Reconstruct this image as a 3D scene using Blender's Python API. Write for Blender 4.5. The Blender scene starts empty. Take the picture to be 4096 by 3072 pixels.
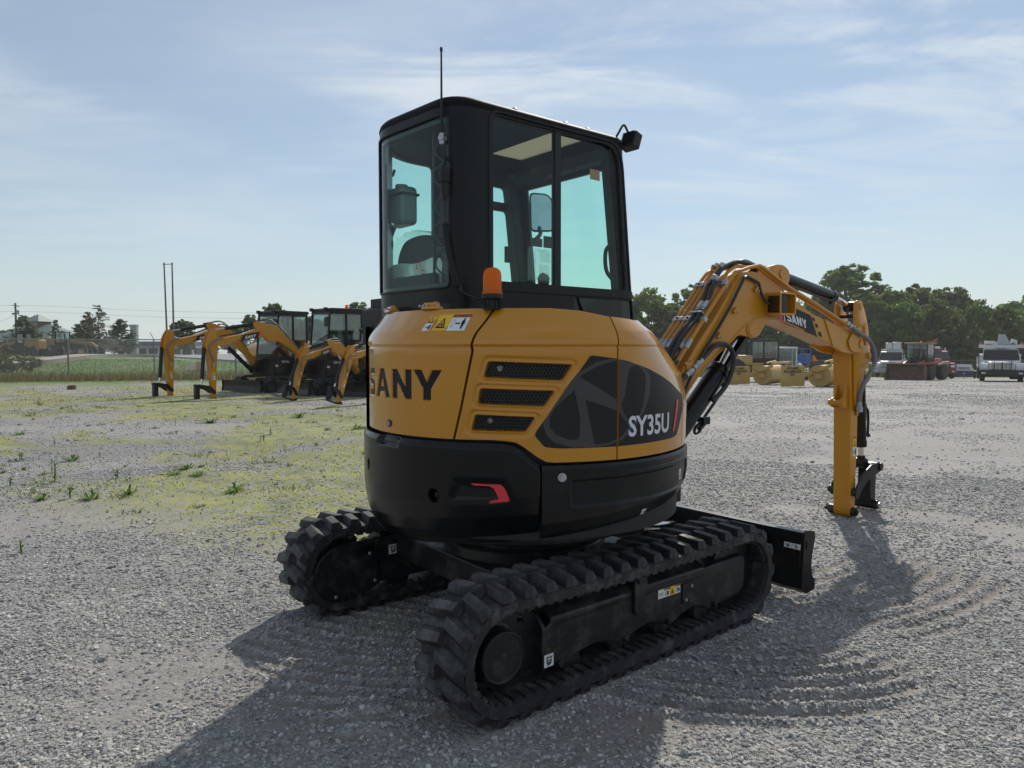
import bpy, bmesh, math, random
import numpy as np
from mathutils import Vector, Matrix, Quaternion

R = math.radians
random.seed(7)
rng = np.random.default_rng(7)
scene = bpy.context.scene
COL = scene.collection

# ------------------------------------------------------------------ camera, sky, sun, exposure
CAMH = 1.44
cam_d = bpy.data.cameras.new("camera")
cam = bpy.data.objects.new("camera", cam_d)
COL.objects.link(cam)
cam_d.sensor_width = 36.0
cam_d.lens = 24.96
cam_d.clip_start = 0.05
cam_d.clip_end = 3000.0
cam.location = (0, 0, CAMH)
cam.rotation_euler = (R(90 - 2.943), 0, 0)
scene.camera = cam

SUN_AZ, SUN_EL = 18.0, 40.5
world = bpy.data.worlds.new("World")
scene.world = world
world.use_nodes = True
wn = world.node_tree
wn.nodes.clear()
def wnode(t, **kw):
    n = wn.nodes.new(t)
    for k, v in kw.items():
        setattr(n, k, v)
    return n
w_out = wnode("ShaderNodeOutputWorld")
w_bg = wnode("ShaderNodeBackground")
w_sky = wnode("ShaderNodeTexSky", sky_type="NISHITA", sun_disc=False)
w_sky.sun_elevation = R(SUN_EL)
w_sky.sun_rotation = R(SUN_AZ)
w_sky.altitude = 200
w_sky.air_density = 1.0
w_sky.dust_density = 0.12
w_sky.ozone_density = 1.5
w_bg.inputs["Strength"].default_value = 0.086
# thin high cloud, laid on the whole dome: direction projected on a flat layer overhead
w_tc = wnode("ShaderNodeTexCoord")
w_sep = wnode("ShaderNodeSeparateXYZ")
wn.links.new(w_tc.outputs["Generated"], w_sep.inputs[0])
def wmath(op, a, b=None, c=None):
    n = wnode("ShaderNodeMath", operation=op)
    for i, v in enumerate((a, b, c)):
        if v is None:
            continue
        if isinstance(v, (int, float)):
            n.inputs[i].default_value = v
        else:
            wn.links.new(v, n.inputs[i])
    return n.outputs[0]
zc = wmath("MAXIMUM", wmath("ADD", w_sep.outputs["Z"], 0.10), 0.02)
w_cmb = wnode("ShaderNodeCombineXYZ")
wn.links.new(wmath("DIVIDE", w_sep.outputs["X"], zc), w_cmb.inputs[0])
wn.links.new(wmath("DIVIDE", w_sep.outputs["Y"], zc), w_cmb.inputs[1])
def wnoise(scale, detail, rough, loc, scl, rot, dist=0.0):
    mp = wnode("ShaderNodeMapping")
    mp.inputs["Location"].default_value = loc
    mp.inputs["Rotation"].default_value = (0, 0, rot)
    mp.inputs["Scale"].default_value = scl
    wn.links.new(w_cmb.outputs[0], mp.inputs[0])
    nz = wnode("ShaderNodeTexNoise")
    nz.inputs["Scale"].default_value = scale
    nz.inputs["Detail"].default_value = detail
    nz.inputs["Roughness"].default_value = rough
    nz.inputs["Distortion"].default_value = dist
    wn.links.new(mp.outputs[0], nz.inputs["Vector"])
    return nz.outputs["Fac"]
def wramp(x, a, b):
    n = wnode("ShaderNodeMapRange", interpolation_type="SMOOTHSTEP")
    n.inputs["From Min"].default_value = a
    n.inputs["From Max"].default_value = b
    wn.links.new(x, n.inputs["Value"])
    return n.outputs["Result"]
streak = wnoise(1.9, 9, 0.62, (8.1, 3.4, 0), (0.55, 1.5, 1), R(-62), 0.7)
patch = wnoise(0.42, 4, 0.5, (2.4, 5.7, 0), (1, 1, 1), 0, 0.3)
veil = wnoise(0.75, 6, 0.55, (7.3, 1.7, 0), (0.8, 1.3, 1), R(20), 0.4)
cl = wmath("MULTIPLY", wramp(streak, 0.40, 0.66), wramp(patch, 0.40, 0.56))
lowfade = wramp(w_sep.outputs["Z"], 0.08, 0.36)
cl = wmath("MULTIPLY", cl, wmath("MULTIPLY_ADD", lowfade, 0.75, 0.25))
cl = wmath("ADD", wmath("MULTIPLY", cl, 0.46), wmath("MULTIPLY_ADD", wramp(veil, 0.36, 0.80), 0.20, 0.18))
w_mix = wnode("ShaderNodeMix", data_type="RGBA", blend_type="MIX")
wn.links.new(cl, w_mix.inputs["Factor"])
w_tint = wnode("ShaderNodeMix", data_type="RGBA", blend_type="MULTIPLY")
w_tint.inputs["Factor"].default_value = 1
w_tint.inputs["B"].default_value = (.90, 1.0, 1.03, 1)
wn.links.new(w_sky.outputs["Color"], w_tint.inputs["A"])
wn.links.new(w_tint.outputs["Result"], w_mix.inputs["A"])
w_mix.inputs["B"].default_value = (9.6, 10.1, 10.3, 1)
w_hz = wnode("ShaderNodeMix", data_type="RGBA", blend_type="MIX")     # pale summer haze thickening towards the horizon, all round
hz = wmath("MULTIPLY", wmath("POWER", 2.718, wmath("MULTIPLY", wmath("MAXIMUM", w_sep.outputs["Z"], 0.0), -5.0)), 0.82)
wn.links.new(hz, w_hz.inputs["Factor"])
wn.links.new(w_mix.outputs["Result"], w_hz.inputs["A"])
w_hz.inputs["B"].default_value = (6.2, 7.0, 7.15, 1)
wn.links.new(w_hz.outputs["Result"], w_bg.inputs["Color"])
wn.links.new(w_bg.outputs[0], w_out.inputs["Surface"])

sun_d = bpy.data.lights.new("sun", "SUN")
sun_d.energy = 4.0
sun_d.angle = R(0.9)
sun_d.color = (1.0, 0.93, 0.82)
sun = bpy.data.objects.new("sun", sun_d)
COL.objects.link(sun)
sdir = Vector((math.sin(R(SUN_AZ)) * math.cos(R(SUN_EL)), math.cos(R(SUN_AZ)) * math.cos(R(SUN_EL)), math.sin(R(SUN_EL))))
sun.rotation_euler = (-sdir).to_track_quat("-Z", "Y").to_euler()
sun.location = (6, 25, 30)

vs = scene.view_settings
vs.view_transform = "Standard"
vs.look = "None"
vs.exposure = 0.10
vs.gamma = 1.0
vs.use_curve_mapping = False
scene.render.engine = "CYCLES"
scene.cycles.max_bounces = 10
scene.cycles.transparent_max_bounces = 16
scene.cycles.sample_clamp_indirect = 6.0
scene.cycles.caustics_reflective = False
scene.cycles.caustics_refractive = False

# ------------------------------------------------------------------ small helpers
def vnoise(x, y, seed=0):
    """smooth value noise on numpy arrays, 0..1"""
    xi = np.floor(x).astype(np.int64); yi = np.floor(y).astype(np.int64)
    fx = x - xi; fy = y - yi
    fx = fx * fx * (3 - 2 * fx); fy = fy * fy * (3 - 2 * fy)
    def h(a, b):
        n = (a * 374761393 + b * 668265263 + seed * 974634777) & 0x7fffffff
        n = ((n ^ (n >> 13)) * 1274126177) & 0x7fffffff
        return ((n ^ (n >> 16)) & 0xffff) / 65535.0
    return (h(xi, yi) * (1 - fx) + h(xi + 1, yi) * fx) * (1 - fy) + (h(xi, yi + 1) * (1 - fx) + h(xi + 1, yi + 1) * fx) * fy
def fbm(x, y, seed=0, octv=4):
    s = 0; a = .5; t = 0
    for i in range(octv):
        s = s + a * vnoise(x * 2 ** i, y * 2 ** i, seed + i); t += a; a *= .5
    return s / t
def sstep(a, b, x):
    t = np.clip((x - a) / (b - a), 0, 1)
    return t * t * (3 - 2 * t)

def tag(o, label=None, cat=None, group=None, kind=None):
    if label: o["label"] = label
    if cat: o["category"] = cat
    if group: o["group"] = group
    if kind: o["kind"] = kind
    return o
def empty(name, loc=(0, 0, 0), rz=0.0, scale=1.0):
    o = bpy.data.objects.new(name, None)
    o.empty_display_size = 0.2
    o.location = loc; o.rotation_euler = (0, 0, rz); o.scale = (scale,) * 3
    COL.objects.link(o)
    return o
def kids(o):
    return [c for c in bpy.data.objects if c.parent == o]
def copy_tree(o, parent=None, table=None):
    if table is None:
        table = {}
        for c in bpy.data.objects:
            if c.parent: table.setdefault(c.parent.name, []).append(c)
    c = o.copy()
    COL.objects.link(c)
    c.parent = parent
    for ch in table.get(o.name, []):
        copy_tree(ch, c, table)
    return c

class MB:
    """collects primitives into one mesh"""
    def __init__(s):
        s.v = []; s.f = []; s.m = []
    def add(s, v, f, m=0):
        k = len(s.v)
        s.v.extend([tuple(p) for p in v])
        s.f.extend([tuple(k + i for i in q) for q in f])
        s.m.extend([m] * len(f))
    def box(s, c, d, rot=None, m=0, taper=None):
        x, y, z = d[0] / 2, d[1] / 2, d[2] / 2
        P = [Vector((a * x, b * y, e * z)) for e in (-1, 1) for b in (-1, 1) for a in (-1, 1)]
        if taper:
            for p in P[4:]:
                p.x *= taper[0]; p.y *= taper[1]
        if rot is not None:
            M = rot if isinstance(rot, Matrix) else Matrix.Rotation(rot, 3, "Z")
            P = [M @ p for p in P]
        c = Vector(c)
        s.add([p + c for p in P], [(0, 2, 3, 1), (4, 5, 7, 6), (0, 1, 5, 4), (2, 6, 7, 3), (0, 4, 6, 2), (1, 3, 7, 5)], m)
    def span(s, a, b, m=0):
        s.box([(a[i] + b[i]) / 2 for i in range(3)], [abs(a[i] - b[i]) for i in range(3)], None, m)
    def prism(s, poly, a, b, axis="Y", m=0):
        """poly in the plane across axis; Y: (x,z)  X: (y,z)  Z: (x,y)"""
        area = sum(poly[i][0] * poly[(i + 1) % len(poly)][1] - poly[(i + 1) % len(poly)][0] * poly[i][1] for i in range(len(poly)))
        if area < 0: poly = poly[::-1]
        if axis == "Y": mk = lambda p, t: (p[0], t, p[1])
        elif axis == "X": mk = lambda p, t: (t, p[0], p[1])
        else: mk = lambda p, t: (p[0], p[1], t)
        lo, hi = min(a, b), max(a, b)
        if axis == "Y": lo, hi = hi, lo
        n = len(poly)
        v = [mk(p, lo) for p in poly] + [mk(p, hi) for p in poly]
        f = [tuple(range(n))[::-1], tuple(range(n, 2 * n))] + [(i, (i + 1) % n, n + (i + 1) % n, n + i) for i in range(n)]
        s.add(v, f, m)
    def cyl(s, p0, p1, r0, r1=None, n=16, m=0, caps=True):
        p0 = Vector(p0); p1 = Vector(p1); r1 = r0 if r1 is None else r1
        d = (p1 - p0).normalized()
        u = d.orthogonal().normalized(); w = d.cross(u)
        v = []
        for p, r in ((p0, r0), (p1, r1)):
            for i in range(n):
                a = 2 * math.pi * i / n
                v.append(p + u * (r * math.cos(a)) + w * (r * math.sin(a)))
        f = [(i, (i + 1) % n, n + (i + 1) % n, n + i) for i in range(n)]
        if caps: f += [tuple(range(n))[::-1], tuple(range(n, 2 * n))]
        s.add(v, f, m)
    def tube(s, pts, r, n=8, m=0, caps=True):
        pts = [Vector(p) for p in pts]
        u = None; v = []; f = []
        for i, p in enumerate(pts):
            d = (pts[min(i + 1, len(pts) - 1)] - pts[max(i - 1, 0)]).normalized()
            u = d.orthogonal().normalized() if u is None else (u - d * u.dot(d)).normalized()
            w = d.cross(u)
            rr = r[i] if isinstance(r, (list, tuple)) else r
            for k in range(n):
                a = 2 * math.pi * k / n
                v.append(p + u * (rr * math.cos(a)) + w * (rr * math.sin(a)))
        for i in range(len(pts) - 1):
            for k in range(n):
                f.append((i * n + k, i * n + (k + 1) % n, (i + 1) * n + (k + 1) % n, (i + 1) * n + k))
        if caps:
            f.append(tuple(range(n))[::-1]); f.append(tuple(range((len(pts) - 1) * n, len(pts) * n)))
        s.add(v, f, m)
    def lathe(s, prof, c=(0, 0, 0), axis="Z", n=24, m=0):
        """prof: list of (radius, height along axis)"""
        c = Vector(c); v = []; f = []
        ax = {"X": (Vector((0, 1, 0)), Vector((0, 0, 1)), Vector((1, 0, 0))), "Y": (Vector((0, 0, 1)), Vector((1, 0, 0)), Vector((0, 1, 0))), "Z": (Vector((1, 0, 0)), Vector((0, 1, 0)), Vector((0, 0, 1)))}[axis]
        for r, h in prof:
            for k in range(n):
                a = 2 * math.pi * k / n
                v.append(c + ax[0] * (r * math.cos(a)) + ax[1] * (r * math.sin(a)) + ax[2] * h)
        for i in range(len(prof) - 1):
            for k in range(n):
                f.append((i * n + k, i * n + (k + 1) % n, (i + 1) * n + (k + 1) % n, (i + 1) * n + k))
        f.append(tuple(range(n))[::-1]); f.append(tuple(range((len(prof) - 1) * n, len(prof) * n)))
        s.add(v, f, m)
    def build(s, name, mats, parent=None, bevel=0.0, smooth=32, seg=2, label=None):
        me = bpy.data.meshes.new(name)
        me.from_pydata(s.v, [], s.f)
        return finish(me, name, mats, parent, bevel, smooth, seg, s.m, label)

def finish(me, name, mats, parent=None, bevel=0.0, smooth=32, seg=2, midx=None, label=None):
    if not isinstance(mats, (list, tuple)): mats = [mats]
    for mt in mats: me.materials.append(mt)
    if midx is not None and len(mats) > 1:
        me.polygons.foreach_set("material_index", np.array(midx, dtype=np.int32))
    me.validate(clean_customdata=False)
    me.update()
    if smooth is not None:
        me.shade_smooth()
        me.set_sharp_from_angle(angle=R(smooth))
    o = bpy.data.objects.new(name, me)
    COL.objects.link(o)
    if parent is not None: o.parent = parent
    if bevel > 0:
        b = o.modifiers.new("edge", "BEVEL")
        b.width = bevel; b.segments = seg; b.limit_method = "ANGLE"; b.angle_limit = R(40); b.harden_normals = False
    if label: o["label"] = label
    return o

def spline(pts, k=6):
    """Catmull-Rom through pts"""
    P = [Vector(p) for p in pts]
    P = [P[0] * 2 - P[1]] + P + [P[-1] * 2 - P[-2]]
    out = []
    for i in range(1, len(P) - 2):
        for j in range(k):
            t = j / k
            out.append(0.5 * ((2 * P[i]) + (P[i + 1] - P[i - 1]) * t + (2 * P[i - 1] - 5 * P[i] + 4 * P[i + 1] - P[i + 2]) * t * t + (3 * P[i] - P[i - 1] - 3 * P[i + 1] + P[i + 2]) * t ** 3))
    out.append(P[-2])
    return out
def rounded(poly, r, k=5):
    """round the corners of a 2D polygon; r a number or one per corner"""
    out = []; n = len(poly)
    for i in range(n):
        p = Vector(poly[i]).to_2d(); a = Vector(poly[i - 1]).to_2d(); b = Vector(poly[(i + 1) % n]).to_2d()
        ri = r[i] if isinstance(r, (list, tuple)) else r
        la, lb = (a - p).length, (b - p).length
        ri = min(ri, la * .49, lb * .49)
        if ri < 1e-5:
            out.append((p.x, p.y)); continue
        s0 = p + (a - p).normalized() * ri; s1 = p + (b - p).normalized() * ri
        for j in range(k + 1):
            t = j / k
            q = s0 * (1 - t) ** 2 + p * (2 * t * (1 - t)) + s1 * t * t
            out.append((q.x, q.y))
    return out
def rect(x0, y0, x1, y1): return [(x0, y0), (x1, y0), (x1, y1), (x0, y1)]
def ellipse(cx, cy, a, b, n=40, rot=0):
    return [(cx + a * math.cos(t) * math.cos(rot) - b * math.sin(t) * math.sin(rot), cy + a * math.cos(t) * math.sin(rot) + b * math.sin(t) * math.cos(rot)) for t in [2 * math.pi * i / n for i in range(n)]]

def curve_mesh(cu):
    ob = bpy.data.objects.new("flat", cu)
    me = bpy.data.meshes.new_from_object(ob)
    v = [(p.co.x, p.co.y) for p in me.vertices]; f = [tuple(p.vertices) for p in me.polygons]
    bpy.data.objects.remove(ob); bpy.data.meshes.remove(me); bpy.data.curves.remove(cu)
    return v, f
def fill2d(loops):
    """flat filled shape with holes -> verts, faces"""
    cu = bpy.data.curves.new("flat", "CURVE")
    cu.dimensions = "2D"; cu.fill_mode = "BOTH"
    for lp in loops:
        sp = cu.splines.new("POLY")
        sp.points.add(len(lp) - 1)
        for i, p in enumerate(lp): sp.points[i].co = (p[0], p[1], 0, 1)
        sp.use_cyclic_u = True
    return curve_mesh(cu)
def text2d(s, h, x=0, y=0, bold=0.0, xs=1.0, align="LEFT", shear=0.0, spacing=1.0):
    cu = bpy.data.curves.new("flat", "FONT")
    cu.body = s; cu.size = h / 0.727; cu.offset = bold; cu.align_x = align; cu.shear = shear; cu.space_character = spacing
    cu.resolution_u = 3
    v, f = curve_mesh(cu)
    return [(x + p[0] * xs, y + p[1]) for p in v], f
def map2d(vf, fn, step=0.0, ystep=0.0):
    """cut a flat mesh every step in x and send (x, y) through fn -> verts, faces"""
    v, f = vf
    if step:
        bm = bmesh.new()
        bv = [bm.verts.new((p[0], p[1], 0)) for p in v]
        for q in f:
            try: bm.faces.new([bv[i] for i in q])
            except ValueError: pass
        xs = [p[0] for p in v]; x = math.floor(min(xs) / step) * step + step
        while x < max(xs):
            bmesh.ops.bisect_plane(bm, geom=bm.verts[:] + bm.edges[:] + bm.faces[:], dist=1e-6, plane_co=(x, 0, 0), plane_no=(1, 0, 0))
            x += step
        if ystep:
            ys = [p[1] for p in v]; y = math.floor(min(ys) / ystep) * ystep + ystep
            while y < max(ys):
                bmesh.ops.bisect_plane(bm, geom=bm.verts[:] + bm.edges[:] + bm.faces[:], dist=1e-6, plane_co=(0, y, 0), plane_no=(0, 1, 0))
                y += ystep
        bm.verts.index_update()
        v = [(p.co.x, p.co.y) for p in bm.verts]; f = [tuple(p.index for p in q.verts) for q in bm.faces]
        bm.free()
    return [fn(p[0], p[1]) for p in v], f
# plain block letters used on the machines (unit height, per-letter width)
LET = {
    "S": (0.62, [[(0, 0), (.5, 0), (.62, .10), (.62, .48), (.5, .60), (.2, .60), (.2, .80), (.6, .80), (.6, 1), (.12, 1), (0, .9), (0, .52), (.12, .41), (.42, .41), (.42, .20), (0, .20)]]),
    "A": (0.68, [[(0, 0), (.20, 0), (.245, .2), (.435, .2), (.48, 0), (.68, 0), (.45, 1), (.23, 1)], [(.28, .36), (.34, .66), (.40, .36)]]),
    "N": (0.66, [[(0, 0), (.2, 0), (.2, .58), (.46, 0), (.66, 0), (.66, 1), (.46, 1), (.46, .42), (.2, 1), (0, 1)]]),
    "Y": (0.70, [[(.25, 0), (.45, 0), (.45, .38), (.70, 1), (.48, 1), (.35, .60), (.22, 1), (0, 1), (.25, .38)]]),
}
def block_word(word, h, x=0, y=0, xs=1.0, gap=.08, shear=0.0):
    loops = []; cx = 0
    for ch in word:
        w, ls = LET[ch]
        for lp in ls: loops.append([(x + (cx + p[0] + shear * p[1]) * h * xs, y + p[1] * h) for p in lp])
        cx += w + gap
    return loops

# ------------------------------------------------------------------ materials
MATS = {}
def mat(name, col, rough=0.5, metal=0.0, coat=0.0, spec=0.5, var=0.0, vscale=4.0, bump=0.0, bscale=60.0, dirt=None, dirt_amt=0.0, dscale=3.0, trans=0.0, emit=None, coatrough=0.05):
    m = bpy.data.materials.new(name); MATS[name] = m
    m.use_nodes = True
    nt = m.node_tree; b = nt.nodes["Principled BSDF"]
    b.inputs["Base Color"].default_value = (*col, 1)
    b.inputs["Roughness"].default_value = rough
    b.inputs["Metallic"].default_value = metal
    b.inputs["Coat Weight"].default_value = coat
    b.inputs["Coat Roughness"].default_value = coatrough
    b.inputs["Specular IOR Level"].default_value = spec
    b.inputs["Transmission Weight"].default_value = trans
    tc = nt.nodes.new("ShaderNodeTexCoord")
    def noise(scale, detail=5, rough_=.6):
        n = nt.nodes.new("ShaderNodeTexNoise")
        n.inputs["Scale"].default_value = scale; n.inputs["Detail"].default_value = detail; n.inputs["Roughness"].default_value = rough_
        nt.links.new(tc.outputs["Object"], n.inputs["Vector"])
        return n.outputs["Fac"]
    def rng_(x, a, b_, c, d):
        n = nt.nodes.new("ShaderNodeMapRange")
        for k, vv in zip(("From Min", "From Max", "To Min", "To Max"), (a, b_, c, d)): n.inputs[k].default_value = vv
        nt.links.new(x, n.inputs["Value"]); return n.outputs["Result"]
    cur = None
    if var > 0:
        mx = nt.nodes.new("ShaderNodeMix"); mx.data_type = "RGBA"; mx.blend_type = "MULTIPLY"
        mx.inputs["Factor"].default_value = 1
        mx.inputs["A"].default_value = (*col, 1)
        nt.links.new(rng_(noise(vscale), .25, .75, 1 - var, 1 + var), mx.inputs["B"])
        cur = mx.outputs["Result"]
        nt.links.new(cur, b.inputs["Base Color"])
        nt.links.new(rng_(noise(vscale * 2.3), .3, .7, max(.02, rough * (1 - var)), min(1, rough * (1 + var))), b.inputs["Roughness"])
    if dirt is not None:
        mx = nt.nodes.new("ShaderNodeMix"); mx.data_type = "RGBA"
        nt.links.new(rng_(noise(dscale, 8, .72), .5, .74, 0, dirt_amt), mx.inputs["Factor"])
        if cur is not None: nt.links.new(cur, mx.inputs["A"])
        else: mx.inputs["A"].default_value = (*col, 1)
        mx.inputs["B"].default_value = (*dirt, 1)
        cur = mx.outputs["Result"]; nt.links.new(cur, b.inputs["Base Color"])
    if bump > 0:
        bp = nt.nodes.new("ShaderNodeBump")
        bp.inputs["Strength"].default_value = bump; bp.inputs["Distance"].default_value = 0.004
        nt.links.new(noise(bscale, 4), bp.inputs["Height"])
        nt.links.new(bp.outputs[0], b.inputs["Normal"])
    if emit:
        b.inputs["Emission Color"].default_value = (*emit[0], 1); b.inputs["Emission Strength"].default_value = emit[1]
    return m
def glass_mat(name, tint, refl=0.08, rough=0.02):
    """thin pane: tinted see-through mixed with a mirror that grows towards grazing angles"""
    m = bpy.data.materials.new(name); MATS[name] = m
    m.use_nodes = True
    nt = m.node_tree; nt.nodes.clear()
    o = nt.nodes.new("ShaderNodeOutputMaterial"); t = nt.nodes.new("ShaderNodeBsdfTransparent"); g = nt.nodes.new("ShaderNodeBsdfGlossy")
    t.inputs["Color"].default_value = (*tint, 1)
    g.inputs["Roughness"].default_value = rough
    f = nt.nodes.new("ShaderNodeLayerWeight"); f.inputs["Blend"].default_value = .5
    pw = nt.nodes.new("ShaderNodeMath"); pw.operation = "POWER"; pw.inputs[1].default_value = 5.0
    nt.links.new(f.outputs["Facing"], pw.inputs[0])
    mm = nt.nodes.new("ShaderNodeMath"); mm.operation = "MULTIPLY_ADD"; mm.inputs[1].default_value = 1 - refl; mm.inputs[2].default_value = refl
    mm.use_clamp = True
    nt.links.new(pw.outputs[0], mm.inputs[0])
    x = nt.nodes.new("ShaderNodeMixShader")
    nt.links.new(mm.outputs[0], x.inputs[0]); nt.links.new(t.outputs[0], x.inputs[1]); nt.links.new(g.outputs[0], x.inputs[2])
    nt.links.new(x.outputs[0], o.inputs["Surface"])
    return m

DUST = (.30, .28, .25)
YEL = mat("yellow_paint", (.53, .222, .002), .24, spec=.35, coat=.8, var=.05, vscale=2.0, coatrough=.03)
YEL_MATT = mat("yellow_paint_boom", (.54, .226, .004), .40, spec=.4, coat=.25, var=.06, vscale=5, bump=.03, bscale=90, coatrough=.15)
BLK = mat("black_paint", (.0045, .0047, .0056), .30, spec=.28, coat=.04, var=.12, vscale=3, bump=.03, bscale=120, dirt=DUST, dirt_amt=.05, dscale=5)
BLK_GLOSS = mat("black_gloss_paint", (.004, .0042, .0052), .22, spec=.28, coat=.05, var=.1, vscale=2, bump=.05, bscale=160, coatrough=.18)
BLK_FRAME = mat("black_dusty_paint", (.0085, .009, .010), .42, spec=.4, coat=.08, var=.15, vscale=4, dirt=DUST, dirt_amt=.22, dscale=9)
CABBLK = mat("cab_black_paint", (.004, .0043, .0054), .36, spec=.26, coat=.03, var=.06, vscale=3, coatrough=.2)
PLAST = mat("black_plastic", (.009, .009, .0105), .5, spec=.4, var=.1, vscale=8)
RUBBER = mat("rubber", (.016, .0165, .0185), .68, var=.4, vscale=9, bump=.3, bscale=70, dirt=(.20, .195, .185), dirt_amt=.6, dscale=11)
HOSE = mat("hose_rubber", (.016, .017, .020), .45, var=.12, vscale=20)
CHROME = mat("chrome_rod", (.62, .63, .65), .16, metal=1.0)
STEEL = mat("zinc_steel", (.42, .43, .44), .42, metal=.8, var=.15, vscale=30)
GREYHOSE = mat("grey_spiral_hose", (.17, .17, .18), .5, var=.1, vscale=30)
WHITE_ST = mat("sticker_white", (.74, .75, .76), .4)
YEL_ST = mat("sticker_yellow", (.80, .50, .015), .4)
ORANGE_ST = mat("sticker_orange", (.56, .17, .055), .4)
BLACK_ST = mat("sticker_black", (.008, .008, .0095), .45, spec=.25)
GREY_ST = mat("sticker_grey", (.062, .058, .060), .45, spec=.25)
CHAR_ST = mat("sticker_charcoal", (.016, .0155, .0175), .45, spec=.25)
RED_ST = mat("sticker_red", (.72, .03, .045), .35, bump=.3, bscale=260)
LIGHT_ST = mat("sticker_pale_lettering", (.66, .67, .70), .4)
GLASS = glass_mat("cab_glass", (.74, .97, .89), .045)
GLASS_DK = glass_mat("frit_glass", (.16, .20, .20), .04)
BGGLASS = glass_mat("window_glass", (.42, .60, .58), .16, .03)
AMBER = mat("amber_plastic", (.95, .25, .008), .22, trans=.35, spec=.5)
def _lens():
    nt = AMBER.node_tree; b = nt.nodes["Principled BSDF"]; tr = nt.nodes.new("ShaderNodeBsdfTranslucent"); tr.inputs["Color"].default_value = (.98, .36, .012, 1)
    b.inputs["Transmission Weight"].default_value = 0
    mx = nt.nodes.new("ShaderNodeMixShader"); mx.inputs[0].default_value = .6
    nt.links.new(b.outputs[0], mx.inputs[1]); nt.links.new(tr.outputs[0], mx.inputs[2]); nt.links.new(mx.outputs[0], nt.nodes["Material Output"].inputs["Surface"])
_lens()
INTERIOR = mat("cab_interior", (.006, .0064, .0075), .6, var=.1)
SEAT = mat("seat_fabric", (.028, .030, .033), .8, bump=.2, bscale=200)
MIRROR = mat("mirror_glass", (.75, .77, .80), .04, metal=1.0)
# ------------------------------------------------------------------ the lot: terrain, gravel, grass
MX, MY, MRZ = .045, 3.76, R(39)          # the excavator's swing centre on the ground and its heading
FX, FY, FDX, FDY = -21.5, 34.4, .97, .243    # a point and the direction of the far left fence
def fence_y(x): return FY + (x - FX) * FDY / FDX
def zbase(x, y):
    s = sstep(-14, 2, x)
    b = -(0.010 + 0.020 * s) * np.logaddexp(0, (y - 20) / 3.0) * 3.0
    b = np.where(y > 85, b + 0.0, b)
    a = x / np.maximum(y, 1.0)
    H = np.interp(a, [-.75, -.5, -.33, -.15, 0], [1.10, 1.05, .70, .45, 0.0])
    hill = H * sstep(1.0, 17.0, y - fence_y(x))
    return b + hill
def tomach(x, y):
    c, s = math.cos(MRZ), math.sin(MRZ)
    return (x - MX) * c + (y - MY) * s, -(x - MX) * s + (y - MY) * c
def ridges(x, y):
    """rolled rows left beside the right track by the turning machine: height wave and where it applies"""
    wob = (fbm(x * 2.2, y * 2.2, 11) - .5) * .05
    r1 = np.hypot(x - 1.12, y - 4.25) + wob
    X, Y = tomach(x, y)
    m = sstep(.55, .80, r1) * (1 - sstep(1.50, 1.72, r1)) * sstep(-.84, -.92, Y) * (1 - sstep(1.45, 1.95, -Y)) * (1 - sstep(.55, 1.25, X)) * sstep(-1.35, -.95, X)
    s = np.sin(r1 * 2 * math.pi / .105); s = np.where(s > 0, s ** 1.5 * 1.15, -np.abs(s) * .75)
    r2 = np.hypot(x + .3, y - 5.1) + wob
    m2 = (np.abs(Y) < .60) * sstep(-1.45, -1.2, X) * (1 - sstep(-.3, .1, X)); s2 = np.sin(r2 * 2 * math.pi / .10)
    r3 = np.hypot(x - .9, y - 6.2) + wob * .7
    m3 = sstep(1.15, 1.5, X) * (1 - sstep(2.4, 3.0, X)) * sstep(-1.75, -1.4, Y) * (1 - sstep(-.7, -.4, Y)); s3 = np.sin(r3 * 2 * math.pi / .12)
    return (np.nan_to_num(s), m), (s2, m2), (s3, m3)
def zground(x, y):
    z = zbase(x, y)
    near = 1 - sstep(9, 16, np.hypot(x, y))
    z = z + near * ((fbm(x * 1.3, y * 1.3, 3) - .5) * .03 + (fbm(x * 9, y * 9, 5, 3) - .5) * .012)
    far = sstep(12, 25, np.hypot(x, y)) * (1 - sstep(28, 60, np.hypot(x, y)))
    z = z + far * (fbm(x * .35, y * .35, 8) - .5) * .10
    X, Y = tomach(x, y)
    (s1, m1), (s2, m2), (s3, m3) = ridges(x, y)
    z = z + m1 * .021 * s1 * (.65 + .7 * fbm(x * 3, y * 3, 13)) + m2 * .014 * s2 * (.5 + fbm(x * 4, y * 4, 17)) + m3 * .013 * s3
    # small heaps pushed up at the rear of the tracks and a shallow seat under them
    z = z + .045 * np.exp(-(((X + 1.12) / .13) ** 2 + ((Y + .50) / .16) ** 2)) + .03 * np.exp(-(((X + 1.02) / .10) ** 2 + ((Y - .92) / .2) ** 2))
    for sgn in (-1, 1):
        tr = np.exp(-(((np.abs(Y - sgn * .71)) / .19) ** 6)) * np.exp(-((X / 1.0) ** 8))
        z = z * (1 - tr) + tr * .012
    return z
def fines(x, y):
    """compacted lanes of fine brownish grit between the loose stone, 0..1"""
    n = fbm(x * .42 + y * .25 + 3, y * .55 - x * .2, 71, 4) * .65 + fbm(x * 1.5, y * 1.5, 75, 3) * .35
    return sstep(.50, .62, n)
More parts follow.
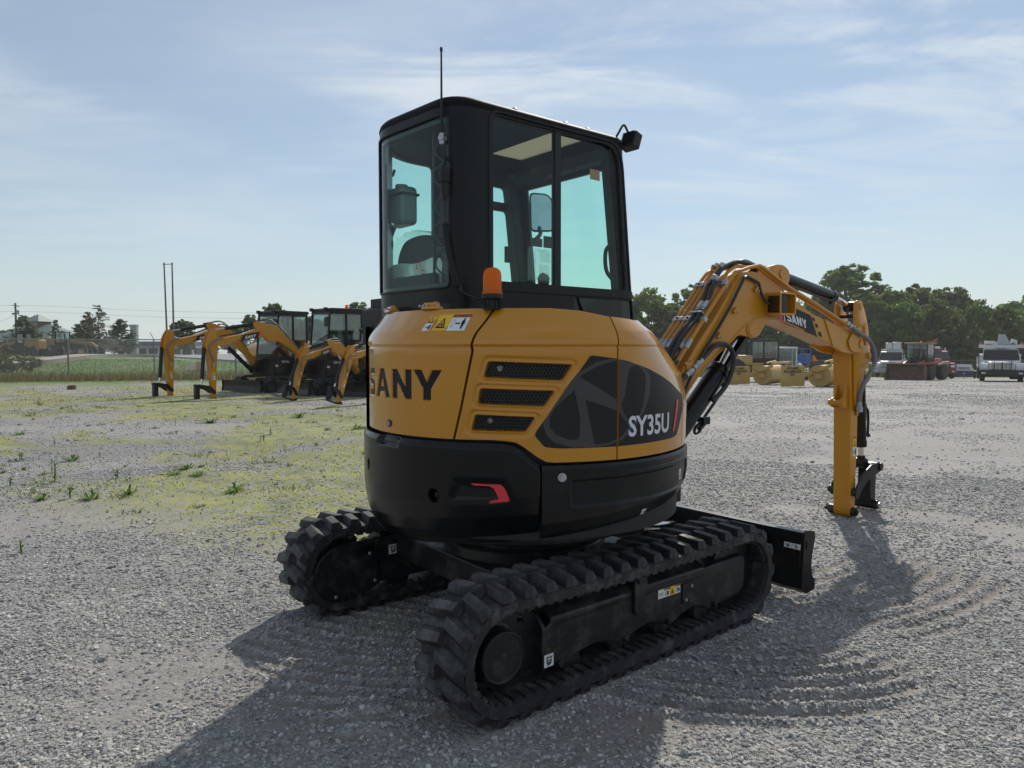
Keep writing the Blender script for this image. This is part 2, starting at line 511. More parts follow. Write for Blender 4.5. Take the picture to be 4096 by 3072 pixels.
def masks(x, y):
    d = np.hypot(x, y); a = x / np.maximum(y, .5)
    X, Y = tomach(x, y)
    n1 = fbm(x * .55, y * .55, 21, 5); n2 = fbm(x * .16 + 4, y * .30, 25, 4); n3 = fbm(x * 1.6, y * 1.6, 29, 3)
    reg = sstep(-.06, -.22, a) * sstep(4.6, 8.0, y + 6 * (a + .55)) * (1 - sstep(26, 33, y)) * (y > 0)
    moss = reg * sstep(.485, .535, .5 * n1 + .5 * n2 + .08 * n3)
    moss = np.maximum(moss, .95 * np.exp(-(((x + 2.75) / 1.5) ** 2 + ((y - 9.3) / 1.0) ** 2) ** 1.5) * sstep(.36, .5, n1))
    moss = np.maximum(moss, reg * .9 * np.exp(-(((x + 7.3) / 3.0) ** 2 + ((y - 17.0) / 1.1) ** 2)))
    moss = np.maximum(moss, .5 * sstep(.05, .2, a) * sstep(46, 52, y) * (1 - sstep(70, 80, y)) * sstep(.5, .62, n1))
    dirt = np.exp(-(((X + 1.0) / .55) ** 2 + ((Y + .15) / .62) ** 2)) * 1.4
    dirt = np.maximum(dirt, 1.0 * np.exp(-(((X + .1) / 1.1) ** 2 + ((Y + 1.12) / .26) ** 2)))
    dirt = np.maximum(dirt, .5 * np.exp(-(((X - 1.5) / .6) ** 2 + ((Y + .9) / .4) ** 2)))
    dirt = np.clip(dirt, 0, 1) * sstep(.30, .5, .6 * n3 + .4 * n1)
    (s1, m1), (s2, m2), (s3, m3) = ridges(x, y)
    for s_, m_ in ((s1, m1), (s2, m2 * .8), (s3, m3 * .6)):
        w_ = sstep(.1, .5, m_); dirt = dirt * (1 - w_) + w_ * np.clip(np.maximum(dirt, .85) * sstep(.55, -.35, s_), 0, 1)
    fy = y - fence_y(x)
    grass = sstep(-9, -3.5, fy + 3 * (n1 - .5) * 2) * (1 - sstep(-.12, .02, a) * 1.0)
    grass = np.maximum(grass, sstep(68, 71, y) * sstep(-.1, 0.05, a))
    return moss, dirt, np.clip(grass, 0, 1)

def terrain():
    rows = [0.05, .4, .8]; r = 1.0
    while r < 1.8: rows.append(r); r *= 1.012
    while r < 5.6: rows.append(r); r *= 1.0052
    while r < 26: rows.append(r); r *= 1.0105
    while r < 130: rows.append(r); r *= 1.02
    while r < 420: rows.append(r); r *= 1.22
    rows.append(420)
    ang = list(np.arange(-180, -60, 6)) + list(np.arange(-60, 60.01, .18)) + list(np.arange(66, 180, 6))
    rr = np.array(rows); aa = np.radians(np.array(ang))
    Rr, Aa = np.meshgrid(rr, aa, indexing="ij")
    x = Rr * np.sin(Aa); y = Rr * np.cos(Aa)
    z = zground(x, y)
    z = np.where(Rr > 140, -2.2 + 0 * z, z)
    m = masks(x, y)
    nr, na = x.shape
    i = np.arange(nr - 1)[:, None] * na; j = np.arange(na)[None, :]; j2 = (j + 1) % na
    f = np.stack([i + j, i + j2, i + na + j2, i + na + j], -1).reshape(-1, 4)[:, ::-1]
    me = bpy.data.meshes.new("ground")
    v = np.stack([x, y, z], -1).reshape(-1, 3)
    me.vertices.add(len(v)); me.vertices.foreach_set("co", v.ravel())
    me.loops.add(f.size); me.loops.foreach_set("vertex_index", f.ravel().astype(np.int32))
    me.polygons.add(len(f)); me.polygons.foreach_set("loop_start", np.arange(0, f.size, 4, dtype=np.int32))
    for nm, arr in zip(("moss", "dirt", "grass", "fines"), m + (fines(x, y),)):
        at = me.attributes.new(nm, "FLOAT", "POINT"); at.data.foreach_set("value", arr.ravel().astype(np.float32))
    me.update(); me.validate()
    g = finish(me, "ground", [ground_mat()], smooth=180)
    tag(g, kind="structure")
    return g

def ground_mat():
    m = bpy.data.materials.new("gravel_ground"); m.use_nodes = True
    nt = m.node_tree; L = nt.links; b = nt.nodes["Principled BSDF"]
    b.inputs["Roughness"].default_value = .82; b.inputs["Specular IOR Level"].default_value = .35
    geo = nt.nodes.new("ShaderNodeNewGeometry")
    def N(t, **k):
        n = nt.nodes.new(t)
        for a, v in k.items(): setattr(n, a, v)
        return n
    def noise(s, d=4, r=.6):
        n = N("ShaderNodeTexNoise"); n.inputs["Scale"].default_value = s; n.inputs["Detail"].default_value = d; n.inputs["Roughness"].default_value = r
        L.new(geo.outputs["Position"], n.inputs["Vector"]); return n.outputs["Fac"]
    def vor(s, feat="F1"):
        n = N("ShaderNodeTexVoronoi", feature=feat); n.inputs["Scale"].default_value = s; n.inputs["Randomness"].default_value = 1
        L.new(geo.outputs["Position"], n.inputs["Vector"]); return n
    def mr(x, a, b_, c, d):
        n = N("ShaderNodeMapRange")
        for k, v in zip(("From Min", "From Max", "To Min", "To Max"), (a, b_, c, d)): n.inputs[k].default_value = v
        L.new(x, n.inputs["Value"]); return n.outputs["Result"]
    def mixc(f, A, B, bt="MIX"):
        n = N("ShaderNodeMix", data_type="RGBA", blend_type=bt)
        for k, v in (("Factor", f), ("A", A), ("B", B)):
            if isinstance(v, tuple): n.inputs[k].default_value = (*v, 1)
            elif isinstance(v, (int, float)): n.inputs[k].default_value = v
            else: L.new(v, n.inputs[k])
        return n.outputs["Result"]
    def mth(op, a, b_):
        n = N("ShaderNodeMath", operation=op)
        for i, v in enumerate((a, b_)):
            if isinstance(v, (int, float)): n.inputs[i].default_value = v
            else: L.new(v, n.inputs[i])
        return n.outputs[0]
    v1 = vor(46); v2 = vor(105); v3 = vor(17)
    sep = N("ShaderNodeSeparateColor"); L.new(v1.outputs["Color"], sep.inputs[0])
    sep2 = N("ShaderNodeSeparateColor"); L.new(v2.outputs["Color"], sep2.inputs[0])
    shade = mth("MULTIPLY", mr(sep.outputs[0], 0, 1, .72, 1.28), mr(sep2.outputs[0], 0, 1, .82, 1.18))
    big = noise(.9, 4, .55)
    c = mixc(mr(big, .35, .65, 0, 1), (.210, .208, .209), (.268, .264, .258))
    c = mixc(mr(noise(6.5, 4), .45, .75, 0, .6), c, (.36, .345, .32))
    c = mixc(1.0, c, shade, "MULTIPLY")
    mp = N("ShaderNodeMapping"); mp.inputs["Scale"].default_value = (.05, .55, 1); L.new(geo.outputs["Position"], mp.inputs[0])
    sn = N("ShaderNodeTexNoise"); sn.inputs["Scale"].default_value = 1.0; sn.inputs["Detail"].default_value = 6; sn.inputs["Distortion"].default_value = .6; L.new(mp.outputs[0], sn.inputs["Vector"])
    c = mixc(1.0, c, mr(sn.outputs["Fac"], .32, .68, .78, 1.16), "MULTIPLY")
    at = lambda nm: N("ShaderNodeAttribute", attribute_name=nm).outputs["Fac"]
    fine = noise(38, 3)
    c = mixc(mth("MULTIPLY", at("fines"), .62), c, mixc(fine, (.195, .185, .174), (.270, .258, .243)))
    md = mth("MULTIPLY", at("dirt"), mr(noise(9, 5), .32, .62, .35, 1))
    c = mixc(md, c, mixc(fine, (.150, .128, .105), (.225, .200, .168)))
    mm = mth("MULTIPLY", at("moss"), mr(noise(9, 6, .7), .38, .56, 0, 1))
    c = mixc(mth("MULTIPLY", mm, .92), c, mixc(mr(noise(2.2, 3), .35, .65, 0, 1), (.110, .140, .016), (.285, .290, .018)))
    gr = mixc(mr(noise(1.1, 4), .35, .65, 0, 1), (.055, .175, .008), (.090, .190, .014))
    gr = mixc(mr(noise(.33, 3), .45, .62, 0, .8), gr, (.150, .125, .070))
    gm = mth("MULTIPLY", at("grass"), mr(noise(3.3, 5, .7), .30, .52, .15, 1))
    c = mixc(gm, c, gr)
    L.new(c, b.inputs["Base Color"])
    h = mth("ADD", mth("MULTIPLY", v1.outputs["Distance"], -.9), mth("MULTIPLY", v2.outputs["Distance"], -.4))
    h = mth("ADD", h, mth("MULTIPLY", v3.outputs["Distance"], -.5))
    keep = mth("SUBTRACT", 1.0, mth("MAXIMUM", mth("MULTIPLY", md, .75), mth("MULTIPLY", at("fines"), .6)))
    bp = N("ShaderNodeBump"); bp.inputs["Distance"].default_value = .016; bp.inputs["Strength"].default_value = .75
    L.new(mth("MULTIPLY", h, keep), bp.inputs["Height"]); L.new(bp.outputs[0], b.inputs["Normal"])
    return m
ground = terrain()

def stone_mat():
    m = bpy.data.materials.new("limestone_chips"); m.use_nodes = True
    nt = m.node_tree; b = nt.nodes["Principled BSDF"]
    b.inputs["Roughness"].default_value = .8; b.inputs["Specular IOR Level"].default_value = .35
    oi = nt.nodes.new("ShaderNodeObjectInfo"); cr = nt.nodes.new("ShaderNodeValToRGB")
    e = cr.color_ramp.elements
    e[0].position = 0; e[0].color = (.185, .185, .190, 1); e[1].position = 1; e[1].color = (.47, .465, .452, 1)
    k = cr.color_ramp.elements.new(.5); k.color = (.30, .297, .295, 1)
    k = cr.color_ramp.elements.new(.8); k.color = (.36, .345, .32, 1)
    nt.links.new(oi.outputs["Random"], cr.inputs[0])
    tc = nt.nodes.new("ShaderNodeTexCoord"); nz = nt.nodes.new("ShaderNodeTexNoise"); nz.inputs["Scale"].default_value = 2.2
    nt.links.new(tc.outputs["Object"], nz.inputs["Vector"])
    mx = nt.nodes.new("ShaderNodeMix"); mx.data_type = "RGBA"; mx.blend_type = "MULTIPLY"; mx.inputs["Factor"].default_value = .5
    nt.links.new(cr.outputs[0], mx.inputs["A"]); nt.links.new(nz.outputs["Fac"], mx.inputs["B"])
    mr = nt.nodes.new("ShaderNodeMix"); mr.data_type = "RGBA"; mr.blend_type = "ADD"; mr.inputs["Factor"].default_value = .35
    nt.links.new(mx.outputs["Result"], mr.inputs["A"]); nt.links.new(cr.outputs[0], mr.inputs["B"])
    nt.links.new(mr.outputs["Result"], b.inputs["Base Color"])
    return m

def gravel():
    """loose stones lying on the lot"""
    P = []; S = []
    def scatter(n, d0, d1, smin, smax, power=2.2, half=.86, acc=None):
        d = np.sqrt(rng.uniform(d0 * d0, d1 * d1, n))
        a = rng.uniform(-half, half, n) * .86
        x = d * np.sin(a); y = d * np.cos(a)
        s = smin + (smax - smin) * rng.random(n) ** power
        if acc is not None:
            k = rng.random(n) < acc(x, y); x, y, s = x[k], y[k], s[k]
        P.append(np.stack([x, y], 1)); S.append(s)
    def acc(x, y):
        mo, di, gr = masks(x, y)
        X, Y = tomach(x, y)
        band = 1.05 - .9 * fines(x, y)
        return np.clip(band * (1 - .95 * di) * (1 - .85 * mo) * (1 - .95 * gr), 0.03, 1)
    scatter(130000, 1.5, 4.4, .0025, .0105, 3.0, acc=acc)
    scatter(110000, 4.2, 9.5, .004, .0125, 3.0, acc=acc)
    scatter(95000, 8.5, 27, .006, .015, 2.4, half=.8, acc=acc)
    scatter(3600, 1.5, 8.5, .009, .021, 2.8, acc=acc)
    scatter(260, 8, 26, .02, .04, 2.0)
    scatter(50000, 24, 62, .011, .024, 2.2, half=.8, acc=acc)
    P = np.concatenate(P); S = np.concatenate(S)
    # rolled-up rows on top of the scuff ridges
    x, y = P[:, 0], P[:, 1]
    z = zground(x, y) + S * .18
    X, Y = tomach(x, y)
    ok = ~((np.abs(np.abs(Y) - .71) < .16) & (np.abs(X) < .95))
    x, y, z, S = x[ok], y[ok], z[ok], S[ok]
    n = len(x)
    me = bpy.data.meshes.new("gravel")
    me.vertices.add(n); me.vertices.foreach_set("co", np.stack([x, y, z], 1).ravel())
    sc = np.stack([S * rng.uniform(.8, 1.35, n), S * rng.uniform(.7, 1.0, n), S * rng.uniform(.38, .7, n)], 1).astype(np.float32)
    ro = np.stack([rng.normal(0, .28, n), rng.normal(0, .28, n), rng.uniform(0, 6.28, n)], 1).astype(np.float32)
    a = me.attributes.new("scl", "FLOAT_VECTOR", "POINT"); a.data.foreach_set("vector", sc.ravel())
    a = me.attributes.new("rot", "FLOAT_VECTOR", "POINT"); a.data.foreach_set("vector", ro.ravel())
    a = me.attributes.new("idx", "INT", "POINT"); a.data.foreach_set("value", rng.integers(0, 6, n).astype(np.int32))
    o = bpy.data.objects.new("gravel", me); COL.objects.link(o)
    sm = stone_mat(); me.materials.append(sm)
    ng = bpy.data.node_groups.new("gravel", "GeometryNodeTree")
    ng.interface.new_socket("Geometry", in_out="INPUT", socket_type="NodeSocketGeometry")
    ng.interface.new_socket("Geometry", in_out="OUTPUT", socket_type="NodeSocketGeometry")
    N = ng.nodes; L = ng.links
    gi = N.new("NodeGroupInput"); go = N.new("NodeGroupOutput")
    jn = N.new("GeometryNodeJoinGeometry")
    shapes = []
    for i in range(6):
        ic = N.new("GeometryNodeMeshIcoSphere"); ic.inputs["Radius"].default_value = 1.0; ic.inputs["Subdivisions"].default_value = 2
        sp = N.new("GeometryNodeSetPosition"); ps = N.new("GeometryNodeInputPosition")
        ad = N.new("ShaderNodeVectorMath"); ad.operation = "ADD"; ad.inputs[1].default_value = (i * 7.3, i * 3.1, 1.7)
        nz = N.new("ShaderNodeTexNoise"); nz.inputs["Scale"].default_value = .95; nz.inputs["Detail"].default_value = 1.5
        sb = N.new("ShaderNodeVectorMath"); sb.operation = "SUBTRACT"; sb.inputs[1].default_value = (.5, .5, .5)
        ml = N.new("ShaderNodeVectorMath"); ml.operation = "SCALE"; ml.inputs["Scale"].default_value = 2.0
        L.new(ps.outputs[0], ad.inputs[0]); L.new(ad.outputs[0], nz.inputs["Vector"]); L.new(nz.outputs["Color"], sb.inputs[0]); L.new(sb.outputs[0], ml.inputs[0])
        L.new(ic.outputs["Mesh"], sp.inputs["Geometry"]); L.new(ml.outputs[0], sp.inputs["Offset"])
        st = N.new("GeometryNodeSetMaterial"); st.inputs["Material"].default_value = sm
        L.new(sp.outputs[0], st.inputs["Geometry"])
        gi_ = N.new("GeometryNodeGeometryToInstance"); L.new(st.outputs[0], gi_.inputs[0]); shapes.append(gi_)
    for s in reversed(shapes): L.new(s.outputs[0], jn.inputs[0])
    ip = N.new("GeometryNodeInstanceOnPoints"); ip.inputs["Pick Instance"].default_value = True
    def named(nm, t):
        n = N.new("GeometryNodeInputNamedAttribute"); n.data_type = t; n.inputs["Name"].default_value = nm; return n
    a1 = named("scl", "FLOAT_VECTOR"); a2 = named("rot", "FLOAT_VECTOR"); a3 = named("idx", "INT")
    er = N.new("FunctionNodeEulerToRotation")
    L.new(gi.outputs[0], ip.inputs["Points"]); L.new(jn.outputs[0], ip.inputs["Instance"])
    L.new(a3.outputs["Attribute"], ip.inputs["Instance Index"]); L.new(a2.outputs["Attribute"], er.inputs[0]); L.new(er.outputs[0], ip.inputs["Rotation"]); L.new(a1.outputs["Attribute"], ip.inputs["Scale"])
    L.new(ip.outputs[0], go.inputs[0])
    md = o.modifiers.new("scatter", "NODES"); md.node_group = ng
    tag(o, kind="stuff")
gravel()

def blade_mat(name):
    m = bpy.data.materials.new(name); m.use_nodes = True
    nt = m.node_tree; b = nt.nodes["Principled BSDF"]; b.inputs["Roughness"].default_value = .6
    a = nt.nodes.new("ShaderNodeAttribute"); a.attribute_name = "tint"
    nt.links.new(a.outputs["Color"], b.inputs["Base Color"])
    tr = nt.nodes.new("ShaderNodeBsdfTranslucent"); nt.links.new(a.outputs["Color"], tr.inputs["Color"])
    mx = nt.nodes.new("ShaderNodeMixShader"); mx.inputs[0].default_value = .4
    out = nt.nodes["Material Output"]
    nt.links.new(b.outputs[0], mx.inputs[1]); nt.links.new(tr.outputs[0], mx.inputs[2]); nt.links.new(mx.outputs[0], out.inputs["Surface"])
    return m
BLADE = blade_mat("grass_blade")
def blades(name, x, y, h, w, lean, cols, zoff=0.0, mat_=None):
    """one bent two-segment blade per point"""
    n = len(x); z = zground(x, y) + zoff; w = w + 0 * h
    a = rng.uniform(0, 6.283, n); dx, dy = np.cos(a), np.sin(a); lx = lean * rng.normal(0, 1, n); ly = lean * rng.normal(0, 1, n)
    b = np.stack([x, y, z - .01], 1); off = np.stack([dx * w / 2, dy * w / 2, 0 * w], 1)
    mid = b + np.stack([lx * h * .35, ly * h * .35, h * .6], 1); tip = b + np.stack([lx * h, ly * h, h], 1)
    v = np.stack([b - off, b + off, mid + off * .7, mid - off * .7, tip], 1).reshape(-1, 3)
    k = np.arange(n)[:, None] * 5
    q = np.concatenate([k + [0, 1, 2], k + [0, 2, 3], k + [3, 2, 4]], 0)
    me = bpy.data.meshes.new(name)
    me.vertices.add(len(v)); me.vertices.foreach_set("co", v.ravel())
    me.loops.add(q.size); me.loops.foreach_set("vertex_index", q.ravel().astype(np.int32))
    me.polygons.add(len(q)); me.polygons.foreach_set("loop_start", np.arange(0, q.size, 3, dtype=np.int32))
    at = me.attributes.new("tint", "FLOAT_COLOR", "POINT")
    c = np.concatenate([cols, np.ones((n, 1))], 1).repeat(5, 0).astype(np.float32)
    at.data.foreach_set("color", c.ravel()); me.update(); me.validate()
    return finish(me, name, [mat_ or BLADE], smooth=None)
def tint(n, stops, jitter=.25):
    t = rng.random(n) * (len(stops) - 1); i = np.minimum(t.astype(int), len(stops) - 2); f = (t - i)[:, None]
    s = np.array(stops); c = s[i] * (1 - f) + s[i + 1] * f
    return c * rng.uniform(1 - jitter, 1 + jitter, (n, 1))
def grass_fields():
    # dry seeding grass along the fence
    n = 26000; t = rng.uniform(-16, 30, n); u = rng.normal(-.8, 1.15, n)
    x = FX + FDX * t - FDY * u; y = FY + FDY * t + FDX * u
    k = fbm(x * .6, y * .6, 51) > .33; x, y = x[k], y[k]; n = len(x)
    h = rng.gamma(6, .055, n); c = tint(n, [(.17, .10, .065), (.21, .155, .085), (.16, .155, .06), (.26, .22, .12)])
    tag(blades("dry_grass", x, y, h, .012 + .016 * rng.random(n), .16, c), kind="stuff")
    # green slope beyond it
    n = 42000; t = rng.uniform(-16, 26, n); u = rng.uniform(1.0, 13, n)
    x = FX + FDX * t - FDY * u; y = FY + FDY * t + FDX * u
    h = rng.gamma(5, .010, n); c = tint(n, [(.060, .165, .012), (.095, .21, .02), (.12, .20, .03)])
    tag(blades("lawn_grass", x, y, h, .03 + .03 * rng.random(n), .3, c), kind="stuff")
    # thin short weeds through the left of the lot
    n = 42000; d = np.sqrt(rng.uniform(5 ** 2, 31 ** 2, n)); a = rng.uniform(-.78, -.03, n); x = d * np.sin(a); y = d * np.cos(a)
    mo, di, gr = masks(x, y)
    p = np.clip(.9 * mo + .55 * gr + .03, 0, 1) * (.15 + .85 * (fbm(x * 1.7, y * 1.7, 61) > .52)); k = rng.random(n) < p
    x, y = x[k], y[k]; n = len(x)
    h = rng.gamma(3, .008, n) * (1 + .6 * (np.hypot(x, y) > 22)); c = tint(n, [(.20, .21, .025), (.11, .16, .022), (.20, .16, .07), (.28, .25, .05)])
    tag(blades("lot_grass", x, y, h, .006 + .012 * rng.random(n), .45, c), kind="stuff")
    # low clumps of mixed weeds
    nc = 620; d = np.sqrt(rng.uniform(4.6 ** 2, 24 ** 2, nc)); a = rng.uniform(-.70, -.05, nc); cx = d * np.sin(a); cy = d * np.cos(a)
    k = rng.random(nc) < np.clip(sstep(-.05, -.25, cx / cy) * sstep(4.4, 6.5, cy + 3 * (cx / cy + .4)) * (.25 + .8 * (fbm(cx * .7, cy * .7, 81) > .5)), 0, 1); cx, cy = cx[k], cy[k]; nc = len(cx)
    m = 16; sp_ = rng.gamma(2, .035, nc).repeat(m); x = cx.repeat(m) + rng.normal(0, 1, nc * m) * sp_; y = cy.repeat(m) + rng.normal(0, 1, nc * m) * sp_
    hh = (rng.gamma(3, .014, nc)).repeat(m) * rng.uniform(.5, 1.2, nc * m); base = tint(nc, [(.10, .17, .025), (.17, .21, .04), (.20, .17, .07), (.13, .19, .03)], .2).repeat(m, 0) * rng.uniform(.8, 1.2, (nc * m, 1))
    tag(blades("weed_clumps", x, y, hh, .010 + .014 * rng.random(nc * m), .7, base), kind="stuff")
    # rough grass in front of the tree line on the right
    n = 16000; x = rng.uniform(-6, 62, n); y = 71.5 + rng.random(n) * 9
    h = rng.gamma(5, .12, n); c = tint(n, [(.09, .14, .03), (.15, .17, .05), (.20, .19, .08)])
    tag(blades("rough_grass", x, y, h, .08, .3, c), kind="stuff")
grass_fields()

def leafy(name, col):
    m = bpy.data.materials.new(name); m.use_nodes = True
    nt = m.node_tree; b = nt.nodes["Principled BSDF"]; b.inputs["Roughness"].default_value = .6; b.inputs["Base Color"].default_value = (*col, 1)
    tr = nt.nodes.new("ShaderNodeBsdfTranslucent"); tr.inputs["Color"].default_value = (*[min(1, c * 1.3) for c in col], 1)
    mx = nt.nodes.new("ShaderNodeMixShader"); mx.inputs[0].default_value = .5
    nt.links.new(b.outputs[0], mx.inputs[1]); nt.links.new(tr.outputs[0], mx.inputs[2]); nt.links.new(mx.outputs[0], nt.nodes["Material Output"].inputs["Surface"])
    return m
WEED_G = leafy("weed_leaf", (.105, .185, .026))
def weed(name, loc, size, kind, label, group=None):
    """a rosette of bent leaves, or an upright stem with leaves"""
    root = empty(name, (loc[0], loc[1], float(zground(np.array([loc[0]]), np.array([loc[1]]))[0])))
    tag(root, label, "weed", group)
    f = MB(); s = MB(); r = random.Random(int(loc[0] * 1000) ^ int(loc[1] * 777))
    def leaf(p, d, up, l, w):
        side = Vector((-d.y, d.x, 0)); b = Vector(p)
        m = b + d * l * .55 + Vector((0, 0, up * l * .6)); t = b + d * l + Vector((0, 0, up * l * .55))
        f.add([b - side * w * .3, b + side * w * .3, m + side * w * .5, m - side * w * .5, t], [(0, 1, 2, 3), (3, 2, 4)])
    if kind == "stem":
        for q in range(r.choice((1, 2, 2, 3))):
            top = Vector((r.uniform(-.12, .12), r.uniform(-.12, .12), 1)) * size * r.uniform(.7, 1.1); p0 = Vector((r.uniform(-.03, .03), r.uniform(-.03, .03), -.01))
            s.tube([p0, p0 + top * .5 + Vector((0, 0, .01)), p0 + top], [.004, .0035, .002], 5)
            for k in range(9):
                a = r.uniform(0, 6.28); leaf(p0 + top * r.uniform(.2, 1), Vector((math.cos(a), math.sin(a), 0)), r.uniform(.2, .9), size * r.uniform(.25, .42), size * .10)
        s.build("stem", [WEED_G], root, smooth=60)
    else:
        for k in range(26):
            a = r.uniform(0, 6.28); e = r.uniform(.0, .35) * size
            leaf((math.cos(a) * e, math.sin(a) * e, 0), Vector((math.cos(a), math.sin(a), 0)), r.uniform(.25, 1.2), size * r.uniform(.35, .7), size * r.uniform(.10, .18))
    f.build("leaves", [WEED_G], root, smooth=None)
    return root
def at_px(px, py):
    """ground point seen at a pixel of the 4096-wide photograph (flat near part of the lot)"""
    t = math.atan(146 / 2840); u = (px - 2048) / 2840; w = (1536 - py) / 2840
    d = Vector((u, math.cos(t) + w * math.sin(t), -math.sin(t) + w * math.cos(t)))
    k = -CAMH / d.z
    return (d.x * k, d.y * k)
ORD = "first second third fourth fifth sixth seventh eighth ninth tenth eleventh twelfth thirteenth fourteenth fifteenth sixteenth seventeenth eighteenth nineteenth twentieth twenty-first twenty-second".split()
def weeds():
    G = "upright weeds in the gravel left of the big excavator"
    for px, py in ((88, 1842), (215, 1785), (218, 1886), (476, 1912), (215, 1930), (275, 1995), (370, 1995), (1050, 1765), (400, 1832), (1085, 1738), (84, 2220), (40, 1945), (700, 1700)):
        k_ = sorted((88, 215.5, 218, 476, 215, 275, 370, 1050, 400, 1085, 84, 40, 700)).index(px + (.5 if py == 1785 else 0))
        weed("upright_weed", at_px(px, py), .11 + .06 * random.random(), "stem", f"{ORD[k_]} from the left of the small upright narrow-leaved weeds in the gravel", G)
    weed("low_weed", at_px(512, 1976), .15, "ros", "dense bright green leafy tuft in gravel at lower left")
    weed("low_weed", at_px(1195, 1668), .26, "ros", "round dark green tuft in the moss in front of the parked excavators")
    weed("low_weed", at_px(835, 1690), .3, "ros", "long flat green clump on the lime moss below the leftmost booms")
    weed("low_weed", at_px(1430, 1715), .2, "ros", "green tuft in the gravel just left of the black counterweight")
    G2 = "low leafy weeds in the left gravel"
    for px, py in ((745, 1878), (790, 1905), (160, 2000), (360, 1998), (290, 1842), (80, 1738), (700, 1898), (940, 1965)):
        k_ = sorted((745, 790, 160, 360, 290, 80, 700, 940)).index(px)
        weed("low_weed", at_px(px, py), .12 + .05 * random.random(), "ros", f"{ORD[k_]} from the left of the low spreading weeds among the stones", G2)
weeds()
# ------------------------------------------------------------------ the big excavator (x forward, y left, z up; origin on the ground under the swing centre)
AR = .01466                                  # metres of arc per degree on the house
def Ry(p): return np.interp(-np.asarray(p), [53, 205, 330], [.857, .787, .74])
def Rk(p): return np.interp(-np.asarray(p), [53, 205, 330], [.863, .816, .76])
def softplus(x, k): return np.logaddexp(0, x / k) * k
def ins_std(p, z):
    z = np.asarray(z, float); p = np.asarray(p, float)
    s = .75 * softplus(z - 1.497, .010) - .0045 * sstep(1.446, 1.452, z) * (1 - sstep(1.47, 1.50, z)) + .003 * np.exp(-((z - 1.443) / .005) ** 2)
    f = np.interp(z, [1.0, 1.16, 1.225, 1.31, 1.40, 1.46, 1.514, 1.57], [.004, 0, .008, .032, .088, .130, .185, .30])
    t = sstep(-100, -50, p)
    return s * (1 - t) + f * t
def cylpt(p, r, z):
    t = np.radians(p); return np.stack([r * np.cos(t), r * np.sin(t), z], -1)
def hmap(off=0.0, Rf=Ry, ins=ins_std):
    def fn(a, z):
        p = a / AR
        return tuple(cylpt(p, float(Rf(p)) - float(ins(p, z)) + off, z))
    return fn
def sd_loops(px, py, loops):
    """signed distance to a set of loops, positive inside (even-odd)"""
    d = np.full(px.shape, 1e9); ins = np.zeros(px.shape, bool)
    for lp in loops:
        for i in range(len(lp)):
            ax, ay = lp[i]; bx, by = lp[(i + 1) % len(lp)]
            ex, ey = bx - ax, by - ay
            t = np.clip(((px - ax) * ex + (py - ay) * ey) / (ex * ex + ey * ey + 1e-12), 0, 1)
            d = np.minimum(d, (px - ax - t * ex) ** 2 + (py - ay - t * ey) ** 2)
            c = ((ay > py) != (by > py)) & (px < ex * (py - ay) / (ey + 1e-12) + ax)
            ins ^= c
    d = np.sqrt(d)
    return np.where(ins, d, -d)
def patch(name, PHI, Z, INS, Rf, mats, parent, fm=None, smooth=40):
    PHI, Z, INS = np.broadcast_arrays(PHI, Z, INS)
    P = cylpt(PHI, Rf(PHI) - INS, Z)
    n, m = PHI.shape
    i = np.arange(n - 1)[:, None] * m; j = np.arange(m - 1)[None, :]
    f = np.stack([i + j, i + m + j, i + m + j + 1, i + j + 1], -1).reshape(-1, 4)
    me = bpy.data.meshes.new(name); v = P.reshape(-1, 3)
    me.vertices.add(len(v)); me.vertices.foreach_set("co", v.ravel())
    me.loops.add(f.size); me.loops.foreach_set("vertex_index", f.ravel().astype(np.int32))
    me.polygons.add(len(f)); me.polygons.foreach_set("loop_start", np.arange(0, f.size, 4, dtype=np.int32))
    me.update()
    return finish(me, name, mats, parent, smooth=smooth, midx=None if fm is None else fm.ravel())
def flange(PHI, Z, INS, d=.03, sides="LRBT"):
    """fold the rim of a panel inwards"""
    PHI, Z, INS = np.broadcast_arrays(PHI, Z, INS)
    def ext(A, add, ax, first):
        e = np.take(A, [0 if first else -1], ax) + add
        return np.concatenate([e, A] if first else [A, e], ax)
    for s in sides:
        ax = 0 if s in "LR" else 1; first = s in "LB"
        for dd in (d * .12, d):
            PHI = ext(PHI, 0, ax, first); Z = ext(Z, 0, ax, first)
        INS = ext(INS, .0012, ax, first); INS = ext(INS, d, ax, first)
    return PHI, Z, INS
SEAM_Z = [1.0, 1.05, 1.18, 1.426, 1.446, 1.499, 1.558, 1.61]
SEAM_P = [-151.0, -150.1, -147.75, -143.95, -144.35, -143.0, -140.3, -138.2]
def seam(z): return np.interp(z, SEAM_Z, SEAM_P)
def zlow(p): return np.interp(p, [-216, -151, -138, -133.5, -131, -129, -127.7, -124.5, -122.2, -120, -99.8, -53], [1.048, 1.048, 1.051, 1.047, 1.0415, 1.026, 1.012, .978, .9605, .957, .957, .963]) + .003
def ztop(p): return np.interp(p, [-216, -120, -110, -101, -75, -53, -30], [1.607, 1.607, 1.597, 1.575, 1.55, 1.522, 1.50])
def sticker(name, parent, layers, fn, mats, step=0.0, lift=.0007, label=None, ystep=0.0):
    mb = MB()
    for k, (vf, mi) in enumerate(layers):
        v, f = map2d(vf, lambda x, y: fn(x, y, lift * (1 + k * .6)), step, ystep)
        mb.add(v, f, mi)
    return mb.build(name, mats, parent, smooth=None, label=label)
def quad(x0, y0, x1, y1): return fill2d([rect(x0, y0, x1, y1)])
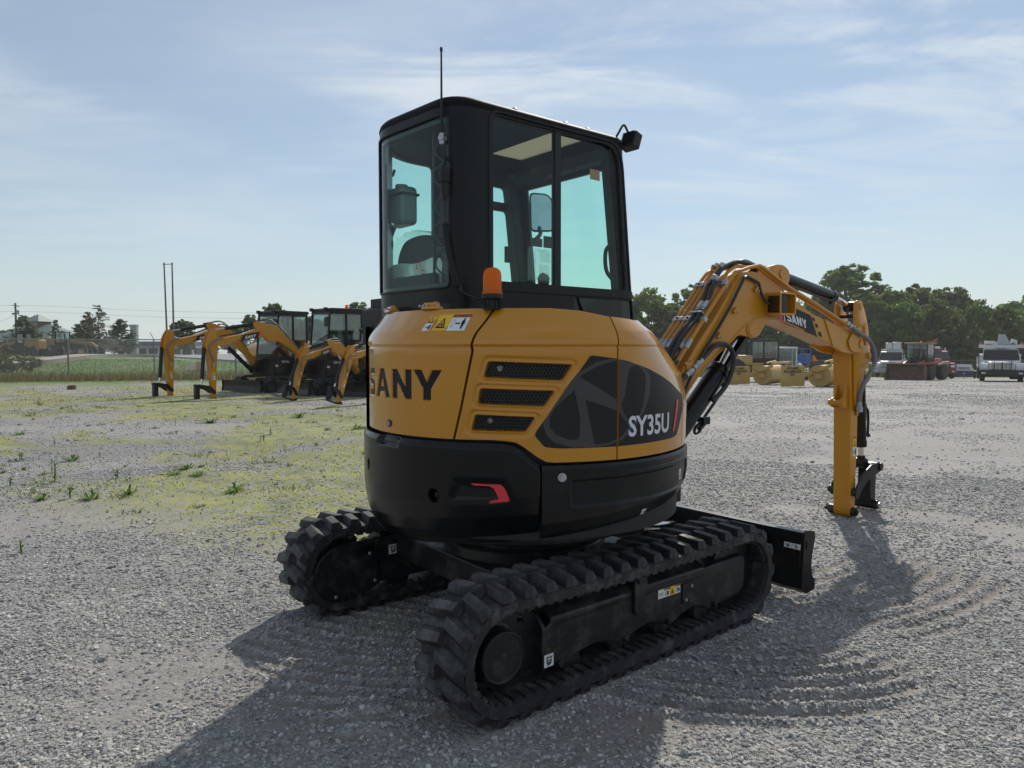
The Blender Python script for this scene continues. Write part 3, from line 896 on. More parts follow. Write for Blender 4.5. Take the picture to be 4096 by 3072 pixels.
def tri(cx, cy, s, hole=True):
    o = [(cx - s, cy - .8 * s), (cx + s, cy - .8 * s), (cx, cy + .95 * s)]; c = [(cx + (x - cx) * .66, cy - .06 * s + (y - cy + .06 * s) * .66) for x, y in o]
    return fill2d([rounded(o, s * .15, 2), c] if hole else [o])
def man(x, y, h):
    return fill2d([ellipse(x, y + h * .9, h * .085, h * .1, 12), [(x - .16 * h, y + .78 * h), (x + .16 * h, y + .78 * h), (x + .17 * h, y + .40 * h), (x + .11 * h, y + .40 * h), (x + .09 * h, y), (x + .02 * h, y), (x, y + .40 * h), (x - .02 * h, y), (x - .09 * h, y), (x - .11 * h, y + .40 * h), (x - .17 * h, y + .40 * h)]])
def arrow(x0, x1, y, w):
    return fill2d([[(x0, y), (x0 + w, y + w), (x0 + w, y + .35 * w), (x1 - w, y + .35 * w), (x1 - w, y + w), (x1, y), (x1 - w, y - w), (x1 - w, y - .35 * w), (x0 + w, y - .35 * w), (x0 + w, y - w)]])
ST_M = [WHITE_ST, YEL_ST, ORANGE_ST, BLACK_ST, GREY_ST, RED_ST]
def poly(*pts): return fill2d([list(pts)])

EXC = empty("excavator", (MX, MY, 0), MRZ)
tag(EXC, "large yellow and black mini excavator with black cab in the middle of the lot", "excavator")

# ---- tracks
TR0, TR1, TZ, TRO = -.75, .822, .262, .222
def track_loop(r, step=.03):
    """points and outward normals round the belt, in x,z"""
    P = []; Lf = TR1 - TR0; n = max(2, int(Lf / step)); k = max(6, int(math.pi * r / step))
    for i in range(n): P.append((TR0 + Lf * i / n, TZ + r - (.012 * math.sin(math.pi * i / n) if r else 0), 0, 1))
    for i in range(k): a = math.pi / 2 - math.pi * i / k; P.append((TR1 + r * math.cos(a), TZ + r * math.sin(a), math.cos(a), math.sin(a)))
    for i in range(n): P.append((TR1 - Lf * i / n, TZ - r, 0, -1))
    for i in range(k): a = -math.pi / 2 - math.pi * i / k; P.append((TR0 + r * math.cos(a), TZ + r * math.sin(a), math.cos(a), math.sin(a)))
    return P
def along(s):
    """point, outward normal, forward tangent at arc length s on the belt"""
    r = TRO; Lf = TR1 - TR0; C = math.pi * r
    s = s % (2 * Lf + 2 * C)
    if s < Lf: return (TR0 + s, TZ + r - .012 * math.sin(math.pi * s / Lf)), (0, 1)
    s -= Lf
    if s < C: a = math.pi / 2 - s / r; return (TR1 + r * math.cos(a), TZ + r * math.sin(a)), (math.cos(a), math.sin(a))
    s -= C
    if s < Lf: return (TR1 - s, TZ - r), (0, -1)
    s -= Lf; a = -math.pi / 2 - s / r
    return (TR0 + r * math.cos(a), TZ + r * math.sin(a)), (math.cos(a), math.sin(a))
TLEN = 2 * (TR1 - TR0) + 2 * math.pi * TRO
def lug_mesh():
    """one half-width tread bar with bevelled flanks: x along the belt, y across (outer end at -y), z up"""
    mb = MB()
    base = [(-.050, -.1505), (.024, -.1505), (.050, .016), (-.024, .016)]
    top = [(-.033, -.138), (.008, -.138), (.033, .002), (-.007, .002)]
    v = [(x, y, 0) for x, y in base] + [(x, y, .037) for x, y in top]
    mb.add(v, [(3, 2, 1, 0), (4, 5, 6, 7), (0, 1, 5, 4), (1, 2, 6, 5), (2, 3, 7, 6), (3, 0, 4, 7)])
    # worn notch block at the outer shoulder
    v2 = [(-.018, -.151, -.010), (.004, -.151, -.010), (.010, -.13, .002), (-.030, -.13, .002), (-.020, -.1508, .006), (.0, -.1508, .006)] if True else [(-.032, -.1525, -.026), (.010, -.1525, -.026), (.022, -.13, .002), (-.044, -.13, .002), (-.026, -.1515, .010), (.004, -.1515, .010)]
    mb.add(v2, [(0, 1, 5, 4), (1, 2, 5), (0, 4, 3), (4, 5, 2, 3)])
    return mb
RUBW = mat("worn_rubber", (.034, .034, .037), .76, var=.45, vscale=14, bump=.3, bscale=90, dirt=(.22, .215, .205), dirt_amt=.8, dscale=16)
_l = lug_mesh(); _l.m[1] = 1
LUG_O = _l.build("lug", [RUBBER, RUBW], None, bevel=.002, smooth=20, seg=1)
LUG_I = LUG_O.copy(); LUG_I.data = LUG_O.data.copy(); COL.objects.link(LUG_I)
for v in LUG_I.data.vertices: v.co.y = -v.co.y
LUG_I.data.flip_normals()
def track(yc, sgn):
    """rubber belt centred on yc; sgn -1 = right side (outer edge towards -y)"""
    mb = MB()
    lo = track_loop(TRO); n = len(lo); W = .15
    prof = [(-W, -.004), (-W + .008, 0), (W - .008, 0), (W, -.004), (W, -.040), (W - .02, -.046), (-W + .02, -.046), (-W, -.040)]
    v = [(p[0] + p[2] * h, yc + y, p[1] + p[3] * h) for p in lo for y, h in prof]; m = len(prof)
    f = [(i * m + k, i * m + (k + 1) % m, ((i + 1) % n) * m + (k + 1) % m, ((i + 1) % n) * m + k) for i in range(n) for k in range(m)]
    mb.add(v, f)
    k = int(TLEN / .0525)                       # moulded blocks on the inside of the belt
    for i in range(k):
        p, nn = along(i * TLEN / k)
        M = Matrix(((nn[1], 0, nn[0]), (0, 1, 0), (-nn[0], 0, nn[1])))
        for e in (-1, 1):
            c = Vector((p[0], yc + e * .098, p[1])) - Vector((nn[0], 0, nn[1])) * .050
            mb.box(c, (.030, .07, .014), M)
    b = mb.build("rubber_track", [RUBBER], EXC, smooth=35)
    N = 42
    for row, src, off in (("o", LUG_O if sgn < 0 else LUG_I, 0), ("i", LUG_I if sgn < 0 else LUG_O, .5)):
        for i in range(N):
            p, nn = along((i + off + (.25 if sgn > 0 else 0)) * TLEN / N)
            o = src.copy() if (row, i) != ("x", 0) else src
            COL.objects.link(o); o.parent = b
            o.matrix_local = Matrix(((nn[1], 0, nn[0], p[0]), (0, 1, 0, yc), (-nn[0], 0, nn[1], p[1]), (0, 0, 0, 1)))
    return b
track(-.71, -1); track(.71, 1)
for o in (LUG_O, LUG_I): bpy.data.objects.remove(o)

def ring_teeth(mb, c, r0, r1, n, y0, y1):
    pts = []
    for i in range(n):
        a = 2 * math.pi * i / n; w = math.pi / n
        for da, r in ((-.75 * w, r0), (-.35 * w, r1), (.35 * w, r1), (.75 * w, r0)): pts.append((c[0] + r * math.cos(a + da), c[1] + r * math.sin(a + da)))
    mb.prism(pts, y0, y1)
for s in (-1, 1):
    y = .71 * s
    mb = MB(); ring_teeth(mb, (TR0, TZ), .150, .182, 17, y - .02, y + .02); mb.build("sprocket", [BLK_FRAME], EXC, smooth=30)
    # final drive: a stepped drum that shows outside the right track
    mb = MB(); mb.lathe([(.135, -.66 * 1), (.138, -.70), (.118, -.735), (.104, -.742), (.104, -.805), (.099, -.812), (.0935, -.8125), (.0925, -.809), (.088, -.8085), (.014, -.8085), (.013, -.811), (.001, -.811)] if s < 0 else [(.135, .66), (.138, .70), (.118, .735), (.104, .742), (.104, .805), (.098, .812), (.001, .812)], (TR0 - .005, 0, TZ - .008), "Y", 40)
    for k in range(3):
        a = k * 2.094 + .4; mb.cyl((TR0 - .005 + .07 * math.cos(a), s * .807, TZ - .008 + .07 * math.sin(a)), (TR0 - .005 + .07 * math.cos(a), s * .8105, TZ - .008 + .07 * math.sin(a)), .006, n=8)
    for k in range(9):
        a = k * .698; mb.cyl((TR0 + .122 * math.cos(a), s * .70, TZ + .122 * math.sin(a)), (TR0 + .122 * math.cos(a), s * .725, TZ + .122 * math.sin(a)), .009, n=6)
    mb.build("final_drive", [BLK_FRAME], EXC, bevel=.002, smooth=30)
    mb = MB(); mb.lathe([(.06, -.055), (.165, -.05), (.184, -.045), (.184, -.02), (.165, -.014), (.165, .014), (.184, .02), (.184, .045), (.165, .05), (.06, .055)], (TR1, y, TZ), "Y", 36); mb.cyl((TR1, y - .075, TZ), (TR1, y + .075, TZ), .035)
    mb.build("idler_wheel", [BLK_FRAME], EXC, smooth=30)
    for k in range(4):
        mb = MB(); mb.lathe([(.02, -.06), (.055, -.055), (.055, -.02), (.04, -.012), (.04, .012), (.055, .02), (.055, .055), (.02, .06)], (-.36 + k * .30, y, .115), "Y", 20); mb.build("track_roller", [BLK_FRAME], EXC, smooth=30)
    mb = MB(); mb.lathe([(.02, -.05), (.045, -.045), (.045, .045), (.02, .05)], (.10, y, .405), "Y", 18); mb.build("carrier_roller", [BLK_FRAME], EXC, smooth=30)
    # track frame: a box with sloping top and arched cut-outs for the rollers
    yo, yi = s * .80, s * .60
    arch = [(-.535, .145)]
    for x0, x1 in ((-.40, -.10), (-.02, .24), (.32, .56)):
        arch += [(x0 - .03, .135), (x0 + .03, .158), ((x0 + x1) / 2, .172), (x1 - .06, .158), (x1, .130)]
    arch += [(.66, .140), (.83, .155), (.873, .19), (.873, .335), (.845, .357), (-.50, .328), (-.535, .31)]
    mb = MB(); mb.prism(arch, yo, yi)
    f = MB(); f.prism([(yo, .342), (s * .72, .405), (s * .64, .405), (yi, .35), (yi, .30), (yo, .30)], -.50, .05, "X"); f.prism([(yo + s * .003, .352), (s * .72, .41), (s * .64, .41), (yi, .36), (yi, .31), (yo + s * .003, .31)], .052, .52, "X")
    mb.v += [] ; k = len(mb.v); mb.v += f.v; mb.f += [tuple(i + k for i in q) for q in f.f]; mb.m += f.m
    mb.span((-.50, s * .66, .20), (.85, s * .76, .345))
    fr = mb.build("track_frame", [BLK_FRAME], EXC, bevel=.008, smooth=30)
    m2 = MB()                                   # gusset plate, rear tie-down lug and bolted cover on the outside
    m2.prism([(-.005, .425), (.055, .425), (.072, .402), (.075, .36), (.03, .26), (.008, .235), (-.012, .26)], yo + s * .002, yo + s * .016)
    m2.cyl((.022, yo, .40), (.022, yo + s * .03, .40), .022, n=12)
    m2.build("gusset", [BLK_FRAME], fr, bevel=.003)
    m2 = MB(); m2.prism(rounded(rect(.345, .208, .428, .302), .008, 2), yo + s * .001, yo + s * .007)
    for x, z in ((.408, .286), (.366, .226)): m2.cyl((x, yo, z), (x, yo + s * .014, z), .008, n=6, m=1)
    m2.build("cover_plate", [BLK_FRAME, STEEL], fr, bevel=.0015)
    m2 = MB(); xo = -.548
    lp = rounded([(yo, .13), (yo, .31), (s * .745, .365), (s * .665, .365), (s * .665, .13)], .012, 3); sl = rounded(rect(min(s * .785, s * .765), .21, max(s * .785, s * .765), .29), .008, 4)
    v, f = fill2d([lp, sl])
    m2.add([(xo, p[0], p[1]) for p in v] + [(xo + .016, p[0], p[1]) for p in v], [q for q in f] + [tuple(i + len(v) for i in q[::-1]) for q in f])
    for L_ in (lp, sl):
        n = len(L_); m2.add([(xo, *p) for p in L_] + [(xo + .016, *p) for p in L_], [(i, (i + 1) % n, n + (i + 1) % n, n + i) for i in range(n)])
    m2.build("tie_down_lug", [BLK_FRAME], fr)
    m2 = MB()
    for x in (-.46, -.06, .235, .60): m2.cyl((x, yo - s * .002, .150), (x, yo + s * .018, .150), .015, n=6); 
    m2.build("roller_bolts", [BLK_FRAME], fr, bevel=.002)
# drive motor cover on the inner side of the left track
mb = MB(); mb.prism(rounded([(-.93, .20), (-.90, .33), (-.80, .392), (-.56, .395), (-.535, .345), (-.535, .14), (-.66, .10), (-.85, .10)], [.10, .08, .06, .03, .01, .03, .06, .08], 6), .565, .59)
for x, z in ((-.60, .32), (-.57, .165), (-.80, .10 + .02)): mb.cyl((x, .566, z), (x, .556, z), .011, n=8, m=1)
mb.build("motor_cover", [BLK_FRAME, STEEL], EXC, bevel=.01)
mb = MB(); mb.prism(rounded([(-.535, .14), (-.535, .40), (-.70, .345), (-.70, .32), (-.56, .32), (-.56, .14)], .01, 2), .565, .60); mb.cyl((-.552, .56, .375), (-.552, .61, .375), .016, n=12); mb.build("motor_bracket", [BLK_FRAME], EXC, bevel=.004)
def tie_sticker(fn):
    g = .05
    L_ = [(fill2d([rounded(rect(0, 0, .05, .052), .004, 2)]), 0)]
    L_.append((fill2d([rect(.008, .036, .044, .040)]), 3))
    for k in range(4): L_.append((poly((.012 + k * .009, .041), (.015 + k * .009, .041), (.018 + k * .009, .047), (.0155 + k * .009, .047)), 3))
    L_.append((fill2d([[(.012, .036), (.012, .018), (.019, .009), (.031, .009), (.038, .018), (.038, .036), (.034, .036), (.034, .020), (.029, .013), (.021, .013), (.016, .020), (.016, .036)]]), 3))
    L_.append((fill2d([ellipse(.025, .023, .007, .008, 14), ellipse(.025, .023, .004, .005, 14)]), 3)); L_.append((poly((.013, .006), (.016, .004), (.032, .018), (.030, .021)), 3))
    return sticker("tie_down_sticker", EXC, L_, fn, ST_M)
tie_sticker(lambda x, y, o: (-.5495 - o, -.745 - .053 + .05 - (.05 - x) * 1.0 + .0, .149 + y) if False else (-.549 - o, -.748 - x + .0, .15 + y) if False else (-.540 + x, -.8012 - o, .149 + y))
tie_sticker(lambda x, y, o: (-.47 + x * 1.15, .5895 - o, .282 + y * 1.05))
mb = MB(); mb.span((-.53, .59, .14), (.80, .61, .385)); mb.build("inner_frame_plate", [BLK_FRAME], EXC, bevel=.004)

# ---- centre frame, slew ring, dozer blade
mb = MB(); mb.span((-.42, -.62, .26), (-.12, .62, .40)); mb.span((.20, -.62, .26), (.48, .62, .40)); mb.prism(ellipse(0.03, 0, .44, .42, 32), .34, .46, "Z"); mb.build("centre_frame", [BLK_FRAME], EXC, bevel=.012)
mb = MB(); mb.lathe([(.36, .46), (.36, .50), (.39, .505), (.39, .56), (.36, .565), (.36, .60)], (0, 0, 0), "Z", 40); mb.build("slew_ring", [BLK_FRAME], EXC)
bl = [(1.362, .070), (1.352, .13), (1.348, .22), (1.356, .32), (1.372, .392), (1.425, .392), (1.425, .376), (1.388, .376), (1.374, .32), (1.366, .22), (1.370, .135), (1.400, .060), (1.385, .045)]
mb = MB(); mb.prism(bl, -.845, .845); mb.build("dozer_blade", [BLK], EXC, bevel=.003)
endp = rounded([(1.340, .075), (1.352, .20), (1.362, .385), (1.405, .402), (1.470, .392), (1.486, .355), (1.452, .25), (1.447, .20), (1.455, .145), (1.489, .097), (1.491, .054), (1.40, .040)], .012, 3)
for s in (-1, 1):
    mb = MB(); v, f = fill2d([endp, ellipse(1.385, .325, .008, .026, 16)]); a, b = s * .846, s * .862
    mb.add([(p[0], a, p[1]) for p in v] + [(p[0], b, p[1]) for p in v], [q for q in f] + [tuple(i + len(v) for i in q) for q in f])
    for L_ in (endp, ellipse(1.385, .325, .008, .026, 16)):
        n = len(L_); mb.add([(p[0], a, p[1]) for p in L_] + [(p[0], b, p[1]) for p in L_], [(i, (i + 1) % n, n + (i + 1) % n, n + i) for i in range(n)])
    mb.build("blade_end_plate", [BLK], EXC)
    mb = MB(); mb.prism([(.45, .20), (.45, .33), (1.0, .30), (1.36, .33), (1.36, .15), (1.0, .17)], s * .30, s * .40); mb.build("blade_arm", [BLK_FRAME], EXC, bevel=.01)
mb = MB(); mb.cyl((.45, 0, .36), (.95, 0, .33), .05, n=20); mb.cyl((.95, 0, .33), (1.34, 0, .28), .025, n=14, m=1); mb.build("blade_cylinder", [BLK, CHROME], EXC)
mb = MB(); mb.span((.62, -.20, .405), (.86, -.02, .415)); mb.build("frame_top_plate", [STEEL], EXC)
sticker("blade_sticker", EXC, [(quad(0, 0, .10, .03), 0), (fill2d([[(.012, .024), (.016, .024), (.018, .010), (.028, .010), (.030, .024), (.034, .024), (.031, .005), (.015, .005)]]), 3), (fill2d([ellipse(.023, .016, .004, .006, 12)]), 3), (fill2d([ellipse(.072, .020, .007, .006, 12), ellipse(.072, .020, .004, .003, 12)]), 3), (fill2d([ellipse(.076, .011, .008, .006, 12), ellipse(.076, .011, .004, .003, 12)]), 3), (quad(.049, 0, .0505, .03), 3)],
        lambda x, y, o: (1.3515 - .02 * (1 - y / .03) * .2 - o, -.748 - x * 1.0, .298 + y), ST_M)
sticker("frame_warning_sticker", EXC, [(quad(0, 0, .163, .042), 0), (quad(.040, .033, .163, .042), 2), (quad(.083, 0, .122, .042), 1), (tri(.1025, .018, .014), 3), (fill2d([ellipse(.1025, .016, .004, .006, 10)]), 3),
        (fill2d([rounded(rect(.006, .014, .034, .026), .004, 3), rounded(rect(.0075, .0155, .0325, .0245), .003, 3)]), 4), (quad(.014, .0188, .026, .0212), 3),
        (fill2d([[(.048, .006), (.048, .024), (.054, .028), (.061, .026), (.068, .028), (.074, .024), (.074, .006), (.068, .010), (.061, .008), (.054, .010)], [(.050, .010), (.050, .023), (.055, .0262), (.0605, .0245), (.0605, .0105), (.055, .0125)]]), 4),
        (fill2d([[(.128, .006), (.128, .024), (.134, .028), (.141, .026), (.148, .028), (.154, .024), (.154, .006), (.148, .010), (.141, .008), (.134, .010)], [(.130, .010), (.130, .023), (.135, .0262), (.1405, .0245), (.1405, .0105), (.135, .0125)]]), 4),
        (text2d("WARNING", .0055, .054, .0347, .0002), 3), (text2d("WARNING", .0055, .129, .0347, .0002), 3)],
        lambda x, y, o: (.166 + x, -.8012 - o, .271 + y), ST_M)

# ---- house: counterweight, skirts, engine doors
def grid(p0, p1, n, m):
    u = np.linspace(0, 1, n)[:, None] * np.ones((1, m)); v = np.linspace(0, 1, m)[None, :] * np.ones((n, 1)); return u, v
# rear engine door with the sunk maker's name
u, v = grid(0, 1, 430, 200)
Z = 1.051 + v * (1.607 - 1.051); PH = -216 + u * (seam(Z) - .42 + 216)
INS = ins_std(PH, Z)
hL = .1295
LETS = []
for ch, p0, w in (("S", -200.6, 9.7), ("A", -189.45, 11.3), ("N", -176.7, 10.2), ("Y", -165.6, 11.2)):
    lw, ls = LET[ch]
    for lp in ls: LETS.append([((p0 + p[0] / lw * w) * AR, 1.2115 + p[1] * hL) for p in lp])
d = sd_loops(PH * AR, Z, LETS)
d = d + .0035
INS = INS + .008 * sstep(-.0005, .0055, d)
PHf, Zf, INf = flange(PH, Z, INS, .03, "LRB")
dc = np.pad(d, ((2, 2), (2, 0)), mode="edge"); dcf = (dc[:-1, :-1] + dc[1:, 1:]) / 2
DOOR = patch("engine_door", PHf, Zf, INf, Ry, [YEL, BLACK_ST], EXC, (dcf > .0042).astype(np.int32))
# side panel with three stamped grille recesses
V1 = [(-139.31, 1.3816), (-114.35, 1.3684), (-117.4, 1.3035), (-140.66, 1.3155)]
V2 = [(-141.73, 1.2677), (-119.63, 1.2589), (-122.8, 1.1954), (-142.47, 1.2044)]
V3 = [(-143.32, 1.1576), (-125.36, 1.1494), (-128.19, 1.09), (-144.52, 1.0916)]
VENTS = [rounded([(p * AR, z) for p, z in V], .012, 4) for V in (V1, V2, V3)]
u, v = grid(0, 1, 300, 220)
Zv = 1.05 + v * .557; PL = seam(Zv) + .45; PH = PL + u * (-100.15 - PL); Z = zlow(PH) + v * (ztop(PH) - zlow(PH))
INS = ins_std(PH, Z)
dv = np.max([sd_loops(PH * AR, Z, [V]) for V in VENTS], 0)
INS = INS + .007 * sstep(-.030, -.016, dv) + .020 * sstep(-.002, .004, dv) - .004 * np.exp(-((dv + .004) / .004) ** 2)
a_, b_, c_ = flange(PH, Z, INS, .03, "LRB")
dd = np.pad(dv, ((2, 2), (2, 0)), mode="edge")
PANEL = patch("side_panel", a_, b_, c_, Ry, [YEL, BLACK_ST], EXC, (((dd[:-1, :-1] + dd[1:, 1:]) / 2) > .004).astype(np.int32))
for V in VENTS:
    mb = MB(); xs = [p[0] for p in V]; ys = [p[1] for p in V]
    fn = hmap(-.0105); cell = .0155; k = 0; rowh = cell * .866; j = 0; yy = min(ys) - .01; seen = set()
    while yy < max(ys) + .01:
        xx = min(xs) - .01 + (cell / 2 if j % 2 else 0)
        while xx < max(xs) + .01:
            c6 = [(xx + cell * .577 * math.sin(i * math.pi / 3), yy + cell * .577 * math.cos(i * math.pi / 3)) for i in range(6)]
            for i in range(6):
                p, q = c6[i], c6[(i + 1) % 6]; m_ = ((p[0] + q[0]) / 2, (p[1] + q[1]) / 2); key = (round(m_[0], 4), round(m_[1], 4))
                if key in seen: continue
                seen.add(key)
                if sd_loops(np.array([m_[0]]), np.array([m_[1]]), [V])[0] < .001: continue
                dx, dy = q[0] - p[0], q[1] - p[1]; l = math.hypot(dx, dy); nx, ny = -dy / l * .0013, dx / l * .0013
                cs = [(p[0] + nx, p[1] + ny), (p[0] - nx, p[1] - ny), (q[0] - nx, q[1] - ny), (q[0] + nx, q[1] + ny)]
                A = [fn(*c) for c in cs]; fb = hmap(-.014); B = [fb(*c) for c in cs]
                mb.add(A + B, [(0, 1, 2, 3), (0, 3, 7, 4), (1, 5, 6, 2)])
            xx += cell
        yy += rowh; j += 1
    mb.build("grille", [mat("grille_mesh", (.020, .020, .022), .45)], PANEL, smooth=None)
for p, z, r in ((-135.9, 1.352, .012), (-138.8, 1.133, .012)):   # a bolt head and a coupling glinting behind the mesh
    mb = MB(); c = Vector(hmap(-.0245)(p * AR, z)); n = Vector((math.cos(R(p)), math.sin(R(p)), 0)); mb.cyl(c, c + n * .006, r, n=10); mb.build("bolt_head", [STEEL], PANEL)
# front right cover, rolling down towards the boom
u, v = grid(0, 1, 150, 160)
PH = -99.65 + u * (99.65 - 30); Z = zlow(PH) + v * (ztop(PH) - zlow(PH)); INS = ins_std(PH, Z)
INS = INS + .18 * sstep(-46, -30, PH) ** 2
COVER = patch("front_cover", *flange(PH, Z, INS, .03, "LB"), Ry, [YEL], EXC)
# closing top of the hood
for nm, p0, p1, n in (("hood_top", -216, -30, 140),):
    u, v = grid(0, 1, n, 5); PH = p0 + u * (p1 - p0); zt = ztop(PH); i0 = ins_std(PH, zt) + .18 * sstep(-46, -30, PH) ** 2
    patch(nm, PH, zt + .006 * np.sin(v * 1.5) + .018 * v * sstep(-100, -60, PH), i0 + v * .34, Ry, [YEL], EXC)
u, v = grid(0, 1, 120, 6); PH = -216 + u * 186; patch("inner_shell", PH, .62 + v * (np.minimum(1.52, ztop(PH) - .05) - .62), .045 + .0 * v + .10 * sstep(.8, 1, v) * sstep(-100, -50, PH), Ry, [INTERIOR], EXC)
# counterweight
INZ = ([.498, .51, .527, .56, .60, .66, .74, .80], [.33, .20, .115, .070, .040, .018, .004, 0])
def zshift(p): return np.interp(p, [-190, -124, -90, -60], [0, .085, .135, .16])
def ins_blk(p, z): return np.interp(np.asarray(z) - zshift(p), *INZ)
def cwtop(p): return np.interp(p, [-216, -194, -151, -135, -132, -129.5, -127.5, -124.2], [1.043, 1.0425, 1.0475, 1.0465, 1.041, 1.021, .994, .955]) - .008
u, v = grid(0, 1, 300, 150)
PH = -216 + u * (216 - 124.0); zb = .498 + zshift(PH); Z = zb + v * (cwtop(PH) - zb); INS = ins_blk(PH, Z)
INS = INS + .016 * sstep(cwtop(PH) - .030, cwtop(PH), Z) ** 2
rec = rounded([(-151.6 * AR, .800), (-149.5 * AR, .893), (-133.5 * AR, .892), (-131.6 * AR, .80), (-137.5 * AR, .772), (-150.5 * AR, .772)], .02, 4)
d = sd_loops(PH * AR, Z, [rec]); INS = INS + .012 * sstep(-.012, .045, d) * sstep(.74, .92, Z + .04)
d2 = sd_loops(PH * AR, Z, [ellipse(-156.5 * AR, .804, .026, .030, 30)]); INS = INS + .035 * sstep(-.002, .004, d2)
d2 = sd_loops(PH * AR, Z, [ellipse(-193 * AR, .88, .02, .026, 30)]); INS = INS + .035 * sstep(-.002, .004, d2)
nt_ = sstep(-184.5, -181.5, PH) * (1 - sstep(-173.5, -170.5, PH)); INS = INS + nt_ * .022 * sstep(.990, 1.005, Z)
INS = INS + .004 * np.exp(-((PH + 124.0) / .35) ** 2)
patch("counterweight", *flange(PH, Z, INS, .05, "RT"), Rk, [BLK_GLOSS], EXC)
mb = MB(); c = Vector(cylpt(-156.5, float(Rk(-156.5)) - .034, .804)); n = Vector((math.cos(R(-156.5)), math.sin(R(-156.5)), 0)); mb.cyl(c, c + n * .008, .011, n=6); mb.build("counterweight_bolt", [BLK], EXC)
# right-hand skirt with its long stamped recess
u, v = grid(0, 1, 260, 120)
PH = -123.55 + u * (123.55 - 36); zt = np.interp(PH, [-124, -99, -53, -36], [.947, .949, .955, .955]); zb = .560 + np.interp(PH, [-124, -90, -60, -36], [.02, .07, .11, .12]); Z = zb + v * (zt - zb)
INS = np.interp(Z - zb, [0, .015, .035, .07, .12, .17], [.24, .13, .075, .03, .008, 0]) + .010 * sstep(zt - .016, zt, Z) ** 2
rec = rounded([(-115.5 * AR, .888), (-56 * AR, .900), (-56 * AR, .772), (-115.3 * AR, .766)], .02, 5)
d = sd_loops(PH * AR, Z, [rec]); INS = INS + .009 * sstep(0, .012, d)
ru = rounded([(-96 * AR, .907), (-58 * AR, .916), (-58 * AR, .922), (-96 * AR, .914)], .002, 2); INS = INS + .002 * sstep(-.002, .003, sd_loops(PH * AR, Z, [ru]))
patch("skirt", *flange(PH, Z, INS, .05, "LT"), Rk, [BLK], EXC)
u, v = grid(0, 1, 80, 30); PH = -330 + u * 114; patch("left_skirt", PH, .60 + v * .95, np.interp(v, [0, .08, .15], [.08, .02, 0]), Rk, [BLK], EXC)
mb = MB(); mb.prism(ellipse(0, 0, .62, .62, 40), .545, .60, "Z"); mb.prism(ellipse(.05, 0, .70, .66, 40), .70, .74, "Z"); mb.span((.2, -.55, .62), (.66, .62, 1.25)); mb.build("floor_frame", [BLK_FRAME], EXC, bevel=.01)
# bolt, stickers, reflector on the skirts
def fk(off): return hmap(off, Rk, lambda p, z: 0)
mb = MB(); c = Vector(fk(.001)(-117.83 * AR, .8999)); n = Vector((math.cos(R(-117.8)), math.sin(R(-117.8)), 0)); mb.cyl(c, c + n * .004, .0185, n=20); mb.cyl(c, c + n * .012, .011, n=6); mb.build("skirt_bolt", [STEEL], EXC)
sticker("skirt_sticker", EXC, [(quad(-67.2 * AR, .811, -64.4 * AR, .859), 0), (fill2d([ellipse(-65.8 * AR, .842, .008, .009, 14), ellipse(-65.8 * AR, .842, .004, .005, 14)]), 3), (quad(-66.8 * AR, .818, -64.9 * AR, .823), 3), (quad(-66.8 * AR, .827, -64.9 * AR, .831), 3)], lambda x, y, o: fk(o - .008)(x, y), ST_M, .02)
sticker("skirt_sticker", EXC, [(quad(-89 * AR, .695, -87 * AR, .722), 0), (quad(-88.1 * AR, .701, -87.7 * AR, .716), 3)], lambda x, y, o: hmap(o - np.interp(y - (.560 + .0712), [0, .015, .035, .07, .12, .17], [.24, .13, .075, .03, .008, 0]) + .001, Rk, lambda p, z: 0)(x, y), ST_M, .01)
sticker("red_reflector", EXC, [(fill2d([[(-144.39 * AR, .8703), (-137.6 * AR, .8765), (-135.9 * AR, .8745), (-134.6 * AR, .860), (-132.3 * AR, .807), (-132.6 * AR, .800), (-138.6 * AR, .7885), (-138.9 * AR, .7905), (-138.0 * AR, .8005), (-136.0 * AR, .806), (-135.9 * AR, .8115), (-137.4 * AR, .851), (-138.9 * AR, .861), (-143.4 * AR, .8605)]]), 5)],
        lambda x, y, o: fk(o - .0095)(x, y), ST_M, .015, lift=.0015)
# hood graphics
gm = [CHAR_ST, GREY_ST, LIGHT_ST, RED_ST, BLACK_ST]
def dg(pts): return [(p * AR, z) for p, z in pts]
gl = rounded(dg([(-109.01, 1.4077), (-100.2, 1.393), (-100.2, 1.0165), (-118.03, 1.0184), (-122.68, 1.0248), (-125.67, 1.0748), (-124.98, 1.0946)]), [.012, 0, 0, .01, .012, .012, .004], 3)
gr = rounded(dg([(-99.55, 1.3885), (-92, 1.366), (-86.55, 1.3451), (-79, 1.3085), (-73.48, 1.2786), (-67, 1.235), (-63.33, 1.2113), (-63.3, 1.1507), (-69.6, 1.0275), (-74, 1.021), (-99.55, 1.0165)]), [0, 0, .01, .01, .01, .01, .012, .012, .012, .01, 0], 3)
ringo = dg([(-123.24, 1.1241), (-122.22, 1.0777), (-119.91, 1.0441), (-114.72, 1.0211), (-107.0, 1.019), (-103, 1.0245), (-98.09, 1.0446), (-93.24, 1.0952), (-89.27, 1.1613), (-86.9, 1.23), (-86.13, 1.3), (-87.2, 1.337), (-90.15, 1.3565), (-95.96, 1.3816), (-101.71, 1.3945), (-106.98, 1.3796), (-112.91, 1.3339), (-115.2, 1.296), (-119.6, 1.205)])
h1 = dg([(-121.3, 1.150), (-121.3, 1.110), (-119.45, 1.0772), (-115.69, 1.0548), (-113.0, 1.055), (-112.33, 1.068), (-112.2, 1.15), (-113.9, 1.262), (-117.2, 1.222), (-119.9, 1.185)])
h2 = dg([(-112.5, 1.318), (-107, 1.3615), (-101.3, 1.384), (-100.0, 1.383), (-99.6, 1.21), (-106, 1.266)])
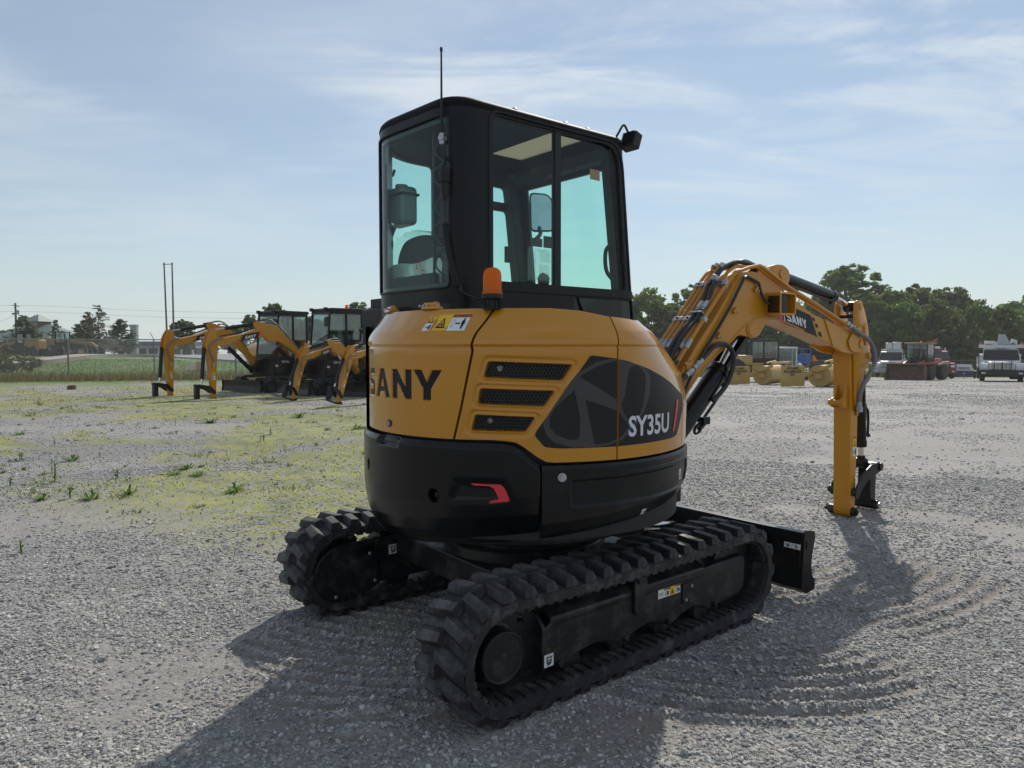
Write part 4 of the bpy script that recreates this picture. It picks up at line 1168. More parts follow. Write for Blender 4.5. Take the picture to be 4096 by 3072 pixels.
h3 = dg([(-110.6, 1.221), (-107.58, 1.030), (-103, 1.035), (-98.5, 1.0565), (-95.9, 1.093), (-95.6, 1.105), (-99.9, 1.1688), (-105, 1.195)])
h4 = dg([(-98.6, 1.197), (-97.2, 1.24), (-96.3, 1.3169), (-95.4, 1.352), (-93.2, 1.3655), (-90.4, 1.349), (-88.9, 1.322), (-88.6, 1.286), (-89.9, 1.1898), (-92.0, 1.132), (-94.6, 1.107), (-97.6, 1.155)])
def cut(loops, p0, p1):
    """the part of a flat shape between two angles"""
    v, f = fill2d(loops)
    bm = bmesh.new(); bv = [bm.verts.new((*q, 0)) for q in v]
    for q in f:
        try: bm.faces.new([bv[i] for i in q])
        except ValueError: pass
    bmesh.ops.bisect_plane(bm, geom=bm.verts[:] + bm.edges[:] + bm.faces[:], plane_co=(p0 * AR, 0, 0), plane_no=(-1, 0, 0), clear_outer=True)
    bmesh.ops.bisect_plane(bm, geom=bm.verts[:] + bm.edges[:] + bm.faces[:], plane_co=(p1 * AR, 0, 0), plane_no=(1, 0, 0), clear_outer=True)
    bm.verts.index_update(); r = [(q.co.x, q.co.y) for q in bm.verts], [tuple(w.index for w in q.verts) for q in bm.faces]; bm.free(); return r
hs = lambda x, y, o: hmap(o)(x, y)
sticker("hood_graphic", PANEL, [(fill2d([gl]), 0), (cut([ringo, h1, h2, h3, h4], -130, -100.2), 1)], hs, gm, .02, lift=.0012, ystep=.05)
sticker("hood_graphic", COVER, [(fill2d([gr]), 0), (cut([ringo, h1, h2, h3, h4], -99.55, -60), 1)], hs, gm, .015, lift=.0012, ystep=.015)
tv, tf = text2d("SY35U", .0885, 0, 0, .0030, 1.0); tx = max(p[0] for p in tv)
mp = lambda x: (-95.95 + (x / tx) * (95.95 - 76.3)) * AR
sticker("model_lettering", COVER, [(([(mp(p[0]), 1.057 + p[1]) for p in tv], tf), 2), (fill2d([dg([(-70.44, 1.1967), (-68.6, 1.1963), (-71.9, 1.0515), (-73.53, 1.0522)])]), 3), (fill2d([dg([(-68.4, 1.1963), (-67.6, 1.190), (-70.6, 1.0515), (-71.7, 1.0515)])]), 1)], lambda x, y, o: hmap(o + .0025)(x, y), gm, .012, ystep=.03)
# warning stickers on the engine door
W0, W1, WZ0, WZ1 = -158.6, -146.0, 1.509, 1.5865
def wst(x, y, o):
    return hmap(o)((W0 + x * (W1 - W0) + (y - .5) * 1.4) * AR, WZ0 + y * (WZ1 - WZ0))
asp = (W1 - W0) * AR / (WZ1 - WZ0)
def sq(vf): return [(p[0] / asp, p[1]) for p in vf[0]], vf[1]
sticker("warning_sticker", DOOR, [(quad(0, 0, 1, 1), 1), (sq(fill2d([rect(.03, .03, .48 * asp, .97), rect(.045, .045, .48 * asp - .015, .955)])), 3), (sq(tri(.25 * asp, .46, .34)), 3),
        (sq(fill2d([[(.25 * asp - .16, .36), (.25 * asp + .02, .44), (.25 * asp + .10, .62), (.25 * asp + .13, .60), (.25 * asp + .07, .42), (.25 * asp + .16, .32), (.25 * asp + .12, .29), (.25 * asp, .36), (.25 * asp - .16, .31)]])), 3), (sq(fill2d([rect(.25 * asp - .17, .24, .25 * asp + .17, .27)])), 3),
        (quad(.49, .03, .985, .76), 0), (quad(.49, .78, .985, .97), 2), (sq(text2d("WARNING", .145, .60 * asp, .80, .004)), 3), (sq(tri(.545 * asp, .87, .085, False)), 3), (sq(fill2d([rect(.55 * asp, .24, .62 * asp, .64), rect(.555 * asp, .255, .615 * asp, .625)])), 3), (sq(arrow(.65 * asp, .78 * asp, .44, .075)), 3), (sq(man(.86 * asp, .14, .60)), 3)], wst, ST_M, .08)
def wst2(x, y, o): return hmap(o - .0003)((-162.1 + x * 3.3 + (y - .5) * 1.5) * AR, 1.511 + y * .0735)
sticker("warning_sticker", DOOR, [(quad(0, 0, 1, 1), 1), (quad(.06, .88, .94, .97), 2), (quad(.04, .02, .96, .46), 0), ((lambda vf: ([(p[0] / .66, p[1]) for p in vf[0]], vf[1]))(tri(.33, .66, .20)), 3), ((lambda vf: ([(p[0] / .66, p[1]) for p in vf[0]], vf[1]))(arrow(.18, .40, .24, .06)), 3), ((lambda vf: ([(p[0] / .66, p[1]) for p in vf[0]], vf[1]))(fill2d([ellipse(.50, .24, .08, .16, 16)])), 3)], wst2, ST_M, .3)
mb = MB(); c = Vector(hmap(0)(-178.08 * AR, 1.0944)); n = Vector((math.cos(R(-178)), math.sin(R(-178)), 0)); mb.cyl(c - n * .002, c + n * .006, .0165, n=24); mb.cyl(c, c + n * .008, .010, n=20, m=1); mb.box(c + n * .0085, (.001, .002, .010), m=0); mb.build("door_lock", [PLAST, STEEL], DOOR)
for p in (-163.5, -194.5):                     # hinge barrels on the top rim
    mb = MB(); c = Vector(cylpt(p, float(Ry(p)) - .098, 1.628)); t = Vector((-math.sin(R(p)), math.cos(R(p)), 0)); mb.cyl(c - t * .042, c + t * .015, .013, n=14); mb.cyl(c + t * .017, c + t * .034, .0155, n=14)
    n = Vector((math.cos(R(p)), math.sin(R(p)), 0)); mb.box(c - Vector((0, 0, .012)), (.05, .085, .012), Matrix.Rotation(R(p), 3, "Z")); 
    for k in (-1, 0, 1): mb.cyl(c - t * (.035 + k * .02) + n * .02 - Vector((0, 0, .008)), c - t * (.035 + k * .02) + n * .02 + Vector((0, 0, .002)), .006, n=6, m=1)
    mb.build("door_hinge", [YEL, STEEL], DOOR, bevel=.0015)
# amber beacon on its base
bc = (-.735 * math.cos(R(40.9)), -.735 * math.sin(R(40.9)), 0)
b = MB(); b.lathe([(.036, 1.600), (.036, 1.640), (.041, 1.645), (.0455, 1.648), (.0455, 1.664), (.041, 1.668)], bc, "Z", 28)
for k in range(14):
    a = k * 2 * math.pi / 14; b.box((bc[0] + .039 * math.cos(a), bc[1] + .039 * math.sin(a), 1.622), (.006, .006, .034), a)
bo = b.build("beacon", [PLAST], EXC, bevel=.001)
b = MB(); pr = []
for k in range(15): pr += [(.0425 if k % 2 else .0412, 1.668 + k * .0055)]
pr = [(.0435, 1.667), (.0435, 1.675)] + [(.0405 - k * .0001, 1.678 + k * .0055) for k in range(13)] + [(.0375, 1.757), (.032, 1.768), (.022, 1.776), (.010, 1.780), (.001, 1.781)]
b.lathe(pr, bc, "Z", 36); b.build("beacon_lens", [AMBER], bo)
b = MB(); b.lathe([(.018, 1.668), (.024, 1.70), (.024, 1.73), (.012, 1.75), (.001, 1.752)], bc, "Z", 16); b.build("beacon_lamp", [mat("beacon_reflector", (.55, .28, .06), .3)], bo)
# ------------------------------------------------------------------ cab
CABP = rounded([(.615, .635), (.615, -.25), (-.597, -.25), (-.640, .37), (-.37, .70), (.615, .70)], [0, .05, .15, .12, .2, .05], 8)
CABS = [0.0]
for i in range(len(CABP)):
    p, q = CABP[i], CABP[(i + 1) % len(CABP)]; CABS.append(CABS[-1] + math.hypot(q[0] - p[0], q[1] - p[1]))
CABL = CABS[-1]
def cab2(s, off=0.0):
    s = min(max(s, 0.0), CABL - 1e-6)
    i = int(np.searchsorted(CABS, s, side="right")) - 1
    p, q = Vector(CABP[i]), Vector(CABP[(i + 1) % len(CABP)]); t = (s - CABS[i]) / (CABS[i + 1] - CABS[i])
    d = (q - p).normalized(); pos = p.lerp(q, t)
    # blend normals across the joints so that offsets stay smooth
    pp = Vector(CABP[i - 1]); nn = Vector(CABP[(i + 2) % len(CABP)])
    d0 = (p - pp).normalized() + d; d1 = d + (nn - q).normalized(); dd = d0.lerp(d1, t).normalized()
    return pos + Vector((-dd.y, dd.x)) * off
def lean(x, z): return x - .105 * (z - 1.70) * min(max((x + .05) / .62, 0), 1) ** 2
def cabpt(s, z, off=0.0):
    q = cab2(s, off); return (lean(q.x, z), q.y, z)
def s_of(x, y):
    best = None
    for i in range(len(CABP)):
        p, q = Vector(CABP[i]), Vector(CABP[(i + 1) % len(CABP)]); e = q - p
        t = min(max((Vector((x, y)) - p).dot(e) / e.dot(e), 0), 1); d = (p.lerp(q, t) - Vector((x, y))).length
        if best is None or d < best[0]: best = (d, CABS[i] + t * e.length)
    return best[1]
sR = lambda x: s_of(x, -.25); sL = lambda x: s_of(x, .70)
CAB = empty("cab", (0, 0, 0)); CAB.parent = EXC
def wall(name, loops, mats, parent, off=0.0, th=.0, step=.03):
    v, f = map2d(fill2d(loops), lambda s, z: cabpt(s, z, off), step)
    me = bpy.data.meshes.new(name); me.from_pydata(v, [], [q[::-1] for q in f]); me.update()
    bm = bmesh.new(); bm.from_mesh(me); bmesh.ops.remove_doubles(bm, verts=bm.verts, dist=1e-5); bmesh.ops.recalc_face_normals(bm, faces=bm.faces); bm.to_mesh(me); bm.free()
    # outward check on the first face
    c = me.polygons[0].center; n = me.polygons[0].normal
    if n.x * (c.x - 0) + n.y * (c.y - .22) < 0: me.flip_normals()
    o = finish(me, name, mats, parent, smooth=35)
    if th:
        sd = o.modifiers.new("thick", "SOLIDIFY"); sd.thickness = th; sd.offset = -1
    return o
ZT = 2.528
side_open = rounded([(sR(.548), 1.752), (sR(-.372), 1.752), (sR(-.372), 2.512), (sR(.548), 2.512)], [.03, .05, .05, .13], 6)
low_open = rounded([(sR(.605), 1.52), (sR(.262), 1.52), (sR(.175), 1.702), (sR(.605), 1.702)], .02, 4)
rear_r, rear_l = s_of(-.575, -.19), s_of(-.612, .425)
rear_open = rounded([(rear_r, 1.712), (rear_l, 1.712), (rear_l, 2.488), (rear_r, 2.488)], .03, 5)
lrear_open = rounded([(s_of(-.485, .57), 1.70), (sL(-.105), 1.70), (sL(-.105), 2.495), (s_of(-.485, .57), 2.495)], .03, 4)
ldoor_lo = rounded([(sL(.02), 1.66), (sL(.525), 1.66), (sL(.50), 2.302), (sL(.02), 2.302)], .03, 4)
ldoor_hi = rounded([(sL(.02), 2.352), (sL(.50), 2.352), (sL(.49), 2.445), (sL(.02), 2.455)], .025, 4)
sF = lambda y: (s_of(.615, y))
fw_a = [(.065, 1.765), (sF(-.115), 1.765), (sF(-.115), 2.428), (.065, 2.428)]
CW_ = wall("cab_frame", [[(0, 1.40), (CABL - 1e-4, 1.40), (CABL - 1e-4, ZT), (0, ZT)], side_open, low_open, rear_open, lrear_open, ldoor_lo, ldoor_hi, fw_a], [CABBLK], CAB, th=.035)
# pressed door-style panels and seams on the wall
mb = MB()
def seal(loop, r, off, mb):
    pts = []
    n = len(loop)
    for i in range(n):
        p, q = loop[i], loop[(i + 1) % n]; k = max(1, int(math.hypot(q[0] - p[0], q[1] - p[1]) / .04))
        pts += [(p[0] + (q[0] - p[0]) * j / k, p[1] + (q[1] - p[1]) * j / k) for j in range(k)]
    pts.append(pts[0])
    mb.tube([cabpt(s, z, off) for s, z in pts], r, 6, caps=False)
seal(rounded([(sR(.585), 1.722), (sR(-.392), 1.722), (sR(-.392), 2.532), (sR(.585), 2.532)], [.02, .04, .06, .14], 6), .006, .001, mb)
mb.build("window_seal", [PLAST], CAB)
mb = MB(); seal(rear_open, .006, .001, mb); mb.build("rear_window_seal", [PLAST], CAB)
mb = MB(); seal(low_open, .005, .001, mb); mb.build("lower_window_seal", [PLAST], CAB)
wall("side_band", [rounded([(sR(.60), 1.706), (sR(-.43), 1.706), (sR(-.43), 1.748), (sR(.59), 1.748)], .01, 2)], [CABBLK], CAB, off=.010, th=.012)
wall("lower_panel", [rounded([(sR(.232), 1.50), (sR(-.36), 1.50), (sR(-.36), 1.697), (sR(.146), 1.697)], [.0, .02, .02, .025], 4)], [CABBLK], CAB, off=.012, th=.014)
# roof: rounded rim, rising middle, a tinted hatch in it
def roof():
    mb = MB(); n = 120; rings = []
    rim = [cab2(CABL * i / n) for i in range(n)]
    c = Vector((.0, .22))
    hx0, hx1, hy0, hy1 = .17, .47, -.16, .48
    inner = []
    for p in rim:
        d = p - c; hc = Vector(((hx0 + hx1) / 2, (hy0 + hy1) / 2)); q = p - hc
        t = min((hx1 - hx0) / 2 / max(abs(q.x), 1e-6), (hy1 - hy0) / 2 / max(abs(q.y), 1e-6)); inner.append(hc + q * t)
    def ring(inset, z, mix=0):
        k = len(mb.v)
        for i, p in enumerate(rim):
            q = cab2(CABL * i / n, -inset); q = q.lerp(inner[i], mix); mb.v.append((lean(q.x, min(z, 2.55)), q.y, z)); 
        return k
    spec = [(0, ZT - .001, 0), (-.004, ZT + .012, 0), (.002, ZT + .028, 0), (.016, ZT + .042, 0), (.045, ZT + .052, 0), (.06, ZT + .060, .3), (.06, ZT + .068, .7), (.06, ZT + .070, 1), (.06, ZT + .046, 1)]
    ks = [ring(*s_) for s_ in spec]
    lo = [ring(.05, ZT + .044, 1), ring(.05, ZT + .020, .6), ring(.045, ZT + .004, .1), ring(.035, ZT - .02, 0)]
    allk = ks + lo[0:1] + lo[1:]
    for a, b in zip(allk[:-1], allk[1:]):
        for i in range(n): mb.f.append((a + i, b + i, b + (i + 1) % n, a + (i + 1) % n)); mb.m.append(0)
    o = mb.build("roof", [mat("roof_black_paint", (.005, .0053, .0065), .62, spec=.15)], CAB, smooth=50)
    bm = bmesh.new(); bm.from_mesh(o.data); bmesh.ops.remove_doubles(bm, verts=bm.verts, dist=1e-5); bmesh.ops.recalc_face_normals(bm, faces=bm.faces); bm.to_mesh(o.data); bm.free()
    m = bpy.data.materials.new("hatch_plastic"); m.use_nodes = True; nt = m.node_tree; nt.nodes.clear()
    out = nt.nodes.new("ShaderNodeOutputMaterial"); t = nt.nodes.new("ShaderNodeBsdfTranslucent"); t.inputs[0].default_value = (.62, .55, .46, 1); dfs = nt.nodes.new("ShaderNodeBsdfDiffuse"); dfs.inputs[0].default_value = (.35, .32, .28, 1)
    mx = nt.nodes.new("ShaderNodeMixShader"); mx.inputs[0].default_value = .3; nt.links.new(t.outputs[0], mx.inputs[1]); nt.links.new(dfs.outputs[0], mx.inputs[2]); nt.links.new(mx.outputs[0], out.inputs[0])
    h = MB(); h.span((lean(hx0 - .01, 2.55), hy0 - .01, ZT + .050), (lean(hx1 + .01, 2.55), hy1 + .01, ZT + .056)); h.build("roof_hatch", [m], CAB)
roof()
# panes
def pane(name, loop, off, mat_=GLASS): return wall(name, [loop], [mat_], CAB, off=off)
mid = sR(.04)
pane("side_window", rounded([(mid, 1.757), (sR(-.370), 1.757), (sR(-.370), 2.510), (mid, 2.510)], .02, 3), -.010)
pane("side_window", rounded([(sR(.546), 1.757), (mid - .0, 1.757), (mid, 2.510), (sR(.546), 2.510)], [.02, .0, .0, .12], 5), -.020)
mb = MB(); A = [cabpt(mid + d, z, o) for z in (1.752, 2.513) for d, o in ((-.021, -.004), (.021, -.004), (.021, -.03), (-.021, -.03))]
mb.add(A, [(0, 1, 5, 4), (1, 2, 6, 5), (2, 3, 7, 6), (3, 0, 4, 7)]); mb.build("window_divider", [PLAST], CAB)
pane("rear_window", rear_open, -.006)
pane("lower_window", low_open, -.008)
pane("left_window", lrear_open, -.008, GLASS); pane("door_window", ldoor_lo, -.008); pane("door_window", ldoor_hi, -.008)
mb = MB(); A = [cabpt(sF(y), z, -.008) for y, z in ((-.13, 1.49), (.58, 1.49), (.58, 2.44), (-.13, 2.44))]; mb.add(A, [(0, 1, 2, 3)]); mb.build("windshield", [GLASS], CAB)
# dark printed borders on the rear pane
v1 = wall("frit_border", [rear_open, rounded([(rear_r + .018, 1.735), (rear_l - .02, 1.735), (rear_l - .02, 2.458), (rear_r + .018, 2.458)], .03, 4)], [mat("frit_print", (.006, .0065, .0075), .3)], CAB, off=-.010)
# interior
mb = MB(); mb.span((-.55, -.20, 1.42), (.56, .66, 1.46)); mb.span((-.56, -.18, 1.46), (-.42, .60, 1.70)); mb.prism([(-.60, 1.46), (-.60, 1.64), (-.45, 1.70), (-.30, 1.70), (-.30, 1.46)], -.22, .62); mb.build("cab_floor", [INTERIOR], CAB)
mb = MB()
mb.prism([(lean(.60, 2.5) - .04, 2.50), (lean(.60, 1.5) - .02, 1.48), (lean(.60, 1.5) - .075, 1.48), (lean(.60, 2.5) - .10, 2.50)], -.235, -.165)
mb.prism([(lean(.60, 2.5) - .04, 2.50), (lean(.60, 1.5) - .02, 1.48), (lean(.60, 1.5) - .085, 1.48), (lean(.60, 2.5) - .11, 2.50)], .60, .675)
mb.span((-.085, .60, 1.46), (.0, .67, 2.5)); mb.span((.40, -.2, 2.445), (.50, .65, 2.51)); mb.build("cab_inner_posts", [INTERIOR], CAB, bevel=.008)
mb = MB(); mb.cyl((.42, .07, 2.47), (.42, .07, 2.44), .03, n=14); mb.cyl((.40, .30, 2.47), (.38, .30, 2.43), .05, n=16); mb.tube(spline([(.36, .36, 2.45), (.30, .40, 2.43), (.27, .43, 2.46)]), .012); mb.build("roof_lamp", [INTERIOR], CAB)
seat = MB(); seat.prism(rounded([(-.56, 1.62), (-.06, 1.60), (-.02, 1.66), (-.06, 1.72), (-.42, 1.72), (-.47, 1.80), (-.56, 1.80)], .03, 3), -.02, .46); so = seat.build("seat", [SEAT], CAB, bevel=.02)
bk = MB(); prof = rounded([(.02, 1.70), (.42, 1.70), (.425, 1.90), (.36, 1.99), (.22, 2.01), (.08, 1.99), (.015, 1.90)], [.02, .02, .05, .06, .1, .06, .05], 5)
bk.prism(prof, -.50, -.40, "X"); bk.build("seat_back", [SEAT], so, bevel=.025)
FILM = glass_mat("clear_film", (.93, .95, .95), .30, .12)
fb = MB(); pf = rounded([(-.02, 1.70), (.46, 1.70), (.46, 1.90), (.38, 2.005), (.22, 2.03), (.06, 2.005), (-.02, 1.90)], .05, 5)
n_ = len(pf); P0 = [(-.525 + .012 * math.sin(i * 2.3), y, z) for i, (y, z) in enumerate(pf)]; P1 = [(-.36 + .014 * math.sin(i * 3.1), y + .01 * math.sin(i * 1.7), z) for i, (y, z) in enumerate(pf)]
fb.add(P0 + P1, [(i, (i + 1) % n_, n_ + (i + 1) % n_, n_ + i) for i in range(n_)]); fb.build("seat_film", [glass_mat("seat_film", (.90, .93, .93), .07, .12)], so, smooth=None)
fs = MB(); W_ = 9
rows = [(-.515, 1.70), (-.528, 1.78), (-.524, 1.84), (-.53, 1.865)]
v_ = [(x + .008 * math.sin(k * 2.1 + i), -.04 + k * .062, z + .008 * math.sin(k * 1.3)) for i, (x, z) in enumerate(rows) for k in range(W_)]
fs.add(v_, [(i * W_ + k, i * W_ + k + 1, (i + 1) * W_ + k + 1, (i + 1) * W_ + k) for i in range(len(rows) - 1) for k in range(W_ - 1)])
WFILM = glass_mat("milky_film", (.62, .68, .68), .35, .2); fs.build("seat_cover", [mat("white_film", (.50, .54, .54), .35, trans=.35)], so, smooth=60)
def seatfn(x, y, o): return (-.536 - o, .175 - x, 1.735 + y)
sticker("seat_cover_print", so, [(quad(.052, 0, .058, .145), 5), ((lambda r: ([(.062 + p[1], .015 + p[0]) for p in r[0]], r[1]))(fill2d(block_word("SANY", .026, 0, 0, 1.0))), 5), (fill2d([ellipse(.015, .10, .027, .033, 24), ellipse(.015, .10, .024, .030, 24)]), 3), (fill2d([[(.015, .128), (.022, .098), (.030, .082), (.016, .092), (.000, .082), (.009, .100)]]), 5)], seatfn, ST_M)
bt = MB(); bp = rounded([(.36, 2.085), (.545, 2.085), (.545, 2.285), (.36, 2.285)], .03, 4); bt.prism(bp, -.50, -.40, "X"); btl = bt.build("washer_bottle", [mat("bottle_plastic", (.22, .29, .31), .35, trans=.25)], CAB, bevel=.03, seg=4)
bt = MB(); bt.span((-.503, .353, 2.235), (-.397, .553, 2.248)); bt.build("strap", [PLAST], btl, bevel=.002); bt = MB(); bt.cyl((-.45, .45, 2.28), (-.45, .45, 2.303), .033, n=18); bt.build("filler_cap", [mat("bottle_cap", (.25, .32, .34), .4)], btl, bevel=.003)
bt = MB(); bt.tube(spline([(-.45, .53, 2.09), (-.46, .55, 2.04), (-.47, .53, 2.00), (-.46, .56, 1.96), (-.48, .55, 2.02)]), .012); bt.build("hose", [HOSE], btl)
for y0, y1, z0, z1 in ((.30, .425, 2.36, 2.50),): 
    mb = MB(); mb.add([cabpt(s_of(-.62, y1), z0 + .02, -.02), cabpt(s_of(-.62, y0), z0, -.02), cabpt(s_of(-.62, y0), z1, -.02), cabpt(s_of(-.62, y1), z1, -.02)], [(0, 1, 2, 3)]); mb.build("window_label", [mat("grey_film", (.10, .14, .15), .5)], CAB)
mb = MB(); mb.tube(spline([(-.42, .66, 2.44), (-.42, .64, 2.40), (-.42, .60, 2.385), (-.42, .575, 2.41)]), .008); mb.build("coat_hook", [PLAST], CAB)
mb = MB(); mb.span((-.02, .48, 1.70), (.20, .60, 1.80)); mb.cyl((.18, .54, 1.80), (.16, .54, 1.90), .02); mb.cyl((.12, -.07, 1.60), (.10, -.07, 1.795), .018); mb.lathe([(.015, 0), (.03, .02), (.033, .05), (.02, .075), (.001, .08)], (.10, -.07, 1.755), "Z", 14); mb.build("control_console", [INTERIOR], CAB, bevel=.01)
mb = MB(); mb.box((.395, .60, 2.02), (.045, .02, .10)); mb.box((.42, .61, 2.05), (.05, .01, .012)); mb.box((.42, .61, 1.99), (.05, .01, .012)); mb.build("monitor", [PLAST], CAB, bevel=.004)
mb = MB(); mb.tube(spline([cabpt(sR(.50), 2.005, -.05), cabpt(sR(.475), 1.96, -.07), cabpt(sR(.475), 1.86, -.07), cabpt(sR(.515), 1.80, -.05)], 5), .011, 8); mb.prism([(lean(.53, 2.0), 2.03), (lean(.50, 2.0), 2.03), (lean(.50, 2.0), 1.965), (lean(.56, 1.8), 1.76), (lean(.575, 1.8), 1.76)], -.225, -.21); mb.build("grab_handle", [PLAST], CAB)
mb = MB(); mb.prism(rounded([(.515, 1.90), (.53, 1.90), (.527, 1.985), (.512, 1.985)], .004, 2), -.2445, -.235); mb.build("window_latch", [PLAST], CAB)
# papers on the glass
PAPER = glass_mat("chart_film", (.86, .88, .88), .12, .3)
def onside(off): return lambda x, y, o: cabpt(sR(x), y, off - o)
cm = [PAPER, CHAR_ST, GREY_ST]
L_ = [(quad(-.152, 1.77, .010, 1.93), 0)]
ln = []
for x0, x1, z0, z1, nx, nz in ((-.072, -.005, 1.862, 1.915, 8, 9), (-.072, -.005, 1.797, 1.850, 8, 9), (-.142, -.090, 1.80, 1.908, 4, 7)):
    for i in range(nx + 1): x = x0 + (x1 - x0) * i / nx; ln.append(rect(x - .0004, z0, x + .0004, z1))
    for i in range(nz + 1): z = z0 + (z1 - z0) * i / nz; ln.append(rect(x0, z - .0004, x1, z + .0004))
for r_ in ln: L_.append((fill2d([r_]), 1))
tv, tf = text2d("Rated Lift Capacity Chart", .006, 0, 0, .0001); tw = max(p[0] for p in tv)
L_.append((([(-.01 - p[0] / tw * .07, 1.9185 + p[1]) for p in tv], [q[::-1] for q in tf]), 1))
for k in range(5): L_.append((fill2d([rect(-.142 + k * .029, 1.777, -.142 + k * .029 + .026, 1.790), rect(-.1412 + k * .029, 1.7778, -.142 + k * .029 + .0252, 1.7892)]), 1))
L_.append((fill2d([[(-.104, 1.855), (-.090, 1.855), (-.090, 1.862), (-.092, 1.875), (-.100, 1.875), (-.104, 1.868)], [(-.1025, 1.8565), (-.0915, 1.8565), (-.0915, 1.862), (-.093, 1.8735), (-.0992, 1.8735), (-.1025, 1.867)]]), 1)); L_.append((poly((-.10, 1.872), (-.118, 1.895), (-.1165, 1.896), (-.0985, 1.873)), 1))
sticker("load_chart", CAB, L_, onside(-.013), cm, lift=.0004)
sticker("window_label", CAB, [(quad(-.135, 1.934, -.056, 1.976), 2)], onside(-.013), cm); sticker("window_label", CAB, [(quad(-.050, 1.934, .010, 1.992), 2)], onside(-.013), cm)
tanm = [mat("tan_label", (.30, .22, .12), .5), CHAR_ST, WHITE_ST, ORANGE_ST]
sticker("window_warning", CAB, [(quad(.300, 2.318, .385, 2.372), 0), (quad(.345, 2.322, .382, 2.355), 2), (quad(.345, 2.357, .382, 2.370), 3), (tri(.322, 2.344, .016), 1), (fill2d([ellipse(.364, 2.337, .010, .012, 14), ellipse(.364, 2.337, .006, .008, 14)]), 1)], onside(-.0185), tanm)
# aerial, cable and curled lead on the rear right pillar
sp = s_of(-.588, -.175)
pp = lambda z, o, ds=0.0: Vector(cabpt(sp + ds, z, o))
mb = MB(); base = pp(2.375, .03); tip = base + Vector((.02, .03, .39)); mb.tube([base - Vector((0, 0, .02)), base, base + (tip - base) * .5, tip], [.010, .008, .005, .0042], 8); mb.lathe([(.001, 0), (.0065, .004), (.0065, .02), (.001, .024)], tip, "Z", 8)
an = mb.build("antenna", [PLAST], CAB)
mb = MB(); b = pp(2.375, 0); q = pp(2.375, .042); mb.cyl(b, q, .014, n=12); mb.cyl(base - Vector((0, 0, .028)), base + Vector((0, 0, .022)), .011, n=12); mb.build("antenna_mount", [STEEL], an, bevel=.002)
mb = MB(); c0 = pp(2.20, .03, -.012); mb.tube([c0 + Vector((0, 0, .045)), c0 + Vector((0, 0, .02)), c0, c0 - Vector((0, 0, .06)), c0 - Vector((0, 0, .10))], [.020, .026, .022, .020, .012], 12); mb.tube(spline([c0 + Vector((0, 0, .03)), c0 + Vector((-.005, -.01, .09)), pp(2.29, .01, -.01), pp(2.25, .02, -.03), c0 + Vector((0, 0, -.01))]), .006, 6); mb.lathe([(.026, -.004), (.029, 0), (.026, .004)], c0 - Vector((0, 0, .02)), "Z", 14); mb.build("cable_plug", [PLAST], CAB)
mb = MB(); pts = [pp(2.10, .018, -.012)]
zz = np.linspace(2.0, 1.72, 34 * 8)
mb.tube([pp(2.12, .022, -.012), pp(2.06, .014, -.010), pp(2.0, .018, -.01)], .006, 6)
hel = []
for i, z in enumerate(zz):
    t = (2.0 - z) / .28; a = i * 2 * math.pi / 8; c = pp(z, .020, -.008 - .05 * t ** 1.5); hel.append(c + Vector((math.cos(a), math.sin(a), 0)) * .013)
mb.tube(hel, .0042, 5); mb.tube(spline([hel[-1], pp(1.69, .03, -.075), pp(1.655, .05, -.13), Vector((-.55, -.42, 1.63)), Vector((-.545, -.46, 1.622))]), .005, 6); mb.build("curled_lead", [HOSE], CAB)
mb = MB()
for k in range(5):                              # loose wiring seen behind the rear pane
    z = 2.42 - k * .13; mb.tube(spline([pp(z, -.035, .03), pp(z - .03, -.04, .09 + .03 * (k % 2)), pp(z - .075, -.04, .11), pp(z - .11, -.038, .07), pp(z - .13, -.035, .02)], 5), .005, 5)
mb.tube(spline([pp(2.47, -.045, .125), pp(2.2, -.045, .128), pp(1.9, -.045, .126), pp(1.72, -.045, .13)]), .007, 5); mb.build("wiring_loom", [HOSE], CAB)
# roof bolts, work light, mirror
mb = MB()
for s_ in (sR(-.22), sR(.30), sR(.12)): 
    q = cabpt(s_, ZT + .045, -.035); mb.lathe([(.016, -.006), (.016, .004), (.010, .009), (.001, .010)], q, "Z", 12)
mb.build("roof_bolt", [CABBLK], CAB)
wl = empty("work_light"); wl.parent = CAB; lx = lean(.60, 2.5)
mb = MB(); c = Vector((lx + .075, -.235, 2.565)); M = Matrix.Rotation(R(20), 3, "Y")
mb.box(c, (.055, .095, .085), M)
for k in range(7): mb.box(c + M @ Vector((-.030, 0, -.036 + k * .012)), (.020, .085, .004), M)
mb.build("lamp_housing", [PLAST], wl, bevel=.004); mb = MB(); mb.box(c + M @ Vector((.029, 0, 0)), (.004, .08, .07), M); mb.build("lamp_lens", [GLASS], wl)
mb = MB(); mb.tube(spline([(lx - .04, -.2, 2.54), (lx + .0, -.21, 2.55), (lx + .03, -.22, 2.53)]), .010); mb.tube(spline([(lx + .05, -.235, 2.61), (lx + .02, -.23, 2.645), (lx - .01, -.22, 2.60), (lx - .03, -.2, 2.55)]), .006); mb.build("lamp_bracket", [PLAST], wl)
mi = empty("mirror"); mi.parent = CAB
c = Vector((.86, .80, 2.36)); vd = (Vector((-2.4, -2.9, 1.44)) - c); ax = math.atan2(vd.y, vd.x)
M = Matrix.Rotation(ax + R(12), 3, "Z") @ Matrix.Rotation(R(-9), 3, "Y")
pf = rounded([(-.085, -.13), (.075, -.125), (.085, .02), (.055, .135), (-.085, .14)], [.03, .03, .05, .05, .03], 5)
v_ = [M @ Vector((.0, p[0], p[1])) + c for p in pf]; w_ = [M @ Vector((-.045, p[0] * .85, p[1] * .9)) + c for p in pf]; n_ = len(pf); mb = MB()
